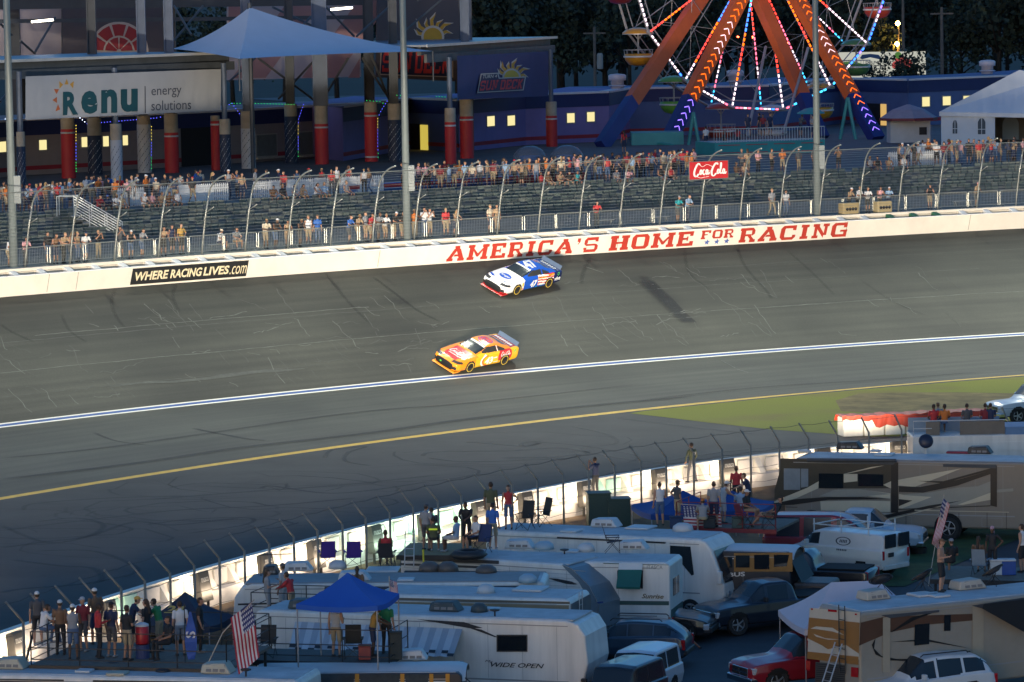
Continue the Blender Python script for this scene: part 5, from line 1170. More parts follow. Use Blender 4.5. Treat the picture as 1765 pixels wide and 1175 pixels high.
def pose_joints(p):
    """joints of a figure facing +y, metres; seated figures have their seat at z 0"""
    J = dict(P=(0,0,.95), N=(0,-.01,1.47), H=(0,.03,1.635), sL=(-.185,0,1.41), sR=(.185,0,1.41), eL=(-.235,-.03,1.13), eR=(.235,-.03,1.13), wL=(-.235,.06,.88), wR=(.235,.06,.88),
             hL=(-.095,0,.92), hR=(.095,0,.92), kL=(-.11,.03,.5), kR=(.11,.03,.5), aL=(-.12,-.01,.09), aR=(.12,-.01,.09))
    if p == 'lean': J.update(P=(0,-.1,.95), N=(0,.08,1.44), H=(0,.16,1.59), sL=(-.185,.06,1.38), sR=(.185,.06,1.38), eL=(-.27,.18,1.14), eR=(.27,.18,1.14), wL=(-.1,.36,1.1), wR=(.12,.38,1.1), hL=(-.095,-.1,.92), hR=(.095,-.1,.92), kL=(-.11,-.06,.5), kR=(.12,.06,.5), aL=(-.12,-.14,.09), aR=(.13,.02,.09))
    if p == 'cross': J.update(eL=(-.25,.05,1.16), eR=(.25,.05,1.16), wL=(.07,.2,1.17), wR=(-.07,.23,1.13))
    if p == 'phone': J.update(eL=(-.25,.16,1.22), eR=(.25,.16,1.22), wL=(-.06,.32,1.5), wR=(.08,.32,1.5), H=(0,.04,1.635))
    if p == 'hold': J.update(eR=(.25,0,1.14), wR=(.14,.25,1.18), wL=(-.26,.05,.86), kL=(-.12,.06,.5))
    if p == 'hips': J.update(eL=(-.38,-.06,1.2), eR=(.25,-.02,1.13), wL=(-.2,.06,1.02), wR=(.24,.05,.88))
    if p == 'walk': J.update(kL=(-.1,.16,.52), aL=(-.1,.24,.1), kR=(.1,-.03,.5), aR=(.1,-.3,.13), wL=(-.24,-.12,.92), wR=(.24,.2,.93))
    if p == 'reach': J.update(N=(0,.1,1.42), H=(0,.2,1.57), sL=(-.185,.08,1.37), sR=(.185,.08,1.37), eL=(-.22,.28,1.2), eR=(.22,.25,1.2), wL=(-.1,.5,1.12), wR=(.1,.48,1.1))
    if p == 'wide': J.update(kL=(-.18,.03,.5), kR=(.18,.03,.5), aL=(-.25,0,.09), aR=(.25,0,.09), eL=(-.3,.02,1.15), eR=(.3,.02,1.15), wL=(-.26,.12,.96), wR=(.26,.12,.96))
    if p in ('sit', 'lounge', 'perch'):
        J.update(P=(0,0,.1), N=(0,-.06,.62), H=(0,-.01,.79), sL=(-.185,-.05,.56), sR=(.185,-.05,.56), eL=(-.25,.02,.3), eR=(.25,.02,.3), wL=(-.14,.26,.22), wR=(.14,.26,.22), hL=(-.095,.03,.09), hR=(.095,.03,.09), kL=(-.13,.45,.1), kR=(.13,.45,.1), aL=(-.13,.42,-.36), aR=(.13,.46,-.36))
    if p == 'perch': J.update(N=(0,.1,.6), H=(0,.2,.74), sL=(-.185,.08,.55), sR=(.185,.08,.55), eL=(-.26,.26,.34), eR=(.26,.26,.34), wL=(-.06,.42,.24), wR=(.06,.42,.26), kL=(-.18,.43,.12), kR=(.18,.43,.12), aL=(-.2,.36,-.36), aR=(.2,.5,-.34))
    if p == 'lounge': J.update(N=(0,-.3,.55), H=(0,-.33,.74), sL=(-.185,-.27,.5), sR=(.185,-.27,.5), eL=(-.26,-.08,.3), eR=(.26,-.08,.3), wL=(-.2,.16,.24), wR=(.2,.16,.24), kL=(-.13,.5,.16), kR=(.13,.46,.2), aL=(-.14,.85,-.2), aR=(.15,.8,-.28))
    return {k: V(v) for k, v in J.items()}
PM = {}
def person_mesh(pose, fem, sleeve, leg, cap, hi):
    key = (pose, fem, sleeve, leg, cap, hi)
    if key in PM: return PM[key]
    J = pose_joints(pose); mb = MB(); seg = []
    def limb(reg, a, b, ra, rb, add=True):
        if add: capsule(mb, a, b, ra, rb)
        seg.append((reg, V(a), V(b), ra, rb))
    k = .9 if fem else 1
    ax = (J['N']-J['P']); ux = V((1, 0, 0)); uy = ax.cross(ux).normalized()*-1
    if uy.y < 0: uy = -uy
    rings = []
    for t, w, d in ((-.16,.10,.085),(-.08,.165,.12),(.06,.172*(1.04 if fem else 1),.122),(.3,.148*k,.108),(.55,.165*k,.118),(.78,.178*k,.115),(.9,.165*k,.095),(.98,.08,.072),(1.02,.05,.05)):
        c = J['P']+ax*t; rings.append([c+ux*w*math.cos(2*PI*j/14)+uy*d*math.sin(2*PI*j/14) for j in range(14)])
    mb.loft(rings)
    w0 = J['P']+ax*.12
    for s_ in (-.08, 0, .08): seg.append((2, J['P']-ax*.1+ux*s_, w0+ux*s_, .11, .12)); seg.append((1, w0+ux*s_, J['P']+ax*.9+ux*s_, .12, .11))
    limb(0, J['P']+ax*.97, J['H']-V((0, 0, .05)), .055*k, .052*k)
    for s_ in 'LR':
        sh, el, wr = J['s'+s_], J['e'+s_], J['w'+s_]; m_ = sh+(el-sh)*.62
        limb(0 if sleeve == 'none' else 1, sh, m_, .066*k, .058*k); limb(1 if sleeve == 'long' else 0, m_, el, .046*k, .042*k); limb(1 if sleeve == 'long' else 0, el, wr, .042*k, .03*k)
        hd = (wr-el).normalized(); sgn = -1 if s_ == 'L' else 1; side = hd.cross(V((0, 0, 1)) if abs(hd.z) < .9 else V((0, 1, 0))).normalized()
        if side.x*sgn > 0: side = -side
        pc = wr+hd*.05
        if hi:
            nrm_ = hd.cross(side).normalized(); limb(0, wr, wr+hd*.075, .026, .03)
            for q, (o_, L_) in enumerate(((-.03,.055),(-.01,.068),(.011,.072),(.03,.066))):
                b0 = wr+hd*.085+side*-o_; b1 = b0+hd*L_*.5+nrm_*.008; b2 = b1+hd*L_*.42+nrm_*.03; limb(0, b0, b1, .0105, .0105); limb(0, b1, b2, .0105, .009)
            t0 = wr+hd*.03+side*.03; limb(0, t0, t0+hd*.045+side*.03, .013, .011); limb(0, t0+hd*.045+side*.03, t0+hd*.075+side*.032+nrm_*.012, .011, .0095)
        else: limb(0, wr, wr+hd*.13, .032, .026)
        hp, kn, an = J['h'+s_], J['k'+s_], J['a'+s_]; hem = hp+(kn-hp)*.88
        limb(2, hp, hem, .092, .078 if leg == 'shorts' else .066)
        if leg == 'shorts': limb(0, hem, kn, .055, .052); limb(0, kn, kn+(an-kn)*.35, .05, .055); limb(0, kn+(an-kn)*.35, an, .055, .034)
        else: limb(2, hem, kn, .066, .062); limb(2, kn, an, .062, .05)
        fd = V((0, 1, 0)) if pose != 'lounge' else V((0, .5, .6)).normalized()
        limb(4, an+V((0, 0, -.045))-fd*.05, an+V((0, 0, -.055))+fd*.13, .042, .034)
    H = J['H']; ellipsoid(mb, H, (.074, .094, .112), 12); ellipsoid(mb, H+V((0, .03, -.065)), (.052, .06, .055), 10)
    seg.append((9, H-V((0, 0, .03)), H+V((0, 0, .03)), .085, .085))
    capsule(mb, H+V((0, .095, .005)), H+V((0, .108, -.022)), .012, .016, 6)
    for s_ in (-1, 1): ellipsoid(mb, H+V((s_*.078, -.005, -.005)), (.014, .024, .034), 6)
    if cap: ellipsoid(mb, H+V((0, -.002, .06)), (.084, .104, .075), 12); ellipsoid(mb, H+V((0, .125, .05)), (.062, .075, .014), 10)
    else: ellipsoid(mb, H+V((0, -.018, .028)), (.083, .098, .106), 12)
    if fem: capsule(mb, H+V((0, -.075, .02)), J['P']+ax*.72+V((0, -.115, 0)), .07, .05); seg.append((3, H+V((0, -.075, .0)), J['P']+ax*.72+V((0, -.12, 0)), .07, .05))
    me = bpy.data.meshes.new('figure'); me.from_pydata(mb.v, [], mb.f); o = bpy.data.objects.new('figure', me); COL.objects.link(o)
    b = bmesh.new(); b.from_mesh(me); bmesh.ops.recalc_face_normals(b, faces=b.faces); b.to_mesh(me); b.free()
    md = o.modifiers.new('r', 'REMESH'); md.mode = 'VOXEL'; md.voxel_size = .0105 if hi else .026; md.use_smooth_shade = True
    ev = bpy.data.meshes.new_from_object(o.evaluated_get(bpy.context.evaluated_depsgraph_get())); bpy.data.objects.remove(o)
    n = len(ev.polygons); cen = np.empty(n*3); ev.polygons.foreach_get('center', cen); cen = cen.reshape(-1, 3); best = np.full(n, 1e9); reg = np.zeros(n, int)
    for r_, a, b_, ra, rb in seg:
        a_, d = np.array(a), np.array(b_-a); L2 = d @ d or 1e-9; t = np.clip(((cen-a_) @ d)/L2, 0, 1); dist = np.linalg.norm(cen-a_-t[:, None]*d, axis=1)-(ra+(rb-ra)*t); k_ = dist < best; best[k_] = dist[k_]; reg[k_] = r_
    h = np.array(H); rel = cen-h; hd_ = reg == 9
    hair = (rel[:, 2] > .055) | (rel[:, 1] < -.015) & (rel[:, 2] > -.06) if not cap else (rel[:, 2] > .035) | (rel[:, 1] < -.04) & (rel[:, 2] > -.05)
    reg[hd_] = np.where(hair[hd_], 3, 0)
    if cap: reg[hd_ & (rel[:, 1] < -.02) & (rel[:, 2] < .03) & (rel[:, 2] > -.06)] = 5
    if hi:
        for sx in (-.032, .032):
            e = np.linalg.norm((rel-np.array((sx, .085, .012)))/np.array((1.6, 1, 1)), axis=1) < .0125; reg[e & hd_] = 3
        e = (np.abs(rel[:, 0]) < .026) & (np.abs(rel[:, 2]+.058) < .006) & (rel[:, 1] > .05); reg[e & hd_] = 5
    if cap: reg[(rel[:, 2] > .03) & (rel[:, 1] > .1) & (np.abs(rel[:, 0]) < .08) & (rel[:, 2] < .09)] = 3
    ev.materials.clear()
    for i in range(6): ev.materials.append(None)
    ev.polygons.foreach_set('material_index', reg.astype(np.int32)); ev.polygons.foreach_set('use_smooth', [True]*n)
    ev.name = 'figure'; PM[key] = ev; return ev
prnd = random.Random(77)
def person(loc, rz, pose, shirt, bottom, label, group, hair='brown', cap=None, sleeve='t', leg='shorts', fem=False, h=1.0, hi=False, skin=None, tops='shirt'):
    me = person_mesh(pose, fem, sleeve, leg, bool(cap), hi); o = bpy.data.objects.new('person', me); COL.objects.link(o)
    o.location = loc; o.rotation_euler = (0, 0, rz); o.scale = (h*(1 if not fem else .96), h, h)
    sk = SKINS[skin if skin is not None else prnd.choice((0, 0, 1, 1, 2, 3))]; HC = {'brown': (.05,.03,.018), 'black': (.012,.01,.01), 'blond': (.3,.2,.09), 'grey': (.25,.24,.23)}
    hc = CLR[cap] if cap else HC[hair]; sc = sk if shirt == 'skin' else CLR[shirt]
    cols = (sk, sc, CLR[bottom], hc, (.3,.3,.3) if prnd.random() < .4 else (.03,.03,.03), HC[hair] if cap else (.2,.06,.05))
    for i, c in enumerate(cols): o.material_slots[i].link = 'OBJECT'; o.material_slots[i].material = cm(c, .75, 0, .08, 6)
    return tag(o, label, 'person', group)
def auto_label(shirt, tops, bottom, leg, pose, where, cap):
    ps = {'lean': 'leaning forward', 'stand': 'standing', 'cross': 'arms folded', 'phone': 'hands raised', 'hold': 'holding a drink', 'hips': 'hand on hip', 'walk': 'walking', 'reach': 'bending forward', 'sit': 'sitting', 'perch': 'sitting hunched', 'wide': 'standing astride', 'lounge': 'reclining'}[pose]
    t = f"{shirt} {tops}{', '+cap+' cap' if cap else ''}, {bottom} {leg}, {ps} {where}"; return t if len(t.split()) < 14 else t.replace(ps+' ', '')
# ---------------------------------------------------------------- spectators along the barrier
BARR = [(17,'white','orange','lean'),(45,'pink',None,'lean'),(83,'black',None,'hips'),(97,'brown',None,'lean'),(111,'tan',None,'lean'),(123,'brown',None,'lean'),(134,'tan',None,'stand'),(148,'white','navy','lean'),(170,'black',None,'phone'),(208,'dark grey',None,'phone'),(226,'black','white','lean'),(246,'grey',None,'lean'),(282,'tan',None,'reach'),(297,'navy',None,'stand'),(313,'gold',None,'hips'),
        (378,'white','cream','perch'),(406,'grey',None,'perch'),(459,'cream',None,'lean'),(476,'black','white','lean'),(496,'tan',None,'lean'),(518,'black',None,'lean'),(532,'white',None,'stand'),(548,'blue','brown','stand'),(603,'blue',None,'lean'),(618,'tan',None,'lean'),(630,'grey',None,'stand'),(640,'red',None,'lean'),(653,'grey',None,'lean'),(665,'white',None,'lean'),(681,'black','white','lean'),(694,'black',None,'lean'),(715,'orange',None,'hips'),(732,'white',None,'phone'),(741,'white',None,'phone'),(769,'red',None,'stand'),(785,'tan',None,'reach'),
        (845,'cream',None,'stand'),(857,'tan',None,'stand'),(1029,'red',None,'lean'),(1169,'teal','grey','lean'),(1186,'pale blue',None,'lean'),(1331,'grey',None,'walk'),(1355,'white',None,'stand'),(1465,'tan','white','lean'),(1480,'white',None,'lean'),(1496,'white',None,'lean'),(1517,'pink',None,'lean'),(1532,'pale blue','white','lean'),(1603,'black',None,'lean'),(1683,'tan','pink','lean')]
for px, c, cap, pose in BARR:
    off = 2.45 if pose in ('lean', 'reach') else 2.75+prnd.uniform(0, .35); t = PW.atpx(px, off, 7.85); p = PW.pos(t, off, 7.72+(off-.62)*.068); n = PW.nrm(t); rz = math.atan2(-n.y, -n.x)-PI/2+prnd.uniform(-.4, .4)
    if pose == 'perch': p.z += .42
    b = prnd.choice(('black','navy','khaki','denim','dark grey','tan')); leg = prnd.choice(('shorts','shorts','trousers')); fem = prnd.random() < .3 and not cap
    person(p, rz, pose, c, b, uniq(auto_label(c, 'top' if fem else 'shirt', b, leg, pose, landmark(px), cap)), 'spectators along the crowd barriers', prnd.choice(('brown','black','blond')), cap, prnd.choice(('t','t','none')), 'shorts' if leg == 'shorts' else 'long', fem, prnd.uniform(.94, 1.03))
# benches under the two hunched men and others on the walkway
for px, lab in ((380,'behind the black banner'),(408,'right of the seated man in white'),(1040,'below the man in red'),(1135,'left of the man in the teal shirt'),(1490,'left of the tan equipment case'),(1660,'near the right end of the wall')):
    t = PW.atpx(px, 2.9, 7.9); p = PW.pos(t, 2.9, 7.87); e = PW.tan(t); o = thing('bench', 'low metal bench on the walkway, '+lab, 'bench', p, math.atan2(e.y, e.x), 'benches on the walkway')
    MB().box((-.75, -.18, .38), (.75, .18, .42)).build('seat', barm, o); MB().tube([(-.6, -.15, 0), (-.6, 0, .38), (-.6, .15, 0)], .025, 5).build('leg', barm, o); MB().tube([(.6, -.15, 0), (.6, 0, .38), (.6, .15, 0)], .025, 5).build('leg', barm, o)
for px, col, lab, w in ((1464,(.32,.25,.13),'tan cylinder shaped machine under the spectators above the lettering end',.9),(1522,(.33,.27,.15),'tan equipment case with dark dials on the walkway',.8)):
    t = PW.atpx(px, 1.35, 7.8); p = PW.pos(t, 1.4, 7.78); e = PW.tan(t); o = thing('equipment_case', lab, 'case', p, math.atan2(e.y, e.x)); MB().box((-w/2*1.4, -.3, .05), (w/2*1.4, .3, .85)).build('body', cm(col), o, bevel=.08); m = MB()
    for k in range(4): m.lathe([(.1, 0), (.1, .03)], 8, 0, Matrix.Translation((-.35+k*.22, -.31, .45)) @ Matrix.Rotation(PI/2, 4, 'X'))
    m.build('dial', dark, o)
# sitting on the upper edge, legs hanging
EDGE = [(170,'red',None),(184,'navy','blue'),(198,'white',None),(211,'tan',None),(248,'white','white'),(263,'pink',None),(277,'tan',None),(290,'brown',None),(306,'white',None),(470,'brown',None),(488,'black',None),(506,'grey',None),(520,'tan',None),(544,'white',None),(560,'pale blue',None),(598,'grey',None),(933,'red',None),(946,'brown',None),(964,'tan',None),(981,'black',None),(994,'teal',None),(1060,'grey',None),(1064,'white',None),(1083,'pink',None),(1140,'black',None),(1157,'red',None),(1270,'brown',None),(1284,'tan',None),(1500,'grey',None),(1513,'black',None),(1531,'tan',None),(1558,'white',None)]
for px, c, cap in EDGE:
    off = 14.9; t = PW.atpx(px, off, 9.85); n = PW.nrm(t); p = PW.pos(t, off, 9.9); fem = prnd.random() < .45 and not cap; b = prnd.choice(('black','denim','khaki','navy','tan'))
    person(p, math.atan2(-n.y, -n.x)-PI/2+prnd.uniform(-.35, .35), prnd.choice(('sit','perch')), c, b, uniq(auto_label(c, 'top' if fem else 'shirt', b, 'shorts', 'sit', 'on terrace edge '+landmark(px), cap)), 'spectators sitting on the terrace edge', prnd.choice(('brown','black','blond')), cap, prnd.choice(('t','none')), 'shorts', fem, prnd.uniform(.95, 1.03))
# standing on the concourse
def conc_crowd(x0, x1, n, o0, o1):
    for i in range(n):
        px = x0+(x1-x0)*(i+prnd.uniform(.1, .9))/n; off = prnd.uniform(o0, o1); t = PW.atpx(px, off, ZC); p = PW.pos(t, off, ZC); nn = PW.nrm(t); fem = prnd.random() < .4
        c = prnd.choice(('white','black','navy','red','grey','tan','maroon','pale blue','dark grey','pink','brown','orange','cream','denim')); b = prnd.choice(('black','navy','khaki','denim','dark grey')); leg = prnd.choice(('shorts','shorts','trousers')); pose = prnd.choice(('stand','cross','hold','hips','walk','phone','stand'))
        cap = prnd.choice(('white','red','navy','black')) if not fem and prnd.random() < .4 else None
        person(p, math.atan2(-nn.y, -nn.x)-PI/2+prnd.choice((prnd.gauss(0, .5), prnd.uniform(0, 6.28))), pose, c, b, uniq(auto_label(c, 'top' if fem else 'shirt', b, leg, pose, 'up top '+landmark(px), cap)), 'people standing on the concourse', prnd.choice(('brown','black','blond','brown')), cap, prnd.choice(('t','t','none')), 'shorts' if leg == 'shorts' else 'long', fem, prnd.uniform(.93, 1.05))
conc_crowd(0, 135, 16, 15.6, 19); conc_crowd(140, 350, 20, 15.8, 21); conc_crowd(360, 650, 16, 15.8, 20); conc_crowd(690, 890, 22, 15.6, 19); conc_crowd(890, 1080, 26, 15.6, 19.5); conc_crowd(1080, 1200, 18, 16, 23); conc_crowd(1260, 1450, 9, 15.7, 17); conc_crowd(1545, 1765, 26, 15.6, 20)
for px, py, c, pose, fl in ((1292,232,'navy','walk',0),(1312,230,'black','stand',0),(1318,233,'maroon','stand',1),(1330,231,'navy','stand',0),(1383,232,'dark grey','reach',0),(1272,240,'red','stand',1),(1249,247,'black','walk',0),(1217,238,'white','stand',0),(1076,246,'red','stand',1),(1404,236,'grey','cross',0)):
    p = at(px, py+26, ZC)+V((0, 1.6, .96)) if py < 238 and px > 1240 else at(px, py+18, ZC)
    person(p, prnd.uniform(0, 6), pose, c, 'navy', uniq(auto_label(c, 'top', 'navy', 'shorts', pose, 'beside the ferris wheel platform', None)), 'people around the ride platform', fem=bool(fl))
for px, c, x2 in ((150,'white','walk'),(163,'navy','stand'),(182,'dark grey','hold'),(188,'blue','stand'),(338,'blue','hold'),(346,'cream','stand')):
    t = PW.atpx(px, 22, ZC); person(PW.pos(t, 22, ZC), prnd.uniform(0, 6), x2, c, 'dark grey', uniq(auto_label(c, 'shirt', 'dark grey', 'shorts', x2, 'between the painted columns', None)), 'people between the columns')
# ================================================================ lofted vehicles
SEGN = (2, 6, 10, 5, 13, 10)
tyre = mat('tyre_rubber', (.018, .018, .018), .8, 0, .1, 4); rimm = mat('rim_alloy', (.42, .43, .45), .35, .7, .05, 3); glassm = mat('car_glass', (.014, .022, .03), .22, 0, 0); wellm = mat('wheel_well', (.008, .008, .008), .9, 0, 0); chrome = mat('chrome', (.7, .7, .72), .15, 1, 0); headm = mat('headlight_glass', (.55, .58, .6), .1, .3, 0); tailm = mat('taillight_red', (.4, .01, .015), .2, 0, 0, coat=.3); blackp = mat('trim_black', (.02, .02, .022), .5, 0, .05); ambm = mat('indicator_amber', (.6, .22, .02), .3, 0, 0)
def loft_mesh(stations, nx=110, smooth=2):
    """stations: (x, zb, yb, ys, zs, ysh, zsh, yg, zg, yr, zr, crown) front to back"""
    st = np.array(stations); X = np.linspace(st[0, 0], st[-1, 0], nx); I = np.stack([np.interp(-X, -st[:, 0], st[:, c]) for c in range(12)], 1); grid = []
    for r in I:
        x, zb, yb, ys, zs, ysh, zsh, yg, zg, yr, zr, cr = r; q = [(0, zb), (yb, zb), (ys, zs), (ysh, zsh), (yg, zg), (yr, zr), (0, cr)]; half = []
        for (a, b), n in zip(zip(q, q[1:]), SEGN): half += [(a[0]+(b[0]-a[0])*k/n, a[1]+(b[1]-a[1])*k/n) for k in range(n)]
        half.append(q[-1]); ring = [(x, -y, z) for y, z in half] + [(x, y, z) for y, z in half[-2:0:-1]]; grid.append(ring)
    G = np.array(grid)
    for _ in range(smooth):
        A = G.copy(); A[1:-1] = .5*G[1:-1]+.25*(G[:-2]+G[2:]); B = .5*A+.25*(np.roll(A, 1, 1)+np.roll(A, -1, 1)); B[:, 0] = A[:, 0]; G = B
    n = G.shape[1]; vs = G.reshape(-1, 3); fs = []
    for i in range(nx-1):
        for j in range(n): j2 = (j+1) % n; fs.append((i*n+j, i*n+j2, (i+1)*n+j2, (i+1)*n+j))
    fs.append(tuple(range(n-1, -1, -1))); fs.append(tuple(range((nx-1)*n, nx*n)))
    b = bmesh.new(); bv = [b.verts.new(v) for v in vs]; [b.faces.new([bv[i] for i in f]) for f in fs]; bmesh.ops.recalc_face_normals(b, faces=b.faces); b.normal_update()
    return b
def split_paint(b, o, paint, mats):
    """one child mesh for each painted region of the shell"""
    bv = BVHTree.FromBMesh(b); b.verts.index_update(); groups = {}
    for f in b.faces: groups.setdefault(paint(f.calc_center_median(), f.normal), []).append(f)
    for key, fl in groups.items():
        idx = {}; vs = []; fs = []; nr = []
        for f in fl:
            q = []
            for v in f.verts:
                if v.index not in idx: idx[v.index] = len(vs); vs.append(tuple(v.co)); nr.append(tuple(v.normal))
                q.append(idx[v.index])
            fs.append(q)
        name = key.split('#')[0]; me = bpy.data.meshes.new(name); me.from_pydata(vs, [], fs); me.materials.append(mats[key]); me.polygons.foreach_set('use_smooth', [True]*len(fs)); me.normals_split_custom_set_from_vertices(nr)
        c = bpy.data.objects.new(name, me); COL.objects.link(c); c.parent = o
    return bv
def wheel(o, x, y, r, w, rim=rimm, ring=None, spokes=5):
    """tyre with a rim as its sub-part, axle along y"""
    sg = -1 if y < 0 else 1; M = Matrix.Translation((x, y, r)) @ Matrix.Rotation(PI/2*-sg, 4, 'X')
    t = MB().lathe([(r*.6, -w/2), (r*.93, -w/2), (r, -w*.36), (r, w*.36), (r*.95, w/2), (r*.66, w/2), (r*.62, w*.3)], 24, 0, M).build('wheel', tyre, o, smooth=True); smooth_angle(t)
    m = MB().lathe([(.02, w*.1), (r*.6, w*.1), (r*.63, w*.42), (r*.6, w*.44), (r*.55, w*.2)], 20, 0, M)
    for k in range(spokes): a = 2*PI*k/spokes; m.tube([(r*.1*math.cos(a), r*.1*math.sin(a), w*.32), (r*.58*math.cos(a), r*.58*math.sin(a), w*.36)], r*.085, 4, 0, M)
    m.lathe([(r*.14, w*.2), (r*.14, w*.4), (.01, w*.42)], 10, 0, M); m.build('rim', rim, t)
    if ring: MB().lathe([(r*.72, w*.49), (r*.84, w*.49), (r*.84, w*.51), (r*.72, w*.515)], 24, 0, M).build('sidewall_lettering', ring, t)
    return t
def project(bv, pts, direc, M=None, lift=.006):
    out = []
    for p in pts:
        p = V(p); h = bv.ray_cast(p, direc)
        if h[0] is None: h = bv.find_nearest(p)
        out.append(h[0]-V(direc)*lift)
    return out
def dense(poly, n=3):
    return poly
def decal_on(o, bv, name, polys, mt, direc, lift=.006):
    """flat shapes laid on the shell: each polygon is cut fine first so that it follows the curve"""
    b = bmesh.new()
    for k, p in enumerate(polys):
        try: b.faces.new([b.verts.new(q) for q in p])
        except ValueError: pass
    bmesh.ops.triangulate(b, faces=b.faces)
    for _ in range(3):
        es = [e for e in b.edges if e.calc_length() > .09]
        if not es: break
        bmesh.ops.subdivide_edges(b, edges=es, cuts=1); bmesh.ops.triangulate(b, faces=b.faces)
    pr = project(bv, [v.co for v in b.verts], V(direc), None, lift)
    for v, q in zip(b.verts, pr): v.co = q
    me = bpy.data.meshes.new(name); b.to_mesh(me); b.free(); me.materials.append(mt); c = bpy.data.objects.new(name, me); COL.objects.link(c); c.parent = o; return c
# ---------------------------------------------------------------- stock cars
SC = [(2.50,.14,.60,.66,.35,.62,.50,.5,.54,.3,.56,.565),(2.42,.12,.82,.86,.36,.82,.55,.68,.59,.4,.62,.63),(2.2,.11,.93,.97,.40,.92,.63,.76,.68,.45,.71,.72),(1.9,.11,.95,.99,.42,.95,.69,.8,.745,.5,.775,.785),(1.4,.11,.95,.995,.45,.955,.755,.82,.80,.5,.835,.845),(.95,.11,.95,.99,.45,.955,.80,.84,.85,.55,.895,.91),(.86,.11,.95,.99,.45,.955,.81,.84,.86,.58,.92,.935),
      (.35,.11,.95,.99,.46,.955,.835,.85,.89,.61,1.11,1.135),(.0,.11,.95,.99,.46,.955,.85,.855,.91,.60,1.225,1.25),(-.4,.11,.95,.99,.46,.955,.865,.86,.92,.595,1.255,1.285),(-.9,.11,.95,.99,.46,.955,.885,.86,.94,.58,1.25,1.28),(-1.25,.11,.95,.99,.46,.955,.90,.86,.955,.57,1.19,1.22),(-1.75,.12,.95,.99,.48,.955,.92,.86,.965,.57,1.03,1.045),(-1.95,.13,.95,.985,.48,.95,.925,.86,.968,.57,.985,.99),(-2.35,.15,.93,.965,.5,.93,.925,.85,.955,.57,.965,.968),(-2.47,.17,.9,.94,.52,.91,.9,.83,.93,.55,.94,.943)]
WX = (1.39, -1.40)
def stock_car(name, label, P, hood, side, roof, rear, num, deco):
    o = thing('stock_car', label, 'race car', (0, 0, 0)); b = loft_mesh(SC, 240, 4)
    fx = lambda c, x0, z0, x1, z1: True
    def paint(c, n):
        x, y, z = c; a = abs(y)
        for w in WX:
            if a > .8 and (x-w)**2+(z-.34)**2 < .375**2 and z < .70: return 'wheel_well'
        if n.z < -.7: return 'underbody'
        if x > 2.36 and z < .5 and .2 < z and a < .6: return 'grille'
        if x > 2.2 and .26 < z < .42 and .66 < a < .86 and n.x > .15: return 'brake_duct'
        if x > 2.02 and z > .60 and a > .42 and z < .69 and n.x > .1: return 'headlight'
        if z < .19 and x > 1.9: return 'splitter_lip'
        wz = .93 + (1.22-.93)*min(1, max(0, (.86-x)/.86))
        if 0.03 < x < .84 and n.x > .22 and a < .66 and z > .9: return 'windshield'
        if -1.72 < x < -1.02 and n.x < -.2 and a < .56 and z > 1.0: return 'rear_window'
        if a > .55 and n.z < .86 and z > .945 and abs(n.x) < .6:
            top = 1.20 if x < 0 else 1.20-.33*x/.75
            if z < top:
                if -.72 < x < .42: return 'side_window#' + ('l' if y > 0 else 'r')
                if -1.35 < x < -.80 and z < 1.2+(x+.8)*.36: return 'side_window#' + ('l' if y > 0 else 'r') + 'q'
        return deco(x, y, z, n)
    mats = dict(wheel_well=wellm, underbody=blackp, grille=mat('grille_black', (.012, .014, .016), .45, 0, 0), brake_duct=MATS.get('grille_black') or blackp, headlight=mat('decal_headlight', (.03, .03, .035), .3, 0, 0), splitter_lip=blackp, windshield=glassm, rear_window=mat('rear_glass', (.04, .05, .07), .15, 0, 0))
    for k in ('l', 'r', 'lq', 'rq'): mats['side_window#'+k] = mat('window_net', (.03, .03, .028), .6, 0, .2, 20)
    mats.update(P); bv = split_paint(b, o, paint, mats); b.free()
    MB().prism([(2.55,.06),(2.35,.06),(2.0,.10),(2.0,.13),(2.45,.12)], -.86, .86).build('splitter', P['splitter_lip'], o, bevel=.01)
    m = MB(); m.add([(-2.42,-.78,.95),(-2.42,.78,.95),(-2.52,.78,1.17),(-2.52,-.78,1.17),(-2.435,-.78,.95),(-2.435,.78,.95),(-2.535,.78,1.17),(-2.535,-.78,1.17)], [(0,1,2,3),(4,7,6,5),(0,3,7,4),(1,5,6,2),(2,6,7,3)]); m.build('spoiler', mat('spoiler_blue_grey', (.09, .13, .2), .3, 0, .05, 3), o)
    for x in WX:
        for y in (-.86, .86): wheel(o, x, y, .335, .27, mat('race_rim', (.05, .05, .05), .4, .4, 0), mat('yellow_sidewall', (.6, .42, .05), .6, 0, 0), 5)
    for k, (a, c) in enumerate((((.30,-.62,1.14),(-.62,-.62,.92)),)): pass
    m = MB()
    for y in (-.45, .45): m.tube([(.0, y, 1.0), (-.55, y, 1.18), (-.6, y, .9)], .025, 5)
    m.build('roll_cage', cm((.3, .3, .3)), o)
    for nm, polys, mt, dr, lf in num: decal_on(o, bv, nm, polys, mt, dr, lf)
    return o
DL, DR, DD = V((0, -1, 0)), V((0, 1, 0)), V((0, 0, -1))
def side_txt(s, x0, x1, z0, z1, y=1.4, bold=.04, shear=.15):
    """lettering on the car's left side (seen with the nose at the left)"""
    a, fs = text_fit(s, 1, 1, bold=bold, shear=shear, depth=0); sg = 1 if y > 0 else -1; X = lambda u: (x0+x1)/2 - sg*u*(x0-x1)
    return [[(X(a[i][0]), y, (z0+z1)/2+a[i][1]*(z1-z0)) for i in f] for f in fs]
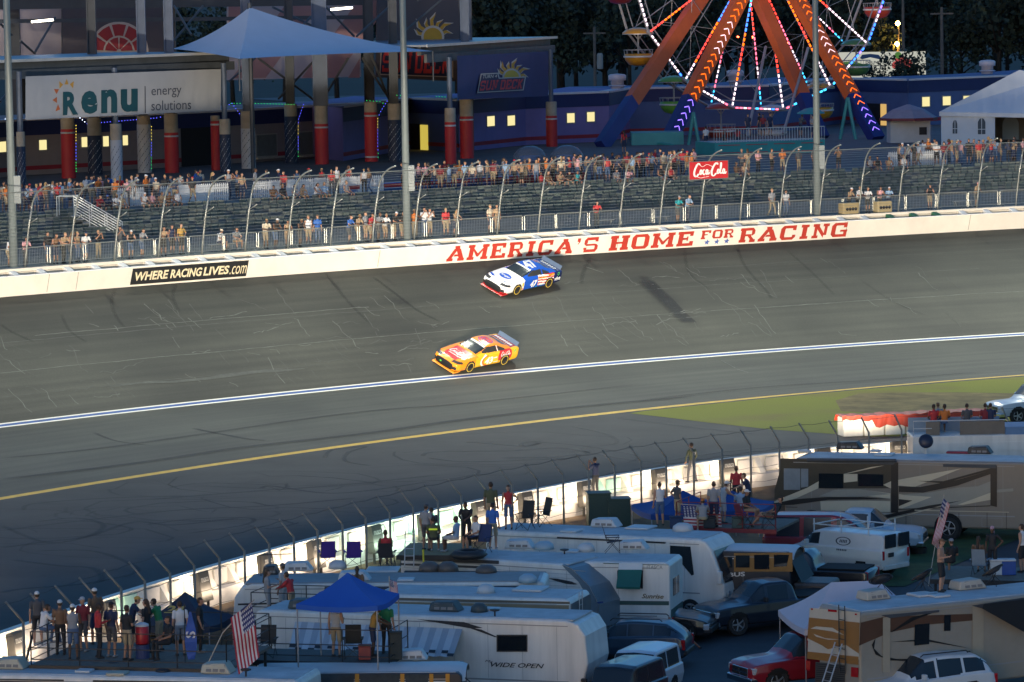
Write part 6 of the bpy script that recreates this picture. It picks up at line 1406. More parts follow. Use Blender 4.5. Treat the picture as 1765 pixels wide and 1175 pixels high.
def roof_txt(s, x0, x1, y0, y1, bold=.05, rot=False):
    """lettering on the roof read from the left side"""
    a, fs = text_fit(s, 1, 1, bold=bold, shear=.1, depth=0)
    return [[((x0+x1)/2+a[i][0]*(x1-x0), (y0+y1)/2+a[i][1]*(y1-y0), 2.0) for i in f] for f in fs]
def hood_shape(polys, x0, x1, y0, y1):
    """shape in a 0..1 box: u across the hood (left to right as seen from the front), v from nose to windscreen"""
    return [[(x0+(x1-x0)*v, y0+(y1-y0)*u, 2.0) for u, v in p] for p in polys]
# ================================================================ the two race cars
RP = dict(rough=.25, coat=.6, var=.04)
def rp(n, c): return mat(n, c, **RP)
wht = rp('race_white', (.82, .81, .78)); rblue = rp('race_blue', (.015, .09, .5)); cyan = rp('race_light_blue', (.02, .22, .55)); rred = rp('race_red', (.55, .03, .03)); rorg = rp('race_orange', (.85, .28, .015)); ryel = rp('race_yellow', (.85, .45, .02)); lime = rp('race_lime', (.1, .55, .08)); rpur = rp('race_purple', (.16, .03, .25)); dblue = rp('race_dark_blue', (.01, .02, .1))
def deco47(x, y, z, n):
    a = abs(y)
    if z < .2 and x > 1.3: return 'bumper_red'
    if x > 2.25 and z < .28: return 'bumper_red'
    if n.z > .6 and x > .8: return 'hood'
    if x > 1.78: return 'nose'
    if a > .75 and z < .95:
        if x > .98: return 'fender'
        if x > .86-.0*z: return 'side_white'
        s = z-.62-(-.9-x)*.16
        if x < -.35 and x > -1.75:
            k = int((z-.3+(-x-.3)*.08)/.085)
            if z > .36: return 'stripe_red' if k % 2 == 0 else 'side_white'
        if z < .27+.08*(x < -.2) and -1.1 < x < .5: return 'side_cyan' if n.y and int((x*5) % 2) == 0 else 'side_blue'
        return 'side_blue' if x > -1.75 else 'rear_blue'
    if x < -1.9: return 'rear_blue'
    return 'shell_blue'
P47 = dict(bumper_red=rred, hood=wht, nose=wht, fender=wht, side_white=wht, stripe_red=rred, side_cyan=cyan, side_blue=rblue, rear_blue=dblue, shell_blue=rblue, splitter_lip=rred)
oval = lambda cx, cy, rx, ry, n=24: [[(cx+rx*math.cos(2*PI*k/n), cy+ry*math.sin(2*PI*k/n)) for k in range(n)]]
def txt_hood(s, x0, x1, y0, y1, bold=.03):
    a, fs = text_fit(s, 1, 1, bold=bold, shear=.15, depth=0)
    return [[(x1-(x1-x0)*(a[i][1]+.5), y0+(y1-y0)*(a[i][0]+.5), 2.0) for i in f] for f in fs]
n47 = [('hood_emblem', hood_shape(oval(.5,.5,.5,.5), 1.25, 1.82, -.42, .42), rblue, DD, .006), ('hood_lettering', txt_hood('Kroger', 1.42, 1.66, -.34, .34), wht, DD, .011), ('hood_lettering', [[(1.9+.05*(k%2),-.6+.1*k,2),(1.94,-.6+.1*k,2),(1.94,-.53+.1*k,2),(1.9,-.53+.1*k,2)] for k in range(9)], rblue, DD, .006),
       ('hood_stripe', [[(2.05,.35,2),(2.12,.5,2),(1.95,.86,2),(1.82,.84,2)]], rblue, DD, .006), ('hood_stripe', [[(2.05,-.35,2),(2.12,-.5,2),(1.95,-.86,2),(1.82,-.84,2)]], rblue, DD, .006),
       ('roof_number', roof_txt('47', .0, -.9, .46, -.48), wht, DD, .006), ('windshield_banner', [[(.16,-.56,2),(.16,.56,2),(.05,.56,2),(.05,-.56,2)]], wht, DD, .006),
       ('deck_lettering', [[(-2.02-.13*j,.6-.2*k,2),(-2.1-.13*j,.6-.2*k,2),(-2.1-.13*j,.46-.2*k,2),(-2.02-.13*j,.46-.2*k,2)] for k in range(6) for j in (0,1)], wht, DD, .006), ('side_number', side_txt('47', .32, -.28, .32, .74), wht, DL, .008), ('side_number', side_txt('47', -.28, .32, .32, .74, -1.4), wht, DR, .008),
       ('quarter_lettering', side_txt('PLANTERS', -.32, -1.1, .74, .86, bold=.02, shear=0), ryel, DL, .01), ('side_lettering', side_txt('Kroger', -.5, -.98, .38, .5, bold=.02), wht, DL, .01), ('rear_lettering', side_txt('viva', -1.82, -2.38, .4, .66, bold=.04), wht, DL, .01), ('quarter_lettering', [[(-1.22,1.4,.8),(-1.72,1.4,.83),(-1.72,1.4,.93),(-1.22,1.4,.9)]], rorg, DL, .01),
       ('fuel_emblem', [[(-2.12+.1*math.cos(2*PI*k/14), 1.4, .82+.1*math.sin(2*PI*k/14)) for k in range(14)]], lime, DL, .01), ('fuel_emblem', [[(-2.12+.065*math.cos(2*PI*k/14), 1.4, .82+.065*math.sin(2*PI*k/14)) for k in range(14)]], dblue, DL, .014),
       ('fender_decal', [[(1.02,1.4,.5),(.9,1.4,.5),(.9,1.4,.72),(1.02,1.4,.72)]], ryel, DL, .01), ('fender_decal', [[(.99,1.4,.2),(.86,1.4,.2),(.9,1.4,.42),(1.0,1.4,.42)]], rorg, DL, .01)]
car47 = stock_car('stock_car', 'blue and white stock car number 47 with red front lip near the outer wall', P47, None, None, None, None, n47, deco47)
def deco43(x, y, z, n):
    a = abs(y)
    if n.z > .6 and x > 1.0 and a < .62-.1*(x-1) and x < 2.25: return 'hood_red'
    if n.z > .6 and .82 < x <= 1.0: return 'shell_orange'
    if x > 1.95: return 'nose_orange'
    if a > .75 and z < .97:
        if (x+1.35)**2+(z-.62)**2 < .55**2 and z > .42: return 'side_red'
        if x < -1.75: return 'rear_yellow'
        return 'side_yellow' if x < 1.0 else 'fender_orange'
    if x < -1.5 and z > .9 and a < .8: return 'deck_red' if x < -1.85 else 'shell_orange'
    return 'shell_orange'
P43 = dict(hood_red=rred, shell_orange=rorg, nose_orange=rorg, fender_orange=rorg, side_red=rred, rear_yellow=ryel, side_yellow=ryel, deck_red=rp('race_maroon', (.3, .02, .03)), splitter_lip=rorg)
arc = lambda r0, r1, a0, a1, cx, cz: [[(cx+r0*math.cos(a0+(a1-a0)*k/10), 1.4, cz+r0*.62*math.sin(a0+(a1-a0)*k/10)), (cx+r0*math.cos(a0+(a1-a0)*(k+1)/10), 1.4, cz+r0*.62*math.sin(a0+(a1-a0)*(k+1)/10)), (cx+r1*math.cos(a0+(a1-a0)*(k+1)/10), 1.4, cz+r1*.62*math.sin(a0+(a1-a0)*(k+1)/10)), (cx+r1*math.cos(a0+(a1-a0)*k/10), 1.4, cz+r1*.62*math.sin(a0+(a1-a0)*k/10))] for k in range(10)]
n43 = [('hood_lettering', [[(1.80-.5*b, -.56+1.12*a, 2.0) for a, b in p] for p in cola()], wht, DD, .008), ('hood_lettering', [[(1.88,-.36+.1*k,2),(1.94,-.36+.1*k,2),(1.94,-.29+.1*k,2),(1.88,-.29+.1*k,2)] for k in range(8)], wht, DD, .008), ('roof_number_edge', roof_txt('43', .04, -.9, .42, -.42, .09), rpur, DD, .006), ('roof_number', roof_txt('43', -.0, -.86, .38, -.38, .05), rp('race_vermilion', (.7, .06, .02)), DD, .011),
       ('windshield_banner', [[(.17,-.5,2),(.17,.58,2),(.04,.58,2),(.04,-.5,2)]], wht, DD, .006), ('side_arc', arc(.50,.43,-1.5,1.5,-.02,.54), rred, DL, .008), ('side_arc', arc(.64,.52,-1.6,1.25,-.0,.53), wht, DL, .008), ('side_number', side_txt('43', .26, -.38, .32, .74), wht, DL, .012), ('side_number', side_txt('43', -.38, .26, .32, .74, -1.4), wht, DR, .012),
       ('side_lettering', [[(-.95-.82*a, 1.4, .6+.3*b) for a, b in p] for p in cola()], wht, DL, .012), ('deck_lettering', [[(-2.02,.62-.17*k,2),(-2.22,.62-.17*k,2),(-2.22,.5-.17*k,2),(-2.02,.5-.17*k,2)] for k in range(8)], wht, DD, .006), ('fuel_emblem', [[(-2.12+.06*math.cos(2*PI*k/14), 1.4, .82+.1*math.sin(2*PI*k/14)) for k in range(14)]], lime, DL, .01),
       ('side_lettering', [[(-.45,1.4,.36),(-.8,1.4,.36),(-.8,1.4,.40),(-.45,1.4,.40)],[(-.45,1.4,.6),(-.7,1.4,.62),(-.7,1.4,.68),(-.45,1.4,.66)]], wht, DL, .01), ('window_post', [[(-.73,1.4,.95),(-.79,1.4,.95),(-.77,1.4,1.2),(-.72,1.4,1.2)]], wht, DL, .008), ('grille_emblem', [[(2.9, -.34, .3), (2.9, -.22, .3), (2.9, -.22, .38), (2.9, -.34, .38)]], lime, V((-1, 0, 0)), .01)]
car43 = stock_car('stock_car', 'orange and yellow stock car number 43 with red hood above the blue and white line', P43, None, None, None, None, n43, deco43)
def seat_car(o, fl, rl, yaw_extra=0):
    """put a car on the banking: fl, rl = ground pixels of its left front and left rear wheels"""
    a, c = on_track(*fl), on_track(*rl); e = (a-c); x = e.length; mid = (a+c)/2
    n = (trk(fl[0], 2)-trk(fl[0], 1)).cross(trk(fl[0]-20, 1.3)-trk(fl[0], 1.3)).normalized(); n = -n if n.z < 0 else n
    ex = e.normalized(); ex = (Matrix.Rotation(yaw_extra, 3, n) @ ex); ey = n.cross(ex).normalized(); ez = ex.cross(ey)
    M = Matrix((ex, ey, ez)).transposed().to_4x4(); M.translation = mid - ey*.86 - ex*0
    o.matrix_world = M; return x
YAW43 = 7
print('wheelbases', seat_car(car43, (803.5, 638), (866.5, 630.5), R(YAW43)), seat_car(car47, (883, 505), (945, 497), R(YAW43)))
# ================================================================ parked cars
def car_st(L, W, keys):
    """keys: (x, width factor, zb, zsh, ztop, roof half width factor)"""
    w = W/2; out = []
    for x, f, zb, zsh, zt, yr in keys:
        g = zt-zsh > .2
        out.append((x, zb, w*f*.9, w*f, zb+(zsh-zb)*.55, w*f*.96, zsh, w*f*(.9 if g else .8), zsh+.03*(1 if g else .5), w*yr, max(zt-.05, zsh+.02), zt))
    return out
SUV = lambda L=4.7, W=1.86, H=1.7: car_st(L, W, [(L/2,.72,.35,.62,.66,.4),(L/2-.12,.88,.25,.78,.84,.5),(L/2-.5,.98,.22,.9,.97,.55),(L/2-1.15,1,.22,.98,1.06,.6),(L/2-1.3,1,.22,1.0,1.1,.62),(L/2-2.0,1,.22,1.02,H-.06,.66),(L/2-2.5,1,.22,1.03,H,.68),(0-.6,1,.22,1.05,H,.68),(-L/2+.7,1,.25,1.08,H-.07,.66),(-L/2+.25,.98,.28,1.08,H-.35,.62),(-L/2+.08,.94,.32,1.0,1.15,.58),(-L/2,.86,.4,.9,.98,.5)])
JEEP = lambda L=4.2, W=1.8, H=1.85: car_st(L, W, [(L/2,.8,.45,.95,1.0,.6),(L/2-.1,.9,.4,1.02,1.1,.65),(L/2-1.1,.95,.35,1.08,1.16,.7),(L/2-1.25,1,.35,1.1,1.2,.75),(L/2-1.6,1,.35,1.1,H-.08,.78),(L/2-1.9,1,.35,1.1,H,.8),(-L/2+.3,1,.35,1.1,H,.8),(-L/2+.1,1,.4,1.1,H-.08,.79),(-L/2,.95,.45,1.05,H-.5,.78)])
PICK = lambda L=5.8, W=2.0, H=1.9, cab=.35: car_st(L, W, [(L/2,.8,.45,.85,.92,.5),(L/2-.1,.92,.38,1.0,1.08,.55),(L/2-.6,1,.35,1.08,1.16,.6),(L/2-1.35,1,.35,1.12,1.22,.65),(L/2-1.5,1,.35,1.13,1.26,.66),(L/2-2.15,1,.35,1.14,H-.05,.68),(L/2-2.5,1,.35,1.15,H,.7),(-cab,1,.35,1.15,H,.7),(-cab-.28,1,.38,1.15,H-.25,.68),(-cab-.36,1,.4,1.15,1.2,.7),(-cab-.45,1,.4,1.15,1.2,.7),(-L/2+.1,1,.42,1.15,1.2,.7),(-L/2,.97,.45,1.1,1.16,.7)])
VAN = lambda L=5.3, W=2.0, H=2.1: car_st(L, W, [(L/2,.8,.4,.85,.9,.5),(L/2-.12,.9,.35,1.0,1.08,.55),(L/2-.7,.98,.32,1.15,1.25,.65),(L/2-.85,1,.32,1.18,1.32,.68),(L/2-1.5,1,.32,1.22,H-.08,.72),(L/2-1.9,1,.32,1.22,H,.74),(-L/2+.35,1,.35,1.22,H,.74),(-L/2+.08,1,.38,1.22,H-.06,.72),(-L/2,.96,.42,1.2,H-.2,.7)])
HVAN = lambda L=5.5, W=2.0, H=2.3: car_st(L, W, [(L/2,.8,.4,.9,.95,.5),(L/2-.12,.9,.35,1.05,1.12,.55),(L/2-.8,.98,.32,1.2,1.3,.65),(L/2-.95,1,.32,1.22,1.36,.68),(L/2-1.6,1,.32,1.26,1.95,.72),(L/2-2.1,1,.32,1.3,H-.08,.72),(L/2-2.6,1,.32,1.3,H,.74),(-L/2+.45,1,.35,1.3,H-.05,.74),(-L/2+.08,1,.38,1.3,H-.3,.72),(-L/2,.96,.42,1.2,H-.8,.7)])
def vehicle(name, label, cat, st, col, loc, rz, wins, ws, wr=.36, tracks=None, back=True, extra=None, front='std', rough=.3, group=None, nx=96):
    """wins: side window ranges (x0, x1); ws: windscreen x range"""
    o = thing(name, label, cat, loc, rz, group); s_ = np.array(st); X = s_[:, 0]; L = X[0]-X[-1]; b = loft_mesh(st, nx, 1); w2 = s_[:, 3].max()
    zsh = lambda x: float(np.interp(-x, -X, s_[:, 6])); ztp = lambda x: float(np.interp(-x, -X, s_[:, 11])); tr = tracks or (X[0]-.95, X[-1]+1.05)
    def paint(c, n):
        x, y, z = c; a = abs(y)
        for w in tr:
            if a > w2*.7 and (x-w)**2+(z-wr)**2 < (wr*1.16)**2 and z < .98: return 'wheel_well'
        if n.z < -.6: return 'underbody'
        zs, zt = zsh(x), ztp(x)
        if zt-zs > .25 and z > zs+.06:
            if ws[0] < x < ws[1] and n.x > .25 and a < w2*.74: return 'windshield'
            if back and n.x < -.3 and z < zt-.1 and a < w2*.72: return 'rear_window'
            if a > w2*.55 and n.z < .8 and z < zt-.13 and abs(n.x) < .75:
                for i, (p, q) in enumerate(wins):
                    if p < x < q: return 'side_window#%d%s' % (i, 'l' if y > 0 else 'r')
        if z < .42: return 'sill'
        return 'body'
    body = cm(col, rough, 0, .06, 1.5, .4); mats = dict(body=body, wheel_well=wellm, underbody=blackp, windshield=glassm, rear_window=glassm, sill=blackp if sum(col) < .9 else cm([c*.8 for c in col], .5))
    for i in range(len(wins)):
        for q in 'lr': mats['side_window#%d%s' % (i, q)] = glassm
    bv = split_paint(b, o, paint, mats); b.free()
    for x in tr:
        for y in (-w2+.14, w2-.14): wheel(o, x, y, wr, .24)
    xf, xb = X[0], X[-1]; zf = zsh(xf-.15); zb_ = zsh(xb+.1)
    MB().box((xf-.1, -w2*.55, zf-.42), (xf+.02, w2*.55, zf-.1)).build('grille', chrome if front == 'chrome' else blackp, o, bevel=.02)
    if front == 'chrome':
        m = MB()
        for q in (-1, 1): m.box((xf+.021, q*w2*.28-w2*.24, zf-.38), (xf+.03, q*w2*.28+w2*.24, zf-.28)).box((xf+.021, q*w2*.28-w2*.24, zf-.24), (xf+.03, q*w2*.28+w2*.24, zf-.14))
        m.build('grille_mesh', blackp, o)
    for q in (-1, 1):
        MB().box((xf-.24, q*w2*.72-.19, zf-.3), (xf-.03, q*w2*.72+.19, zf-.08)).build('headlight', headm, o, bevel=.03)
        MB().box((xb-.01, q*w2*.84-.08, zb_-.38), (xb+.14, q*w2*.84+.08, zb_-.0)).build('taillight', tailm, o, bevel=.02)
        xm = ws[0]+.25 if ws else 0
        MB().box((xm-.08, q*(w2+.12)-.1, zsh(xm)+.06), (xm+.06, q*(w2+.12)+.1, zsh(xm)+.26)).build('wing_mirror', body if sum(col) > .6 else blackp, o, bevel=.03)
    MB().box((xf-.25, -w2*.88, .36), (xf+.07, w2*.88, .58)).build('front_bumper', chrome if front == 'chrome' else mats['sill'], o, bevel=.04); MB().box((xb-.06, -w2*.86, .42), (xb+.2, w2*.86, .62)).build('rear_bumper', blackp if sum(col) < .6 else mats['sill'], o, bevel=.04)
    if extra: extra(o, bv, st)
    return o, bv
def at_corner(px, py, z=None): return at(px, py, GZ if z is None else z)
def park(px, py, ang): return at(px, py, GZ), R(ang)
def truck_bed(o, bv, st):
    X0 = st[-1][0]; xc = [s[0] for s in st if s[11] < 1.3 and s[0] < 0]; x1 = max(xc)-.1; w = st[-3][3]*.8
    MB().box((X0+.15, -w, 1.17), (x1, w, 1.235)).build('bed_floor', wellm, o)
def rack(o, bv, st):
    H = max(s[11] for s in st); m = MB()
    for x in (.9, -.5, -1.9): m.tube([(x, -.95, H+.2), (x, .95, H+.2)], .025, 5); m.tube([(x, -.9, H-.1), (x, -.9, H+.42)], .03, 5).tube([(x, .9, H-.1), (x, .9, H+.42)], .03, 5)
    m.tube([(.9, -.9, H+.2), (-1.9, -.9, H+.2)], .025, 5).tube([(.9, .9, H+.2), (-1.9, .9, H+.2)], .025, 5); m.build('roof_rack', mat('rack_white', (.6, .62, .62), .5, 0, 0), o)
def rails(o, bv, st):
    H = max(s[11] for s in st)
    for q in (-1, 1): MB().tube([(.5, q*.6, H-.03), (.4, q*.62, H+.05), (-1.3, q*.62, H+.05), (-1.4, q*.6, H-.03)], .022, 5).build('roof_rail', blackp, o)
def van_txt(o, bv, st):
    rack(o, bv, st)
    n = 16; rings = lambda r0, r1: [[(-.55+r0*1.7*math.cos(2*PI*k/n), 1.6, 1.48+r0*.75*math.sin(2*PI*k/n)), (-.55+r0*1.7*math.cos(2*PI*(k+1)/n), 1.6, 1.48+r0*.75*math.sin(2*PI*(k+1)/n)), (-.55+r1*1.7*math.cos(2*PI*(k+1)/n), 1.6, 1.48+r1*.75*math.sin(2*PI*(k+1)/n)), (-.55+r1*1.7*math.cos(2*PI*k/n), 1.6, 1.48+r1*.75*math.sin(2*PI*k/n))] for k in range(n)]
    ink = mat('van_ink', (.03, .035, .05), .5, 0, 0); decal_on(o, bv, 'side_emblem', rings(.19, .23), ink, DL, .008)
    decal_on(o, bv, 'side_lettering', [[(-.36-.08*k, 1.6, 1.42), (-.41-.08*k, 1.6, 1.42), (-.43-.08*k, 1.6, 1.54), (-.38-.08*k, 1.6, 1.54)] for k in range(5)], ink, DL, .008)
    decal_on(o, bv, 'side_lettering', [[(-.3-.09*k, 1.6, 1.1), (-.36-.09*k, 1.6, 1.1), (-.36-.09*k, 1.6, 1.17), (-.3-.09*k, 1.6, 1.17)] for k in range(6)], ink, DL, .008)
    MB().box((-2.7, -.82, 1.32), (-2.64, -.1, 1.88)).box((-2.7, .1, 1.32), (-2.64, .82, 1.88)).build('rear_window', glassm, o, bevel=.02); MB().box((-2.69, .25, .95), (-2.655, .6, 1.12)).build('number_plate', blackp, o)
wn3 = [(-.1, .72), (-1.05, -.18), (-1.75, -1.13)]
# right-hand group
vehicle('cargo_van', 'white cargo van with roof rack and round emblem parked on the grass', 'van', VAN(5.2, 2.0, 1.9), (.66,.64,.60), *park(1457, 988, 138), [(.7, 1.5)], (.9, 2.0), .36, extra=van_txt, back=False)
vehicle('conversion_van', 'dark red high-roof van beside the bus with the roof party', 'van', HVAN(), (.28,.018,.026), *park(1434, 976, -16), [(.4, 1.3), (-1.0, .15), (-2.2, -1.2)], (1.0, 2.2), .36)
vehicle('pickup_truck', 'pale blue-white pickup truck nosing out behind the red van', 'pickup', PICK(), (.36,.46,.55), *park(1478, 951, -14), [(.7, 1.6), (-.3, .6)], (.6, 1.7), .4, extra=truck_bed, front='chrome')
vehicle('pickup_truck', 'black pickup truck with glowing red tail light behind the short bus', 'pickup', PICK(), (.012,.012,.015), *park(1384, 1026, 160), [(.7, 1.6), (-.3, .6)], (.6, 1.7), .4, extra=truck_bed)
vehicle('pickup_truck', 'dark navy pickup truck facing the camera in front of the short bus', 'pickup', PICK(), (.015,.022,.035), *park(1328, 1082, 207), [(.7, 1.6), (-.3, .6)], (.6, 1.7), .42, extra=truck_bed, front='chrome')
vehicle('sport_utility', 'black sport utility car with silver wheels below the white cab-over motorhome', 'car', SUV(5.0, 1.95, 1.82), (.012,.014,.018), *park(1118, 1100, -14), [(.0, .85), (-1.05, -.1), (-2.0, -1.15)], (.4, 1.35), .41, extra=rails)
vehicle('crossover', 'blue-grey crossover with red tail lamp beside the long white trailer', 'car', SUV(4.5, 1.82, 1.65), (.03,.055,.085), *park(1083, 1142, 166), wn3, (.3, 1.1), .35, extra=rails)
vehicle('jeep', 'small boxy white jeep seen from behind its windscreen', 'car', JEEP(), (.50,.54,.58), at(1102, 1118, .05)+V((0, 0, GZ-.05)), R(248), [(-.55, .35), (-1.75, -.65)], (.4, 1.1), .38)
vehicle('jeep', 'dark boxy jeep at the bottom edge beside the white jeep', 'car', JEEP(), (.02,.024,.03), at(1068, 1142, .05)+V((0, 0, GZ-.05)), R(244), [(-.55, .35), (-1.75, -.65)], (.4, 1.1), .38)
vehicle('pickup_truck', 'red pickup truck with chrome grille beside the gold motorhome', 'pickup', PICK(), (.22,.012,.022), *park(1403, 1180, 205), [(.7, 1.6), (-.3, .6)], (.6, 1.7), .42, extra=truck_bed, front='chrome')
vehicle('sport_utility', 'white sport utility car in front of the gold motorhome', 'car', SUV(4.8, 1.9, 1.8), (.55,.58,.6), *park(1592, 1216, 207), [(.0, .8), (-1.05, -.1), (-1.95, -1.15)], (.4, 1.3), .4, extra=rails)
o_, bv_ = vehicle('pickup_truck', 'pale pickup truck parked on the worn turf at the right edge', 'pickup', PICK(5.8, 2.0, 1.95), (.36,.42,.5), at(1796, 724, 0), R(203), [(.7, 1.6), (-.3, .6)], (.6, 1.7), .42, extra=truck_bed, front='chrome')
# ================================================================ motorhomes, trailers, buses
rvw = mat('rv_white', (.70,.67,.62), .45, 0, .13, 2.2, coat=.1, stretch=.1); rvroof = mat('rv_roof', (.46,.47,.48), .7, 0, .22, 1.1); rvcream = mat('rv_cream', (.55,.50,.42), .45, 0, .06, .8); dkwin = mat('rv_window', (.012,.016,.02), .08, 0, 0, coat=.3); acm = mat('aircon_white', (.52,.54,.55), .5, 0, .08, 2); acslot = mat('aircon_slot', (.2,.19,.18), .7, 0, 0); awn = mat('awning_grey', (.06,.065,.075), .6, 0, .1)
trimg = mat('panel_trim_grey', (.3,.29,.28), .5, .1, 0)
ONE_EACH = ('window', 'slide_edge', 'pillar', 'awning_roll', 'taillight', 'marker_light')
class RV:
    def __init__(s, name, label, cat, pl, pr, H, W=2.5, z0=.5, body=None, roof=None, prof=None, bevel=.14, skirt=None):
        zt = GZ+H; a, b = at(*pl, zt), at(*pr, zt); d = b-a; s.L = d.length; s.H, s.W = H, W; e = d.normalized(); n = V((-e.y, e.x, 0)); c = (a+b)/2+n*W/2; c.z = GZ
        s.o = thing(name, label, cat, c, math.atan2(e.y, e.x)); s.M = frame3(c, e, n); s.Mi = s.M.inverted(); s.near = Plane3(a, e); s.e = e; s.n = n
        l = s.L/2; P = prof(l, H, z0) if prof else [(-l, z0), (l, z0), (l, H-.1), (l-.12, H), (-l+.12, H), (-l, H-.1)]
        s.body = MB().prism(P, -W/2, W/2).build('body', body or rvw, s.o, bevel=bevel, seg=3)
        s.roofm = roof or rvroof; m = MB(); y = -W/2-.003; x = -l+1.1
        while x < l-.8: m.box((x, y, z0+.62), (x+.012, y+.002, H-.22)); x += 1.22
        m.box((-l+.3, y-.004, z0+.55), (l-.5, y+.002, z0+.6)).box((-l+.3, y-.012, H-.2), (l-.5, y+.002, H-.17))
        for k in range(int(l)): x = -l+.7+k*2.0; m.box((x, y, z0+.1), (x+.9, y+.002, z0+.115)).box((x, y, z0+.48), (x+.9, y+.002, z0+.495)).box((x, y, z0+.116), (x+.012, y+.002, z0+.479)).box((x+.888, y, z0+.116), (x+.9, y+.002, z0+.479))
        m.build('panel_trim', trimg, s.o)
        xs_ = [q[0] for q in P if q[1] > H-.15]; MB().box((min(xs_)+.2, -W/2+.16, H-.03), (max(xs_)-.2, W/2-.16, H+.022)).build('roof', s.roofm, s.o, bevel=.01)
    def loc(s, px, py, z=None):
        """pixel on the roof (or at height z above the lot) in the vehicle's own coordinates"""
        return s.Mi @ at(px, py, GZ+(s.H if z is None else z))
    def side(s, name, polys, mt, lift=.012, parent=None):
        if name in ONE_EACH and len(polys) > 1: return [s.side(name, [p], mt, lift, parent) for p in polys]
        m = MB()
        for k, p in enumerate(polys): m.add([s.Mi @ s.near.px(x, y, lift+.0008*(k % 5)) for x, y in p], [tuple(range(len(p)))])
        return m.build(name, mt, parent or s.o)
    def end(s, sgn=1): return Plane3(s.M @ V((sgn*s.L/2, 0, 0)), (s.n if sgn > 0 else -s.n))
    def win(s, x0, y0, x1, y1, fr=None, mt=None):
        """a framed window on the near side, pixel box"""
        sl_ = (s.near.e.z if 0 else 0); q = [(x0, y0), (x1, y0), (x1, y1), (x0, y1)]; w = s.side('window', [q], mt or dkwin, .02)
        m = MB(); a = [s.Mi @ s.near.px(x, y, .03) for x, y in q]; g = 2.2; c = [s.Mi @ s.near.px(x, y, .03) for x, y in ((x0-g, y0-g), (x1+g, y0-g), (x1+g, y1+g), (x0-g, y1+g))]
        m.add(c+a, [(0,1,5,4),(1,2,6,5),(2,3,7,6),(3,0,4,7)]); m.build('frame', fr or blackp, w); return w
    def ac(s, px, py, w=1.0, mt=None):
        p = s.loc(px, py); z = s.H+.03; m = MB().add([(-w*.5,-.36,z),(w*.5,-.36,z),(w*.5,.36,z),(-w*.5,.36,z),(-w*.44,-.32,z+.3),(w*.28,-.32,z+.34),(w*.28,.32,z+.34),(-w*.44,.32,z+.3)], [(0,3,2,1),(4,5,6,7),(0,1,5,4),(1,2,6,5),(2,3,7,6),(3,0,4,7)], 0, Matrix.Translation((p.x, p.y, 0)))
        o = m.build('air_conditioner', mt or acm, s.o, bevel=.06, seg=3); m = MB()
        for i in range(3):
            for j in range(2): x = p.x-w*.3+i*w*.22; m.add([(x, p.y-.37+.035*j, z+.07+j*.13), (x+w*.17, p.y-.37+.035*j, z+.07+j*.13), (x+w*.17, p.y-.345+.03*j, z+.16+j*.13), (x, p.y-.345+.03*j, z+.16+j*.13)], [(0,1,2,3)])
        m.build('vent_slots', acslot, o); return o
    def dome(s, px, py, r=.3, h=.16, mt=None):
        p = s.loc(px, py); return MB().lathe([(r, 0), (r*.9, h*.6), (r*.5, h*.95), (.02, h)], 14, 0, Matrix.Translation((p.x, p.y, s.H+.02))).build('roof_vent', mt or acm, s.o, smooth=True)
    def hatch(s, px, py, w=.5, mt=None):
        p = s.loc(px, py); return MB().box((p.x-w/2, p.y-w/2, s.H+.024), (p.x+w/2, p.y+w/2, s.H+.1)).build('roof_hatch', mt or acm, s.o, bevel=.03)
    def horn(s, px, py):
        p = s.loc(px, py); return MB().lathe([(.03, 0), (.03, .16), (.17, .2), (.17, .24), (.05, .26)], 10, 0, Matrix.Translation((p.x, p.y, s.H+.02))).build('antenna', blackp, s.o)
    def wheels(s, xs, r=.4):
        for x in xs:
            for y in (-s.W/2+.08, s.W/2-.08): wheel(s.o, x, y, r, .26)
    def awning(s, x0, x1, y0, y1):
        a, b = s.Mi @ s.near.px(x0, y0, .02), s.Mi @ s.near.px(x1, y1, .02); return MB().tube([a+V((0, -.07, 0)), b+V((0, -.07, 0))], .075, 8).build('awning_roll', awn, s.o)
def ladder(o, p0, p1, side, n=8, r=.018, name='ladder', mt=None, w=.36):
    m = MB(); q = V(side).normalized()*w/2
    for s_ in (-1, 1): m.tube([V(p0)+q*s_, V(p1)+q*s_], r, 5)
    for k in range(n): c = V(p0)+(V(p1)-V(p0))*((k+.5)/n); m.tube([c-q, c+q], r*.8, 4)
    return m.build(name, mt or blackp, o)
# 1 trailer at the bottom left
r = RV('travel_trailer', 'white trailer roof at the bottom left with two air conditioners', 'trailer', (-130, 1159), (516, 1174), 3.3)
r.side('stripe', [[(-130,1168),(110,1171),(110,1200),(-130,1200)],[(160,1172),(420,1176),(420,1200),(160,1200)]], blackp); r.ac(22, 1152, 1.0, mat('aircon_tan', (.45,.42,.33), .6, 0, .1)); r.ac(377, 1160, 1.0, MATS['aircon_tan']); r.hatch(146, 1159); r.dome(195, 1148, .3, .12, blackp); r.hatch(203, 1163, .6, MATS['aircon_tan']); r.dome(282, 1158, .26, .1, blackp); r.horn(424, 1167); r.dome(168, 1155, .07, .1); r.wheels((-1, .2))
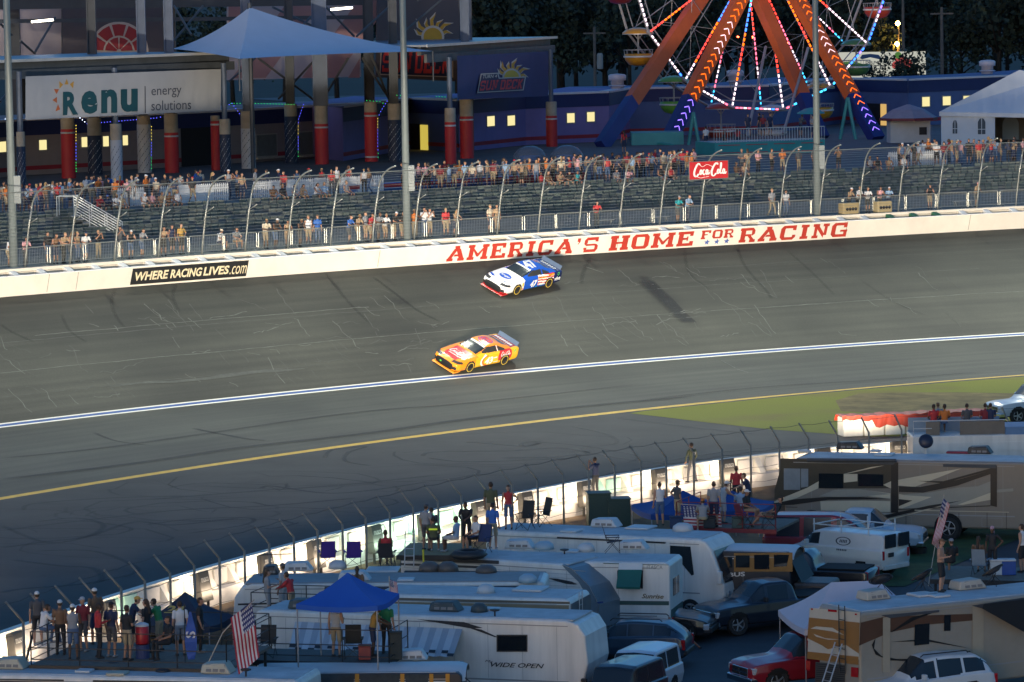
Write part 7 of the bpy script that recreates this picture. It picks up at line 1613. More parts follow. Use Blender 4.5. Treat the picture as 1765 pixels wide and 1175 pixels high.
# 2 long white trailer with the lettering
def capR(l, H, z): return [(-l, z), (l-.35, z), (l, z+.5), (l+.18, z+1.2), (l+.1, H-.5), (l-.15, H-.12), (l-.55, H), (-l+.1, H), (-l, H-.1)]
def capL(l, H, z): return [(-x, q) for x, q in capR(l, H, z)][::-1]
t = RV('travel_trailer', 'long white trailer with black slanted lettering and striped awning behind the bus', 'trailer', (440, 1052), (1003, 1071), 3.15, prof=capR, bevel=.2)
ink = mat('rv_ink', (.025,.025,.03), .5, 0, 0); t.win(858, 1096, 907, 1121); m = MB()
a, fs = text_fit('WIDE OPEN', 1, 1, bold=.015, shear=.25, depth=0); t.side('lettering', [[bil(((846,1141),(938,1144),(937,1152),(845,1149)), a[i][0]+.5, a[i][1]+.5) for i in f] for f in fs], ink, .02)
a, fs = text_fit('My', 1, 1, bold=.0, shear=.3, depth=0); t.side('lettering', [[bil(((836,1137),(850,1138),(850,1143),(836,1142)), a[i][0]+.5, a[i][1]+.5) for i in f] for f in fs], ink, .02)
t.side('stripe', [[(718,1067),(800,1072),(832,1082),(812,1083)],[(800,1079),(830,1085),(858,1098),(853,1098)]], ink, .02)
pe = t.end(1); m = MB()
for q in ([(982,1083),(1000,1076),(1000,1078),(984,1088)],[(984,1107),(1006,1098),(1003,1104),(986,1109)]): m.add([t.Mi @ pe.px(x, y, .24) for x, y in q], [(0,1,2,3)])
t.ac(770, 1053, 1.1, mat('aircon_dark', (.05,.07,.075), .6, 0, .1)); t.ac(527, 1049, 1.1, MATS['aircon_dark']); t.dome(826, 1055, .3, .3, MATS['aircon_dark']); t.hatch(640, 1053, .9); t.horn(853, 1063); t.hatch(848, 1052, .5); t.wheels((-.6, .5))
# striped awning of that trailer, hanging along its side
aw = MB(); n_ = 26
q0, q1 = [(509,1071),(797,1084)], [(497,1122),(781,1133)]
A = [t.Mi @ t.near.px(q0[0][0]+(q0[1][0]-q0[0][0])*i/n_, q0[0][1]+(q0[1][1]-q0[0][1])*i/n_, .05) for i in range(n_+1)]
B_ = [t.Mi @ t.near.px(q1[0][0]+(q1[1][0]-q1[0][0])*i/n_, q1[0][1]+(q1[1][1]-q1[0][1])*i/n_, 1.5) for i in range(n_+1)]
for i in range(n_): aw.add([A[i], A[i+1], B_[i+1]+V((0, 0, .03*(i % 2))), B_[i]+V((0, 0, .03*((i+1) % 2)))], [(0,1,2,3)], i % 2)
aw.build('awning', [mat('awning_white', (.55,.55,.56), .7, 0, .05), mat('awning_stripe', (.38,.39,.42), .7, 0, .05)], t.o, fix=False); m = MB()
for i in range(n_):
    if i % 3 == 2: continue
    for j in range(2):
        if (i+j) % 2 == 0:
            u0, u1 = .80+.1*j, .90+.1*j; m.add([A[i]+(B_[i]-A[i])*u0+V((0,-.01,.04)), A[i+1]+(B_[i+1]-A[i+1])*u0+V((0,-.01,.04)), A[i+1]+(B_[i+1]-A[i+1])*u1+V((0,-.01,.04)), A[i]+(B_[i]-A[i])*u1+V((0,-.01,.04))], [(0,1,2,3)])
m.build('awning_checks', ink, t.o)
# 3 bus with the roof deck
def bus(name, label, gl, gr, H, W=2.4, hood=1.5):
    b = RV(name, label, 'bus', gl, gr, H, W, .5, body=mat('bus_body_dark', (.03,.03,.035), .5, 0, .1), bevel=.05)
    l = b.L/2; b.body.hide_render = False; rings = []
    for x, k in ((-l, .92), (-l+.15, 1), (l-.5, 1), (l-.1, .97), (l+.1, .82)): rings.append([(x, -W/2*k*1.01*math.cos(a), H-.28+.42*math.sin(a)*k) for a in [PI*i/12 for i in range(13)]])
    MB().loft(rings, closed=False).build('dome_roof', mat('bus_roof_white', (.55,.57,.58), .5, 0, .08, .8), b.o, smooth=True, fix=False); return b
b2 = bus('school_bus', 'school bus with white domed roof, yellow pillars and roof deck at the bottom', (438, 1163), (796, 1160), 2.65)
yelb = mat('bus_yellow', (.5,.22,.02), .5, 0, .08); w0 = b2.near
for x in (538, 612, 690, 740, 768): b2.side('pillar', [[(x,1161),(x+7,1161),(x+7,1195),(x,1195)]], yelb, .03)
b2.side('window', [[(520,1162),(537,1162),(537,1195),(520,1195)],[(547,1162),(610,1162),(610,1195),(547,1195)],[(621,1162),(688,1162),(688,1195),(621,1195)],[(699,1162),(738,1162),(738,1195),(699,1195)]], mat('bus_window', (.05,.06,.065), .15, 0, .2, 3), .02); b2.ac(712, 1137, 1.0)
pe = b2.end(1); MB().box((b2.L/2, -.9, .6), (b2.L/2+1.1, .9, 1.5)).build('hood', yelb, b2.o, bevel=.15); m = MB(); m.tube([(b2.L/2+.3, -1.25, 1.4), (b2.L/2+.5, -1.35, 2.2), (b2.L/2+.1, -1.2, 2.5)], .02, 5); m.build('mirror_arm', blackp, b2.o); b2.wheels((-2.5, 2.6), .45)
# 4 tan motorhome behind
m4 = RV('motorhome', 'motorhome with tan side stripe and rear ladder behind the long white trailer', 'motorhome', (640, 1024), (983, 1034), 3.15, bevel=.1)
m4.side('stripe', [[(640,1036),(981,1043),(979,1070),(640,1064)]], mat('rv_tan', (.26,.19,.11), .45, 0, .08)); m4.side('trim', [[(640,1029),(982,1037),(982,1041),(640,1034)]], mat('rv_bronze', (.14,.11,.08), .4, 0, .08))
MB().box((m4.L/2+.005, -1.2, .6), (m4.L/2+.03, 1.2, 3.0)).build('rear_panel', mat('rv_slate', (.13,.13,.14), .5, 0, .1), m4.o); ladder(m4.o, (m4.L/2+.1, -.3, .9), (m4.L/2+.1, -.3, 3.3), (0, 1, 0), 8, .02, mt=mat('ladder_alu', (.5,.5,.5), .4, .5, 0)); m4.hatch(915, 1017, 1.1); m4.dome(838, 1022, .34, .3); m4.dome(910, 1004, .35, .3, mat('vent_sky', (.3,.42,.5), .5, 0, 0)); m4.wheels((-1, 1))
# 5 long white motorhome with rounded end at the left
m5 = RV('motorhome', 'long white motorhome with rounded grey-edged rear at the left, people on its roof', 'motorhome', (408, 1007), (940, 1003), 3.15, prof=capL, bevel=.25)
MB().box((-m5.L/2+.3, -1.18, 3.1), (m5.L/2-.3, 1.18, 3.19)).build('roof_edge', mat('rv_roof_grey', (.3,.29,.28), .7, 0, .1), m5.o, bevel=.03); m5.ac(515, 984, 1.1); m5.ac(468, 990, .6, blackp); m5.dome(582, 980, .35, .3); m5.hatch(660, 984, 1.2); m5.ac(612, 1000, 1.2); m5.dome(740, 985, .4, .35, mat('vent_brown', (.1,.085,.075), .5, 0, 0)); m5.dome(772, 985, .4, .35, MATS['vent_brown']); m5.dome(838, 988, .4, .3, MATS['vent_brown']); m5.hatch(700, 1001, .6); m5.side('stripe', [[(410,1040),(640,1034),(640,1036),(410,1043)]], blackp); m5.wheels((-2, 2)); m5.awning(560, 920, 1014, 1012)
m = MB().tube([m5.loc(450, 994)+V((0, 0, .02)), m5.loc(450, 994)+V((0, 0, .8)), m5.loc(505, 992)+V((0, 0, .8))], .02, 5); m.build('rail', blackp, m5.o)
# 6 ribbed trailer with curved grey nose
t6 = RV('travel_trailer', 'white ribbed trailer with curved grey nose cap and dark swoosh', 'trailer', (690, 955), (1030, 977), 3.1, prof=lambda l, H, z: [(-l, z), (l-.5, z), (l, z+.3), (l+.02, z+1.2), (l-.35, H-.75), (l-1.1, H-.12), (l-1.5, H), (-l, H)], bevel=.06)
m = MB()
for k in range(14): z = .8+k*.15; m.box((-t6.L/2+.1, -1.262, z), (t6.L/2-.75, -1.254, z+.012))
m.build('ribs', mat('rib_grey', (.35,.36,.37), .5, 0, 0), t6.o); l = t6.L/2
capp = [(l-.5, .5), (l, .8), (l+.02, 1.7), (l-.35, 2.35), (l-1.1, 2.98), (l-1.5, 3.1)]; m = MB()
for a, b in zip(capp, capp[1:]): m.add([(a[0]+.015, -1.27, a[1]+.012), (a[0]+.015, 1.27, a[1]+.012), (b[0]+.015, 1.27, b[1]+.012), (b[0]+.015, -1.27, b[1]+.012)], [(0,1,2,3)])
capi = [(l-.75, .5), (l-.32, 1.2), (l-.4, 1.9), (l-.8, 2.5), (l-1.3, 2.9), (l-1.5, 3.1)]
for (a, b), (c, d) in zip(zip(capp, capp[1:]), zip(capi, capi[1:])): m.add([(a[0], -1.268, a[1]), (b[0], -1.268, b[1]), (d[0], -1.268, d[1]), (c[0], -1.268, c[1])], [(0,1,2,3)])
m.build('nose_cap', mat('rv_nose_grey', (.16,.2,.23), .35, 0, .08), t6.o); t6.side('swoosh', [[(940,996),(960,997),(985,1002),(996,1007),(970,1003)],[(950,999),(975,1002),(995,1008),(975,1006)]], ink); t6.side('stripe', [[(690,960),(860,966),(860,972),(690,966)],[(690,970),(840,976),(840,980),(690,974)]], mat('rv_charcoal', (.05,.05,.055), .5, 0, 0)); t6.side('side_light', [[(1022,1055),(1030,1055),(1030,1058),(1022,1058)]], ambm); t6.side('stripe', [[(1000,1041),(1040,1036),(1040,1039),(1000,1043)]], mat('rv_blue', (.03,.06,.2), .5, 0, 0)); t6.wheels((-.5, .5)); t6.awning(700, 942, 986, 988)
# 7 white motorhome with green awning, rear towards the right
m7 = RV('motorhome', 'white motorhome with green window awning and rear window, gold script lettering', 'motorhome', (850, 966), (1154, 971), 3.05, bevel=.06)
m7.side('stripe', [[(1040,1035),(1153,1036),(1153,1043),(1040,1042)],[(1040,970),(1153,973),(1153,974),(1040,971.5)]], mat('rv_green', (.04,.09,.08), .5, 0, 0)); a, fs = text_fit('Sunrise', 1, 1, bold=.02, shear=.35, depth=0); m7.side('lettering', [[bil(((1106,1023),(1144,1024),(1144,1032),(1106,1031)), a[i][0]+.5, a[i][1]+.5) for i in f] for f in fs], mat('rv_gold', (.16,.12,.06), .4, 0, 0), .02)
a, fs = text_fit('ITASCA', 1, 1, bold=.0, shear=0, depth=0); m7.side('lettering', [[bil(((1115,974),(1142,974.5),(1142,981),(1115,980.5)), a[i][0]+.5, a[i][1]+.5) for i in f] for f in fs], mat('rv_lettering_grey', (.22,.24,.25), .5, 0, 0), .02)
g0, g1 = [m7.Mi @ m7.near.px(x, y, .03) for x, y in ((1067,970),(1108,970))]; h0, h1 = [m7.Mi @ m7.near.px(x, y, .55) for x, y in ((1062,1011),(1103,1012))]; mid0, mid1 = g0+(h0-g0)*.28, g1+(h1-g1)*.28
wa = MB().add([g0, g1, mid1, mid0], [(0,1,2,3)]).add([mid0, mid1, h1, h0, h0+V((0,.02,-.08)), h1+V((0,.02,-.08))], [(0,1,2,3),(3,2,5,4)], 1).build('window_awning', [awm_ := mat('awning_offwhite', (.6,.6,.58), .6, 0, .05), mat('awning_green', (.01,.11,.09), .6, 0, .1)], m7.o, fix=False)
m7.win(1066, 985, 1106, 1012); xl = m7.L/2; MB().box((xl, -.65, 1.75), (xl+.02, .45, 2.4)).build('window', dkwin, m7.o); MB().box((xl+.021, -.12, 1.72), (xl+.035, -.07, 2.43)).build('frame', rvw, m7.o); MB().box((xl+.004, -1.1, 1.0), (xl+.02, 1.1, 1.3)).build('stripe', MATS['rv_green'], m7.o)
for y in (-.9, .9): MB().box((xl, y-.06, .8), (xl+.05, y+.06, 1.0)).build('taillight', tailm, m7.o)
m7.ac(897, 945, 1.15); m7.ac(1093, 947, 1.15); m7.dome(938, 947, .4, .3, MATS['vent_sky']); m7.dome(1010, 950, .35, .3); m7.hatch(985, 952, .6); m7.horn(973, 958); m7.wheels((-1.5, xl-2.2))
# 8 white coach with big windscreen at its right end
def coach(l, H, z): return [(-l, z), (l+.2, z), (l+.55, z+.5), (l+.5, z+.9), (l-.02, H-.35), (l-.25, H-.08), (l-.5, H), (-l, H)]
m8 = RV('motorhome', 'white coach motorhome with large raked windscreen beside the short bus', 'motorhome', (836, 914), (1226, 931), 3.15, prof=coach, bevel=.1)
xl = m8.L/2; k0, k1 = V((xl+.49, 0, 1.5)), V((xl+.03, 0, 2.72)); nn = V((k1.z-k0.z, 0, -(k1.x-k0.x))).normalized()*.012
MB().add([k0+V((0,-1.12,0))+nn, k0+V((0,1.12,0))+nn, k1+V((0,1.05,0))+nn, k1+V((0,-1.05,0))+nn], [(0,1,2,3)]).build('windshield', glassm, m8.o); m8.side('window', [[(1155,940),(1190,942),(1196,990),(1192,992),(1166,960),(1155,958)]], dkwin, .02); m8.side('awning_box', [[(960,925),(1148,934),(1148,937),(960,928)]], blackp, .03); m8.side('door_post', [[(1146,935),(1154,935),(1154,990),(1146,988)]], rvw, .03)
MB().box((xl+.3, -1.55, 1.5), (xl+.5, -1.33, 2.0)).build('wing_mirror', rvw, m8.o, bevel=.05); m8.ac(1046, 908, 1.15); m8.dome(1177, 915, .42, .3); m8.hatch(985, 917, .7); m8.hatch(1105, 911, 1.0)
for y in (-.8, .8): MB().lathe([(.12, 0), (.12, .05)], 12, 0, Matrix.Translation((xl+.5, y, 1.05)) @ Matrix.Rotation(PI/2, 4, 'Y')).build('headlight', headm, m8.o)
MB().box((xl+.52, -1.1, .7), (xl+.62, 1.1, .86)).build('front_bumper', rvw, m8.o, bevel=.03); m8.wheels((-2, xl-.9), .42)
# 9 short bus with party deck
b9 = bus('school_bus', 'short bus with white domed roof and wooden window frames under a roof party', (1232, 950), (1362, 953), 2.6)
wood = mat('bus_wood_frame', (.26,.13,.03), .6, 0, .15, 3)
b9.side('wood_panel', [[(1265,953),(1366,952),(1366,985),(1265,985)]], wood, .015); b9.side('window', [[(1300,956),(1326,956),(1326,981),(1300,981)],[(1334,956),(1360,956),(1356,976),(1334,977)],[(1236,960),(1262,960),(1262,978),(1236,978)],[(1268,957),(1292,957),(1292,978),(1268,978)]], dkwin, .03); a, fs = text_fit('BUS', 1, 1, bold=.03, depth=0); b9.side('lettering', [[bil(((1256,987),(1284,985),(1284,993),(1256,994)), a[i][0]+.5, a[i][1]+.5) for i in f] for f in fs], rvw, .03)
xl = b9.L/2; MB().add([(xl+.42,-1.1,1.45),(xl+.42,1.1,1.45),(xl-.02,1.0,2.3),(xl-.02,-1.0,2.3)], [(0,1,2,3)]).build('windshield', mat('bus_glass', (.015,.035,.045), .7, 0, 0), b9.o); MB().box((xl, -.9, .7), (xl+1.5, .9, 1.42)).build('hood', mat('bus_hood_brown', (.06,.05,.045), .5, 0, .1), b9.o, bevel=.12); b9.wheels((-1.2, xl+.7), .45)
# 10 brown motorhome by the wall
m10 = RV('motorhome', 'large brown motorhome with cream and black swoosh graphics by the infield wall', 'motorhome', (1356, 789), (1768, 797), 3.45, body=mat('rv_brown', (.24,.2,.16), .3, 0, .06, .6, coat=.3), prof=lambda l, H, z: [(-l, z), (l, z), (l, H), (-l+.45, H), (-l+.2, H-.15), (-l-.02, H-.9), (-l-.12, z+.9), (-l-.12, z+.1)], bevel=.1)
Z10 = lambda x, y: (1330+x/4.057, 770+y/4.057); S10 = lambda nm, polys, mt, lf=.012: m10.side(nm, [[Z10(*p) for p in q] for q in polys], mt, lf)
crm10 = mat('rv_swoosh_cream', (.58,.49,.35), .35, 0, .05, coat=.2); blk10 = mat('rv_swoosh_black', (.016,.014,.014), .3, 0, 0, coat=.3); grn10 = mat('rv_swoosh_taupe', (.3,.28,.23), .35, 0, .05, coat=.2)
S10('upper_band', [[(60,80),(835,100),(835,290),(500,290),(330,270),(20,370),(20,300),(60,160)]], mat('rv_umber', (.05,.042,.03), .3, 0, .1, coat=.3), .008)
S10('swoosh', [[(10,385),(250,285),(330,240),(325,290),(170,360),(30,395)],[(500,190),(700,140),(790,130),(540,185)],[(505,190),(600,190),(600,240),(505,250)],[(340,380),(640,375),(830,380),(830,455),(345,445)],[(620,330),(680,305),(830,325),(830,362),(640,340)],[(780,265),(835,240),(1100,190),(1330,150),(1000,280),(890,270),(830,290)],[(890,330),(1120,350),(980,430),(890,430)],[(1300,405),(1530,320),(1530,370),(1340,405)]], crm10, .014)
S10('swoosh', [[(330,345),(440,300),(620,295),(830,330),(600,350),(420,350)],[(890,335),(1100,320),(1300,285),(1530,270),(1530,320),(1300,405),(900,435),(1120,350)],[(1430,280),(1530,240),(1530,270)],[(1560,300),(1690,290),(1690,310),(1560,320)]], grn10, .018)
S10('swoosh', [[(890,275),(1040,280),(1300,230),(1530,165),(1530,190),(1300,270),(1060,320),(890,315)],[(1020,238),(1200,240),(1530,150),(1530,165),(1200,255)],[(540,470),(780,480),(1100,410),(1330,375),(1100,430),(800,500),(600,498)],[(10,395),(170,365),(400,350),(620,350),(830,365),(400,370),(150,405),(10,410)],[(890,365),(985,375),(890,415)]], blk10, .022)
S10('swoosh', [[(560,500),(800,505),(1060,450),(1210,410),(1060,440),(800,520)],[(1000,440),(1660,455),(1660,459),(1000,446)]], crm10, .026)
S10('slide_edge', [[(835,110),(885,110),(885,460),(835,460)],[(1530,130),(1575,130),(1575,420),(1530,410)],[(885,440),(1530,415),(1530,409),(885,434)]], blk10, .03)
S10('window', [[(85,150),(200,152),(200,300),(85,300)],[(205,152),(256,153),(256,278),(205,285)]], mat('rv_window_curtain', (.25,.27,.28), .15, 0, .1, coat=.3), .032)
S10('window', [[(330,185),(500,188),(500,290),(330,290)],[(605,190),(780,193),(780,275),(605,275)]], dkwin, .034)
S10('awning_roll', [[(245,92),(880,100),(850,125),(250,108)],[(1198,120),(1570,125),(1570,150),(1200,140)]], awn, .06); S10('panel_seam', [[(725,470),(728,470),(728,550),(725,550)],[(938,470),(941,470),(941,555),(938,555)],[(1308,460),(1311,460),(1311,575),(1308,575)],[(1505,460),(1508,460),(1508,575),(1505,575)],[(1640,460),(1643,460),(1643,575),(1640,575)],[(97,418),(180,420),(180,424),(97,422)]], blk10, .02)
pxw = m10.Mi @ m10.near.px(*Z10(1235, 550), 0); pxf = m10.Mi @ m10.near.px(*Z10(280, 460), 0); m10.wheels((pxf.x, pxw.x), .5)
for x in (pxf.x, pxw.x): MB().lathe([(.62, 0), (.62, .01)], 20, 0, Matrix.Translation((x, -m10.W/2-.016, .55)) @ Matrix.Rotation(PI/2, 4, 'X')).build('wheel_arch', wellm, m10.o)
m10.ac(1466, 774, 1.2, blackp); m10.ac(1690, 782, 1.1, mat('aircon_brown', (.035,.03,.028), .5, 0, 0)); m10.hatch(1525, 785, .8); m10.hatch(1510, 779, .5); m10.awning(1392, 1545, 792, 793)
MB().tube([m10.loc(1376, 781)+V((0, 0, .1)), m10.loc(1398, 782)+V((0, 0, .1))], .07, 8).build('horn', acm, m10.o); p = m10.loc(1655, 782); MB().box((p.x-.6, p.y-.2, 3.47), (p.x+.5, p.y+.2, 3.56)).build('folded_cloth', cm((.25,.02,.04)), m10.o, bevel=.04)
p = m10.M @ (m10.loc(1596, 781)); d_ = thing('satellite_dish', 'dark satellite dish standing on the brown motorhome roof', 'dish', p); MB().tube([(0, 0, 0), (0, 0, .35)], .06, 6).build('mount', acm, d_); MB().lathe([(.33, .0), (.3, .06), (.16, .12), (.02, .14)], 18, 0, Matrix.Translation((0, -.05, .55)) @ Matrix.Rotation(R(70), 4, 'X')).build('dish', mat('dish_navy', (.015,.02,.045), .4, 0, 0), d_, smooth=True)
# 11 gold motorhome bottom right: rear cap to the camera, side in shade
zt = GZ+3.35; A_, B_ = at(1481, 1056, zt), at(1830, 1020, zt)
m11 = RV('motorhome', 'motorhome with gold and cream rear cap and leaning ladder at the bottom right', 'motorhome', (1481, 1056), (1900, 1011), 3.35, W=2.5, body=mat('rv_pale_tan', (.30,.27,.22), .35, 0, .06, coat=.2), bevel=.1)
pe = m11.end(-1); Z11 = lambda x, y: (1315+x/3.916, 875+y/3.916)
def E11(nm, polys, mt, lf=.014):
    if nm in ONE_EACH and len(polys) > 1: return [E11(nm, [p], mt, lf) for p in polys]
    m = MB()
    for k, p in enumerate(polys): m.add([m11.Mi @ pe.px(*Z11(*q), lf+.001*(k % 4)) for q in p], [tuple(range(len(p)))])
    return m.build(nm, mt, m11.o)
gold11 = mat('rv_gold_panel', (.33,.16,.045), .35, 0, .06, coat=.2); crm11 = mat('rv_cap_cream', (.58,.52,.42), .35, 0, .05, coat=.2)
E11('cap_panel', [[(315,675),(655,705),(650,1025),(300,1000)]], crm11, .008); E11('gold_panel', [[(310,740),(652,775),(648,985),(560,925),(440,955),(300,880)],[(300,970),(645,1005),(645,1060),(298,1018)]], gold11, .014)
E11('swirl', [[(320,815),(360,800),(470,810),(550,860),(470,835),(370,820)],[(340,850),(420,880),(520,890),(440,890),(360,870)],[(300,880),(400,930),(440,958),(560,925),(560,935),(440,968),(390,940),(300,895)]], crm11, .022); E11('taillight', [[(290,1030),(320,1035),(318,1100),(290,1095)],[(595,1075),(645,1080),(643,1145),(593,1140)]], tailm, .03); E11('engine_grille', [[(355,1040),(555,1060),(553,1190),(352,1180)]], mat('rv_grille', (.10,.095,.085), .5, .2, .1), .02); E11('marker_light', [[(325,678),(337,679),(337,690),(325,689)],[(620,713),(634,714),(634,725),(620,724)],[(438,685),(498,690),(498,705),(438,700)]], tailm, .03)
m = MB()
for k in range(9): y = 1050+k*14; m.add([m11.Mi @ pe.px(*Z11(*q), .03) for q in ((358,y),(552,y+18),(552,y+24),(358,y+6))], [(0,1,2,3)])
m.build('louvres', blackp, m11.o)
S11 = lambda nm, polys, mt, lf=.012: m11.side(nm, [[Z11(*q) for q in p] for p in polys], mt, lf)
S11('side_panel', [[(660,775),(820,735),(1420,715),(1420,760),(1100,790),(860,840),(650,930)]], mat('rv_rust', (.10,.05,.03), .35, 0, .08), .010); S11('swoosh', [[(735,925),(760,880),(750,950),(800,1000),(900,1020),(1100,1020),(1000,1035),(850,1030),(760,990)],[(860,840),(1000,740),(1170,700),(1030,755),(880,835)],[(860,905),(1100,885),(1400,950),(1100,900)],[(1000,1010),(1400,965),(1400,975),(1000,1022)]], blk10, .02)
S11('slide_edge', [[(810,740),(860,735),(858,1110),(808,1110)],[(1415,660),(1490,650),(1490,1025),(1415,1020)]], mat('rv_edge_tan', (.36,.31,.23), .5, 0, .05), .03); S11('window', [[(1025,790),(1125,780),(1122,920),(1022,930)],[(1225,725),(1268,722),(1266,830),(1222,832)]], dkwin, .03); S11('awning_roll', [[(795,725),(1190,690),(1190,705),(860,745)],[(1410,660),(1800,600),(1800,640),(1480,680)]], awn, .05)
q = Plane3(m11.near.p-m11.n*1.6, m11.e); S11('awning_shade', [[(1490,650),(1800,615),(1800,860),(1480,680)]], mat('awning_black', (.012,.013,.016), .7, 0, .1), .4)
xl = -m11.L/2; ladder(m11.o, (xl-.1, -.35, 1.2), (xl-.1, -.35, 3.5), (0, 1, 0), 7, .02); lg = thing('step_ladder', 'aluminium ladder leaning against the gold motorhome rear', 'ladder', m11.M @ V((xl-1.0, -.15, 0))); ladder(lg, (0, 0, 0), m11.M.to_3x3() @ V((.9, 0, 2.2)), m11.n, 8, .025, 'side_rails', mat('ladder_alu', (.5,.5,.5), .4, .5, 0), .42)
m11.ac(1506, 1033, 1.05, mat('aircon_cream', (.42,.39,.33), .6, 0, .08)); m11.ac(1668, 1015, 1.2, MATS['aircon_cream']); m11.hatch(1590, 1027, .8); m11.hatch(1618, 1029, .6); m11.wheels((-m11.L/2+2.5,), .45)
# ================================================================ decks, canopies, chairs, flags and the people among the motorhomes
rail_d = mat('rail_dark', (.035,.033,.032), .5, .3, .1); decking = mat('deck_boards', (.16,.13,.10), .8, 0, .25, 4)
def deck(name, label, pl, pr, z, depth, rail=1.05, sides='nflr', mt=decking, col=rail_d, legs=True):
    a, b = at(*pl, z), at(*pr, z); e = (b-a).normalized(); L = (b-a).length; o = thing(name, label, 'deck', a, math.atan2(e.y, e.x))
    MB().box((0, 0, -.09), (L, depth, 0)).build('platform', mt, o); MB().box((-.02, -.05, -.16), (L+.02, -.003, .01)).build('edge_beam', col, o)
    def rl(p, q):
        p, q = V(p), V(q); n = max(1, int((q-p).length/1.3)); m = MB()
        for k in range(n+1): c = p+(q-p)*(k/n); m.tube([c, c+V((0, 0, rail))], .022, 5)
        for h in (rail, rail*.52, .18): m.tube([p+V((0, 0, h)), q+V((0, 0, h))], .018, 5)
        m.build('railing', col, o)
    if rail:
        if 'n' in sides: rl((.03, .03, 0), (L-.03, .03, 0))
        if 'f' in sides: rl((.03, depth-.03, 0), (L-.03, depth-.03, 0))
        if 'l' in sides: rl((.03, .03, 0), (.03, depth-.03, 0))
        if 'r' in sides: rl((L-.03, .03, 0), (L-.03, depth-.03, 0))
    if legs:
        for x in (.15, L-.15):
            for y in (.15, depth-.15): MB().tube([(x, y, GZ-z), (x, y, -.1)], .05, 6).build('leg', col, o)
    return o
def canopy(label, c, w, d, rz, ez, h, col, base, ridge=0, val=.22, legs=True):
    o = thing('pop_up_canopy', label, 'canopy', c, rz); m = MB(); cl = mat('canopy_%d%d%d' % tuple(int(x*99) for x in col), col, .75, 0, .06, .8); x, y = w/2, d/2; r = ridge/2; n = 6
    cor = [(-x,-y),(x,-y),(x,y),(-x,y)]; top = [(-r,0),(r,0),(r,0),(-r,0)]
    for k in range(4):
        (ax, ay), (bx, by) = cor[k], cor[(k+1) % 4]; (tx, ty), (ux, uy) = top[k], top[(k+1) % 4]; o_ = len(m.v)
        for i in range(n+1):
            t = i/n
            for j in range(n+1):
                s_ = j/n; px = (ax+(bx-ax)*s_)*(1-t)+(tx+(ux-tx)*s_)*t; py = (ay+(by-ay)*s_)*(1-t)+(ty+(uy-ty)*s_)*t; m.v.append((px, py, ez+h*t-.10*math.sin(PI*t)-.09*math.sin(PI*s_)*(1-t)))
        for i in range(n):
            for j in range(n): m.f.append([o_+i*(n+1)+j, o_+i*(n+1)+j+1, o_+(i+1)*(n+1)+j+1, o_+(i+1)*(n+1)+j]); m.m.append(0)
    m.build('roof', cl, o, smooth=True, fix=False); smooth_angle(o.children[-1], 18); m = MB()
    for k in range(4):
        (ax, ay), (bx, by) = cor[k], cor[(k+1) % 4]; o_ = len(m.v)
        for j in range(n+1):
            s_ = j/n; zz = ez-.09*math.sin(PI*s_); m.v += [(ax+(bx-ax)*s_, ay+(by-ay)*s_, zz), (ax+(bx-ax)*s_, ay+(by-ay)*s_, zz-val)]
        for j in range(n): m.f.append([o_+2*j, o_+2*j+1, o_+2*j+3, o_+2*j+2]); m.m.append(0)
    m.build('valance', cl, o, fix=False)
    if legs:
        for ax, ay in cor: MB().tube([(ax*.98, ay*.98, base), (ax*.98, ay*.98, ez-.02)], .025, 6).build('leg', mat('canopy_leg', (.3,.3,.31), .5, .4, 0), o)
    return o
def chair(label, loc, rz, col, back=.95, group=None):
    o = thing('camp_chair', label, 'chair', loc, rz, group); c = cm(col, .8)
    m = MB().add([(-.26,.25,.45),(.26,.25,.45),(.26,-.2,.38),(-.26,-.2,.38)], [(0,1,2,3)]); m.build('seat', c, o, fix=False); MB().add([(-.26,-.2,.40),(.26,-.2,.40),(.25,-.36,back),(-.25,-.36,back),(-.26,-.215,.40),(.26,-.215,.40),(.25,-.375,back),(-.25,-.375,back)], [(0,1,2,3),(7,6,5,4),(2,3,7,6)]).build('backrest', c, o)
    for s_ in (-1, 1): MB().box((s_*.3-.04, -.28, .6), (s_*.3+.04, .26, .625)).build('armrest', c, o); MB().tube([(s_*.28, .27, 0), (s_*.28, -.25, .6)], .012, 4).tube([(s_*.28, -.3, 0), (s_*.28, .25, .6)], .012, 4).tube([(s_*.26, -.2, .38), (s_*.25, -.37, back)], .012, 4).build('frame', rail_d, o)
    MB().tube([(-.28, .27, 0), (.28, .25, .45)], .012, 4).tube([(.28, .27, 0), (-.28, .25, .45)], .012, 4).build('leg_cross', rail_d, o); return o
fr_, fw_, fb_ = mat('flag_red', (.36,.03,.05), .8, 0, .05), mat('flag_white', (.6,.58,.58), .8, 0, .05), mat('flag_blue', (.03,.04,.14), .8, 0, .05)
def flag(label, p, u, v, pole, wave=.12, name='flag'):
    """stars and stripes: p = canton corner, u along the stripes, v across them"""
    o = thing(name, label, 'flag', p); u, v = V(u), V(v); n = u.cross(v).normalized(); m = MB(); nx, ny = 24, 26
    for i in range(nx+1):
        for j in range(ny+1): a, b = i/nx, j/ny; m.v.append(tuple(u*a+v*b+n*wave*math.sin(a*9+b*2)*(.2+.8*a)))
    for i in range(nx):
        for j in range(ny):
            k = 2 if i < nx*.4 and j < ny*7/13 else (0 if (j//2) % 2 == 0 else 1)
            if k == 2 and i % 2 == 1 and j % 2 == 1: k = 1
            m.f.append([i*(ny+1)+j, (i+1)*(ny+1)+j, (i+1)*(ny+1)+j+1, i*(ny+1)+j+1]); m.m.append(k)
    m.build('cloth', [fr_, fw_, fb_], o, fix=False); MB().tube(pole, .018, 6).build('pole', mat('flag_pole', (.4,.36,.3), .5, .2, 0), o); return o
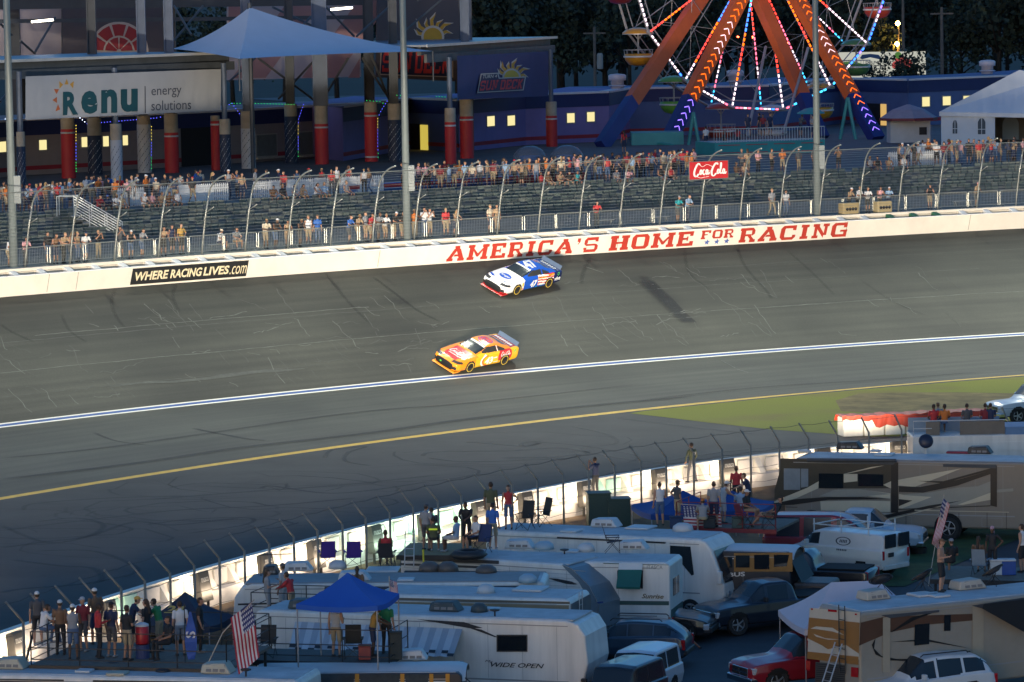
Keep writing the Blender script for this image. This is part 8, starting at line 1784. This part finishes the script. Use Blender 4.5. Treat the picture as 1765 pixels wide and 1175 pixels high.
GP = {'L': 'party on the left deck', 'B': 'people on the bus deck', 'M': 'people on the middle roofs', 'R': 'roof party on the short bus', 'V': 'people on the viewing trailer', 'G': 'people on the gold motorhome roof'}
def pp(g, px, py, z, pose, shirt, bottom, label, rz=0, sit=0, **k):
    p = at(px, py, z); p.z += sit
    return person(p, R(rz), pose, shirt, bottom, label, GP[g], hi=True, **k)
# ---- left deck
ZL = 1.62
deck('party_deck', 'crowded railed roof deck at the lower left', (52, 1146), (392, 1154), ZL, 4.6)
for a in ((75,1128,'perch','white','denim','person in white shirt and jeans perched on the left rail',-60,.75,dict(leg='long')),(66,1112,'stand','dark grey','black','person in white cap behind the man perched on the left rail',10,0,dict(cap='white')),(105,1128,'stand','brown','black','person in dark brown shirt and white sailor cap',-10,0,dict(cap='white',leg='long')),(127,1136,'cross','grey','denim','person in grey shirt, denim shorts and white cap, back to the camera',0,0,dict(cap='white',sleeve='none')),(145,1122,'hold','maroon','dark grey','person in maroon shirt and pale cap facing the camera side',150,0,dict(cap='pale grey')),(171,1134,'hold','red','black','person in coral red shirt and dark trousers on the left deck',-70,0,dict(leg='long',sleeve='long')),(166,1110,'stand','brown','navy','tall person in white cap behind the coral red shirt',30,0,dict(cap='white',h=1.04)),
          (193,1132,'stand','navy','dark grey','person in navy tee and black cap, grey shorts',-30,0,dict(cap='black')),(220,1138,'hold','black','khaki','person in black tee and khaki shorts beside the red drinks jug',-40,0,dict()),(228,1118,'reach','navy','black','person in yellow cap and navy shirt leaning right',-80,0,dict(cap='yellow')),(254,1126,'hold','black','black','person in black with long hair by the navy canopy',60,0,dict(fem=True,leg='long')),(276,1122,'reach','green','khaki','person in green shirt under the navy canopy peak',70,0,dict()),(290,1138,'sit','black','black','person in black sitting by the rail with a can',120,.5,dict(leg='long')),(312,1130,'stand','white','grey','person in white tee and grey shorts under the navy canopy',20,0,dict()),(346,1124,'stand','black','black','person in dark clothes behind the blue feather flag',-90,0,dict(leg='long'))): pp('L', *a[:2], ZL, *a[2:7], sit=a[7], **a[8])
o = thing('drinks_jug', 'red drinks jug with white lid on the left deck', 'cooler', at(246, 1134, ZL)); MB().lathe([(.2, .45), (.22, .5), (.22, 1.0), (.2, 1.02)], 14).build('jug', cm((.4,.02,.03), .4), o, smooth=True); MB().lathe([(.22, 1.022), (.22, 1.08), (.08, 1.14)], 14).build('lid', cm((.6,.6,.6)), o); MB().lathe([(.22, 0), (.22, .44)], 14).build('base', cm((.03,.05,.15)), o)
nc = canopy('navy pop-up canopy with coloured lettering at the left deck', at(320, 1068, .4), 2.7, 2.6, R(-15), 0, 1.0, (.02,.03,.06), -2.1)
a, fs = text_fit('24', .7, .4, bold=.04, shear=.2, depth=0); M = frame3((-.1, -.85, .5), (1, 0, 0), (0, .8, .5)); MB().add(a, fs, 0, M).build('lettering', cm((.5,.35,.1)), nc)
o = thing('feather_flag', 'tall blue feather flag with white letters on the left deck', 'flag', at(330, 1142, ZL)); m = MB()
for i in range(9): z = .1+i*.19; w = .1+.09*math.sin(i*.5); m.v += [(-w, .03*math.sin(i*1.4), z), (w, .04*math.cos(i*1.1), z)]
for i in range(8): m.f.append([2*i, 2*i+1, 2*i+3, 2*i+2]); m.m.append(0)
m.build('cloth', cm((.03,.09,.36)), o, fix=False); MB().tube([(-.2, .02, 0), (-.18, .02, 1.85)], .016, 5).build('pole', rail_d, o); a, fs = text_fit('S', .22, .3, bold=.02, depth=0); MB().add(a, fs, 0, frame3((0, -.07, .9), (0, 0, 1), (-1, 0, 0))).build('lettering', cm((.6,.6,.6)), o)
p = atD(434, 1036, 124); flag('large stars and stripes flag hanging at the left of the bus deck', p, (.2, 0, -1.75), (-.66, -.1, -.5), [(.08, 0, .05), atD(384, 1090, 124)-p, atD(360, 1140, 124)-p])
st = thing('deck_ladder', 'dark ladder leading up to the left deck', 'ladder', at(30, 1150, ZL-1)); ladder(st, (0, 0, -.8), (.75, .3, 1.9), (0, 1, 0), 9, .022, 'side_rails', rail_d, .5)
# ---- bus deck
ZD = .98
deck('roof_deck', 'railed dark deck on the school bus roof', (430, 1137), (672, 1143), ZD, 2.3, sides='nlr', mt=mat('deck_grey', (.07,.065,.06), .8, 0, .2), legs=False)
canopy('bright blue pop-up canopy over the bus deck', at(600, 1036, ZD+2.0), 2.7, 2.6, R(-14), .08, .85, (.012,.09,.42), -2.0, val=.16)
for a in ((580,1132,'hold','pale grey','khaki','person in pale grey tank top and khaki shorts on the bus deck',-25,dict(cap='cream',sleeve='none')),(643,1132,'reach','gold','navy','person in yellow shirt and blue shorts under the blue canopy edge',-95,dict(cap='black')),(667,1126,'stand','green','black','person in green shirt at the right leg of the blue canopy',-20,dict(leg='long'))): pp('B', *a[:2], ZD, *a[2:7], **a[7])
chair('dark camp chair between two people on the bus deck', at(609, 1132, ZD), R(180), (.03,.032,.032), 1.0); chair('dark folding chair at the left end of the bus deck', at(460, 1132, ZD), R(170), (.035,.035,.035), 1.0)
for px, c, lab in ((629,(.3,.06,.05),'small red cooler on the bus deck'),(683,(.02,.03,.03),'tall black bin at the right end of the bus deck')):
    o = thing('cooler', lab, 'cooler', at(px, 1136, ZD)); hh = .42 if px < 650 else .85; MB().box((-.2, -.15, 0), (.2, .15, hh)).build('box', cm(c), o, bevel=.03); MB().box((-.21, -.16, hh+.003), (.21, .16, hh+.06)).build('lid', cm([x*.8 for x in c]), o, bevel=.01)
p = at(672, 1050, 1.4); flag('small stars and stripes flag right of the blue canopy', p+V((0, 0, 1.05)), (.05, 0, -.62), (.26, -.05, -.12), [(0, 0, .1), (0, 0, -1.6)], .05)
# ---- people beside the long motorhome
deck('roof_deck', 'low railed platform in front of the long white motorhome', (432, 1072), (560, 1076), .42, 2.0)
for a in ((462,1066,'hold','grey','grey','person in grey dress with long hair by the long motorhome',-80,dict(fem=True)),(490,1060,'hold','pale grey','pale grey','person in pale grey shirt and dark cap by the long motorhome',60,dict(cap='dark grey',h=1.06)),(503,1068,'reach','red','tan','person in red shirt leaning on the platform rail',60,dict(sleeve='long')),(617,1060,'stand','brown','dark grey','person mostly hidden behind the blue canopy',0,dict(fem=True))): pp('M', *a[:2], .42, *a[2:7], **a[7])
# ---- purple chairs and man in red
ZM = 1.37
for px, py, lab in ((565,978,'left purple camp chair by the infield fence'),(609,978,'right purple camp chair by the infield fence')): chair(lab, at(px, py, ZM), R(8), (.05,.02,.22), 1.02, 'purple camp chairs on the motorhome roof')
chair('dark camp chair under the man in red', at(667, 978, ZM), R(-8), (.02,.02,.024), .95); pp('M', 665, 976, ZM, 'sit', 'red', 'dark grey', 'person in red shirt sitting in a dark chair by the lamps', 12, .45, sleeve='none')
# ---- wooden platform in the middle
deck('roof_platform', 'plain wooden platform on the ribbed trailer with a seated group', (684, 957), (792, 957), ZM+.1, 3.4, 0, mt=mat('platform_wood', (.30,.22,.11), .8, 0, .2, 3), legs=False); Zp = ZM+.1
for a in ((735,948,'stand','grey','dark grey','person in grey shirt standing at the left of the seated group',-30,0,dict(cap='dark grey')),(748,952,'sit','olive','black','person in olive vest with yellow band, back to the camera',-5,.45,dict()),(786,951,'sit','pale blue','pale grey','person in pale blue shirt sitting sideways on a stool',70,.45,dict()),(805,944,'reach','black','black','tall person in black tee with white print looking down',170,0,dict(leg='long',h=1.05)),(820,950,'sit','white','black','person in white jersey seated beside the blue lounge chair',120,.45,dict()),(850,946,'stand','blue','khaki','person in blue and red shirt and khaki shorts on the roof',-20,0,dict(cap='black')),(847,913,'stand','olive','tan','tall person in olive shirt facing the track lights',-10,0,dict(h=1.08)),(877,912,'hips','red','denim','person in red crop top and denim shorts facing the camera',175,0,dict(fem=True,sleeve='none',h=1.0)),(744,935,'sit','dark grey','black','person in dark grey seated behind the standing grey shirt',30,.45,dict())): pp('M', *a[:2], Zp if a[1] > 930 else 1.38, *a[2:7], sit=a[7], **a[8])
MB_ = [x for x in bpy.data.objects if x.get('label', '').startswith('person in olive vest')][0]; MB().box((-.16, -.19, .42), (.16, -.15, .48)).build('yellow_band', glow('hi_vis', (.5, .7, .02), .25), MB_)
chair('blue lounge chair on the middle roof', at(830, 953, Zp), R(150), (.02,.04,.12), 1.05); chair('dark folding chair right of the woman in red', at(905, 912, 1.38), R(150), (.03,.03,.03), 1.1); chair('black folding chair near the lit infield wall', at(934, 906, 1.38), R(120), (.025,.025,.025), 1.1)
chair('lone dark blue camp chair on the white coach roof', at(1056, 952, 1.3), R(-90), (.015,.02,.045), 1.0); o = thing('step_ladder', 'grey ladder up to the wooden platform', 'ladder', at(705, 968, 1.3)); ladder(o, (0, 0, -.2), (.05, .3, 1.15), (1, 0, 0), 5, .02, 'side_rails', mat('ladder_alu', (.5,.5,.5), .4, .5, 0), .34)
o = thing('inner_tube', 'black inflated tube lying on the roof below the seated group', 'tube', at(808, 962, ZM)); MB().lathe([(.3, 0), (.55, 0), (.72, .14), (.55, .3), (.3, .3), (.3, 0)], 20).build('ring', blackp, o, smooth=True)
o = thing('yellow_marker', 'yellow stake standing in front of the wooden platform', 'stake', at(730, 972, 1.3)); MB().tube([(0, 0, 0), (0, 0, .5)], .035, 6).lathe([(.05, .5), (.05, .54)], 6).build('stake', cm((.55,.5,.03)), o)
# ---- photographers on the wall, green cabinets
for px, c, b, lab, kw in ((1193,'olive','dark grey','photographer in green numbered vest standing on the infield wall',dict(sleeve='long',leg='long')),(1027,'navy','black','photographer in dark clothes behind a lamp on the infield wall',dict(leg='long'))):
    t = PI_.atpx(px, -.5, .6); n = PI_.nrm(t); o = person(PI_.pos(t, -.5, .585), math.atan2(n.y, n.x)-PI/2-.1, 'wide' if px > 1100 else 'phone', c, b, lab, 'photographers', hi=True, **kw)
    if px > 1100: a, fs = text_fit('912', .2, .12, bold=.03, depth=0); MB().add(a, fs, 0, frame3((0, -.165, 1.3), (1, 0, 0), (0, 0, 1))).build('number', cm((.6,.6,.6)), o)
for px, w, h, lab in ((1032,.95,2.75,'taller green utility cabinet by the infield fence'),(1066,.95,2.5,'lower green utility cabinet by the infield fence')):
    p = atD(px, 905, 170); p.z = -1.5; o = thing('utility_cabinet', lab, 'cabinet', p, .1); gc = mat('cabinet_green', (.035,.06,.045), .5, 0, .08, 2); MB().box((-w/2, -.45, 0), (w/2, .45, h)).build('housing', gc, o, bevel=.02); MB().box((-w/2-.03, -.48, h+.003), (w/2+.03, .48, h+.05)).build('lid', gc, o); MB().box((-w/2+.06, -.46, h*.4), (-.02, -.452, h-.1)).build('door', gc, o); MB().box((.02, -.46, h*.4), (w/2-.06, -.452, h-.1)).build('door', gc, o)
# ---- roof party on the short bus
ZR2 = 1.0
deck('roof_deck', 'red framed roof deck on the short bus with a crowd', (1165, 908), (1338, 913), ZR2, 3.4, 1.0, 'nl', col=mat('frame_red', (.2,.02,.025), .5, .1, .1), legs=False)
canopy('sagging blue canopy behind the roof party', at(1178, 868, 1.35), 3.6, 3.4, R(12), -.15, .7, (.012,.06,.24), -1.2); canopy('second sagging blue canopy right of the photographer', at(1262, 866, 1.3), 2.9, 3.0, R(-15), -.1, .6, (.012,.06,.24), -1.2)
p = at(1175, 871, 1.9); flag('stars and stripes flag spread along the short bus rail', p, (1.5, .2, -.12), (.1, 0, -.85), [(-.05, .02, .05), (1.6, .25, -.1)], .05)
for a in ((1138,906,'hold','white','denim','person in white tank top and jeans shorts left of the striped flag',15,0,dict(sleeve='none')),(1168,902,'hips','dark grey','khaki','person in dark shirt and khaki shorts before the blue canopy',-60,0,dict(cap='brown')),(1212,912,'perch','grey','khaki','person in orange cap and grey shirt crouching by the flag',0,.35,dict(cap='orange')),(1231,908,'stand','grey','navy','person in grey tee and navy shorts on the short bus',-15,0,dict(h=1.04)),(1246,902,'reach','pale grey','pale grey','person in white cap and jersey facing the track',-60,0,dict(cap='white',sleeve='none')),(1277,898,'sit','pale blue','dark grey','person in pale blue shirt seated beside the teal cloth',-20,.5,dict()),(1291,886,'reach','navy','black','person in navy shirt gesturing in front of the dirt slope',90,0,dict(leg='long')),(1288,904,'sit','black','tan','person in white cap sitting in a red chair',-120,.5,dict(cap='white')),(1332,908,'lounge','black','tan','person in black lounging with legs towards the van',95,.35,dict()),(1270,876,'stand','red','black','person in brown cap half hidden behind the roof party',0,0,dict(cap='brown'))): pp('R', *a[:2], ZR2, *a[2:7], sit=a[7], **a[8])
chair('red camp chair on the short bus deck', at(1284, 910, ZR2), R(-120), (.26,.02,.03), .95); chair('dark reclining chair at the right of the short bus deck', at(1326, 912, ZR2), R(95), (.02,.02,.02), .9)
for px, c, lab in ((1223,(.02,.025,.03),'black cooler by the orange cap'),(1272,(.05,.08,.07),'green bucket cooler in the middle of the red deck'),(1165,(.02,.04,.1),'blue bag at the left of the red deck')): o = thing('cooler', lab, 'cooler', at(px, 910, ZR2)); MB().box((-.24, -.17, 0), (.24, .17, .42)).build('box', cm(c), o, bevel=.05); MB().box((-.25, -.18, .425), (.25, .18, .48)).build('lid', cm([x*.8 for x in c]), o, bevel=.02)
# ---- viewing trailer, tarp wall at the right
zt = 2.0; A_ = atD(1573, 753, 183.4); A_.z = GZ; o = thing('viewing_trailer', 'white viewing trailer with brown windbreak panels on its top', 'trailer', A_, .02); xs = lambda px: (px-1573)/F*183.4; zz = lambda py: atD(1650, py, 183.4).z-GZ
MB().box((0, 0, 1.2), (8, 2.2, zz(751))).build('body', rvw, o, bevel=.04); MB().box((0, -.03, zz(778)), (8, -.004, zz(763))).build('lower_panel', rvw, o); MB().box((.0, 0, .0), (.9, 2.1, 1.199)).build('wheel_box', blackp, o)
for x0, x1 in ((1597,1621),(1656,1734)): MB().box((xs(x0), .12, zz(750)), (xs(x1), .18, zz(727))).build('windbreak', mat('windbreak_brown', (.17,.15,.125), .8, 0, .1), o)
MB().tube([(.05, .1, zz(750)), (.05, .1, zz(725)), (xs(1735), .1, zz(725))], .025, 5).tube([(.05, .1, zz(738)), (xs(1607), .1, zz(738))], .02, 5).build('railing', acm, o); MB().box((.05, 2.05, zz(751)+.003), (xs(1735), 2.15, zz(727))).build('back_panel', mat('panel_pale_blue', (.2,.28,.36), .6, 0, .08), o); MB().box((xs(1735), .05, zz(751)+.004), (8, 2.15, zz(751)+.35)).build('roof_box', mat('panel_blue', (.1,.2,.36), .6, 0, .08), o)
zf = zz(751)+GZ
for px, c, cap, lab in ((1614,'red',None,'person in red at the left of the viewing trailer'),(1624,'grey','brown','person behind the man in red on the viewing trailer'),(1633,'orange',None,'person in orange shirt on the viewing trailer'),(1672,'dark grey',None,'person behind the long brown windbreak'),(1704,'maroon',None,'person in maroon at the right of the viewing trailer'),(1713,'navy',None,'person in navy at the right end of the viewing trailer')): p = A_+V((xs(px), 1.1 if px != 1624 else 1.7, 0)); p.z = zf+.45; person(p, R(10), 'sit', c, 'denim', lab, GP['V'], cap=cap, hi=True)
p0 = at(1453, 753, 0); p1 = at(1705, 742, 0); e = (p1-p0).normalized(); o = thing('barrier_wall', 'low white barrier stack under an orange-red tarpaulin on the turf edge', 'barrier', p0, math.atan2(e.y, e.x)); L = (p1-p0).length
for k in range(7): MB().box((k*L/7+.03, 0, 0), ((k+1)*L/7-.03, 1.0, .95)).build('block', iwm, o, bevel=.04)
m = MB(); n = 40
for i in range(n+1):
    x = -.05+(L+.1)*i/n; d = .55 if x > L*.22 else .2; s_ = .05*math.sin(i*1.7)+.04*math.sin(i*.6)
    m.v += [(x, -.06+s_*.5, 1.0-d+s_), (x, -.03, 1.02+s_*.6), (x, 1.05, 1.04+s_*.4), (x, 1.3, .7)]
for i in range(n):
    for j in range(3): m.f.append([4*i+j, 4*i+j+1, 4*i+j+5, 4*i+j+4]); m.m.append(0)
m.build('tarpaulin', mat('tarp_red', (.42,.045,.02), .6, 0, .15, 1.5), o, fix=False)
# ---- gold motorhome roof and the stage behind it
ZG = GZ+3.38
pp('G', 1622, 1020, ZG, 'hold', 'skin', 'black', 'shirtless person in black shorts on the gold motorhome roof', -110, skin=0, cap='brown', h=1.05)
for px, py, rz, lab in ((1519,1024,20,'left round-backed lounge chair on the gold motorhome roof'),(1590,1016,60,'middle round-backed lounge chair on the gold motorhome roof'),(1712,1008,60,'right round-backed lounge chair on the gold motorhome roof')):
    o = thing('lounge_chair', lab, 'chair', at(px, py, ZG), R(rz), 'round lounge chairs on the roof'); M = Matrix.Translation((0, 0, .5)) @ Matrix.Rotation(R(-32), 4, 'X'); MB().lathe([(.4, 0), (.44, .03), (.4, .06), (.37, .03), (.4, 0)], 22, 0, M).build('hoop', rail_d, o, smooth=True); MB().lathe([(.37, .02), (.2, -.08), (.02, -.1)], 22, 0, M).build('seat', cm((.03,.035,.045)), o, smooth=True); MB().tube([(-.3, .2, 0), (0, -.1, .42), (.3, .2, 0)], .015, 4).tube([(-.3, -.25, 0), (0, .05, .42), (.3, -.25, 0)], .015, 4).build('leg_frame', rail_d, o)
canopy('large white ridge canopy behind the gold motorhome', at(1475, 1063, .45), 4.6, 4.4, R(8), 0, 1.25, (.5,.49,.55), -2.2, ridge=1.7)
p = at(1606, 1020, ZG); flag('tall stars and stripes flag on a white pole above the gold motorhome roof', atD(1626, 858, 150), (-.45, 0, -1.7), (.24, -.05, -.25), [(.02, 0, .12), atD(1600, 1010, 150)-atD(1626, 858, 150)], .14)
deck('stage_deck', 'dark wooden stage with lawn chairs behind the gold motorhome roof', (1604, 998), (1790, 1002), 1.2, 3.4, 0, mt=decking)
for a in ((1640,985,'sit','black','black','person in black sitting behind the shirtless man',20,.3,dict(cap='grey')),(1687,988,'sit','brown','navy','person with long hair sitting in a white lawn chair',-20,.45,dict(fem=True)),(1711,990,'hips','black','black','person in black tee, shorts and pink cap standing on the stage',160,0,dict(fem=True,cap='pink')),(1762,986,'stand','white','black','person in white tank top at the right edge of the stage',60,0,dict(sleeve='none'))): pp('G', *a[:2], 1.2, *a[2:7], sit=a[7], **a[8])
chair('white framed lawn chair on the stage', at(1690, 992, 1.2), R(-20), (.2,.26,.32), 1.0)
for px, w, c, lab in ((1722,.7,(.5,.52,.54),'white ice chest on the stage'),(1738,.5,(.03,.08,.3),'blue ice chest on the stage')): o = thing('ice_chest', lab, 'cooler', at(px, 990, 1.2)); MB().box((-w/2, -.2, 0), (w/2, .2, .5)).build('box', cm(c), o, bevel=.03); MB().box((-w/2-.01, -.21, .503), (w/2+.01, .21, .57)).build('lid', cm((.55,.56,.57)), o, bevel=.02)
o = thing('metal_grate', 'orange striped tow pole leaning on the black sport utility car', 'pole', at(1207, 1117, GZ)); MB().tube([(0, 0, .0), (-1.15, .1, 1.15)], .035, 6).build('pole', cm((.4,.14,.07)), o); MB().lathe([(.06, 0), (.06, .04)], 8).build('foot', blackp, o)
o = thing('fire_ring', 'small black fire ring on the grass by the brown motorhome', 'fire ring', at(1583, 953, GZ)); MB().lathe([(.34, 0), (.38, .25), (.34, .25), (.3, 0), (.34, 0)], 16).build('ring', blackp, o); MB().lathe([(.3, .02), (.3, .05)], 12).build('ash', cm((.1,.1,.1)), o)
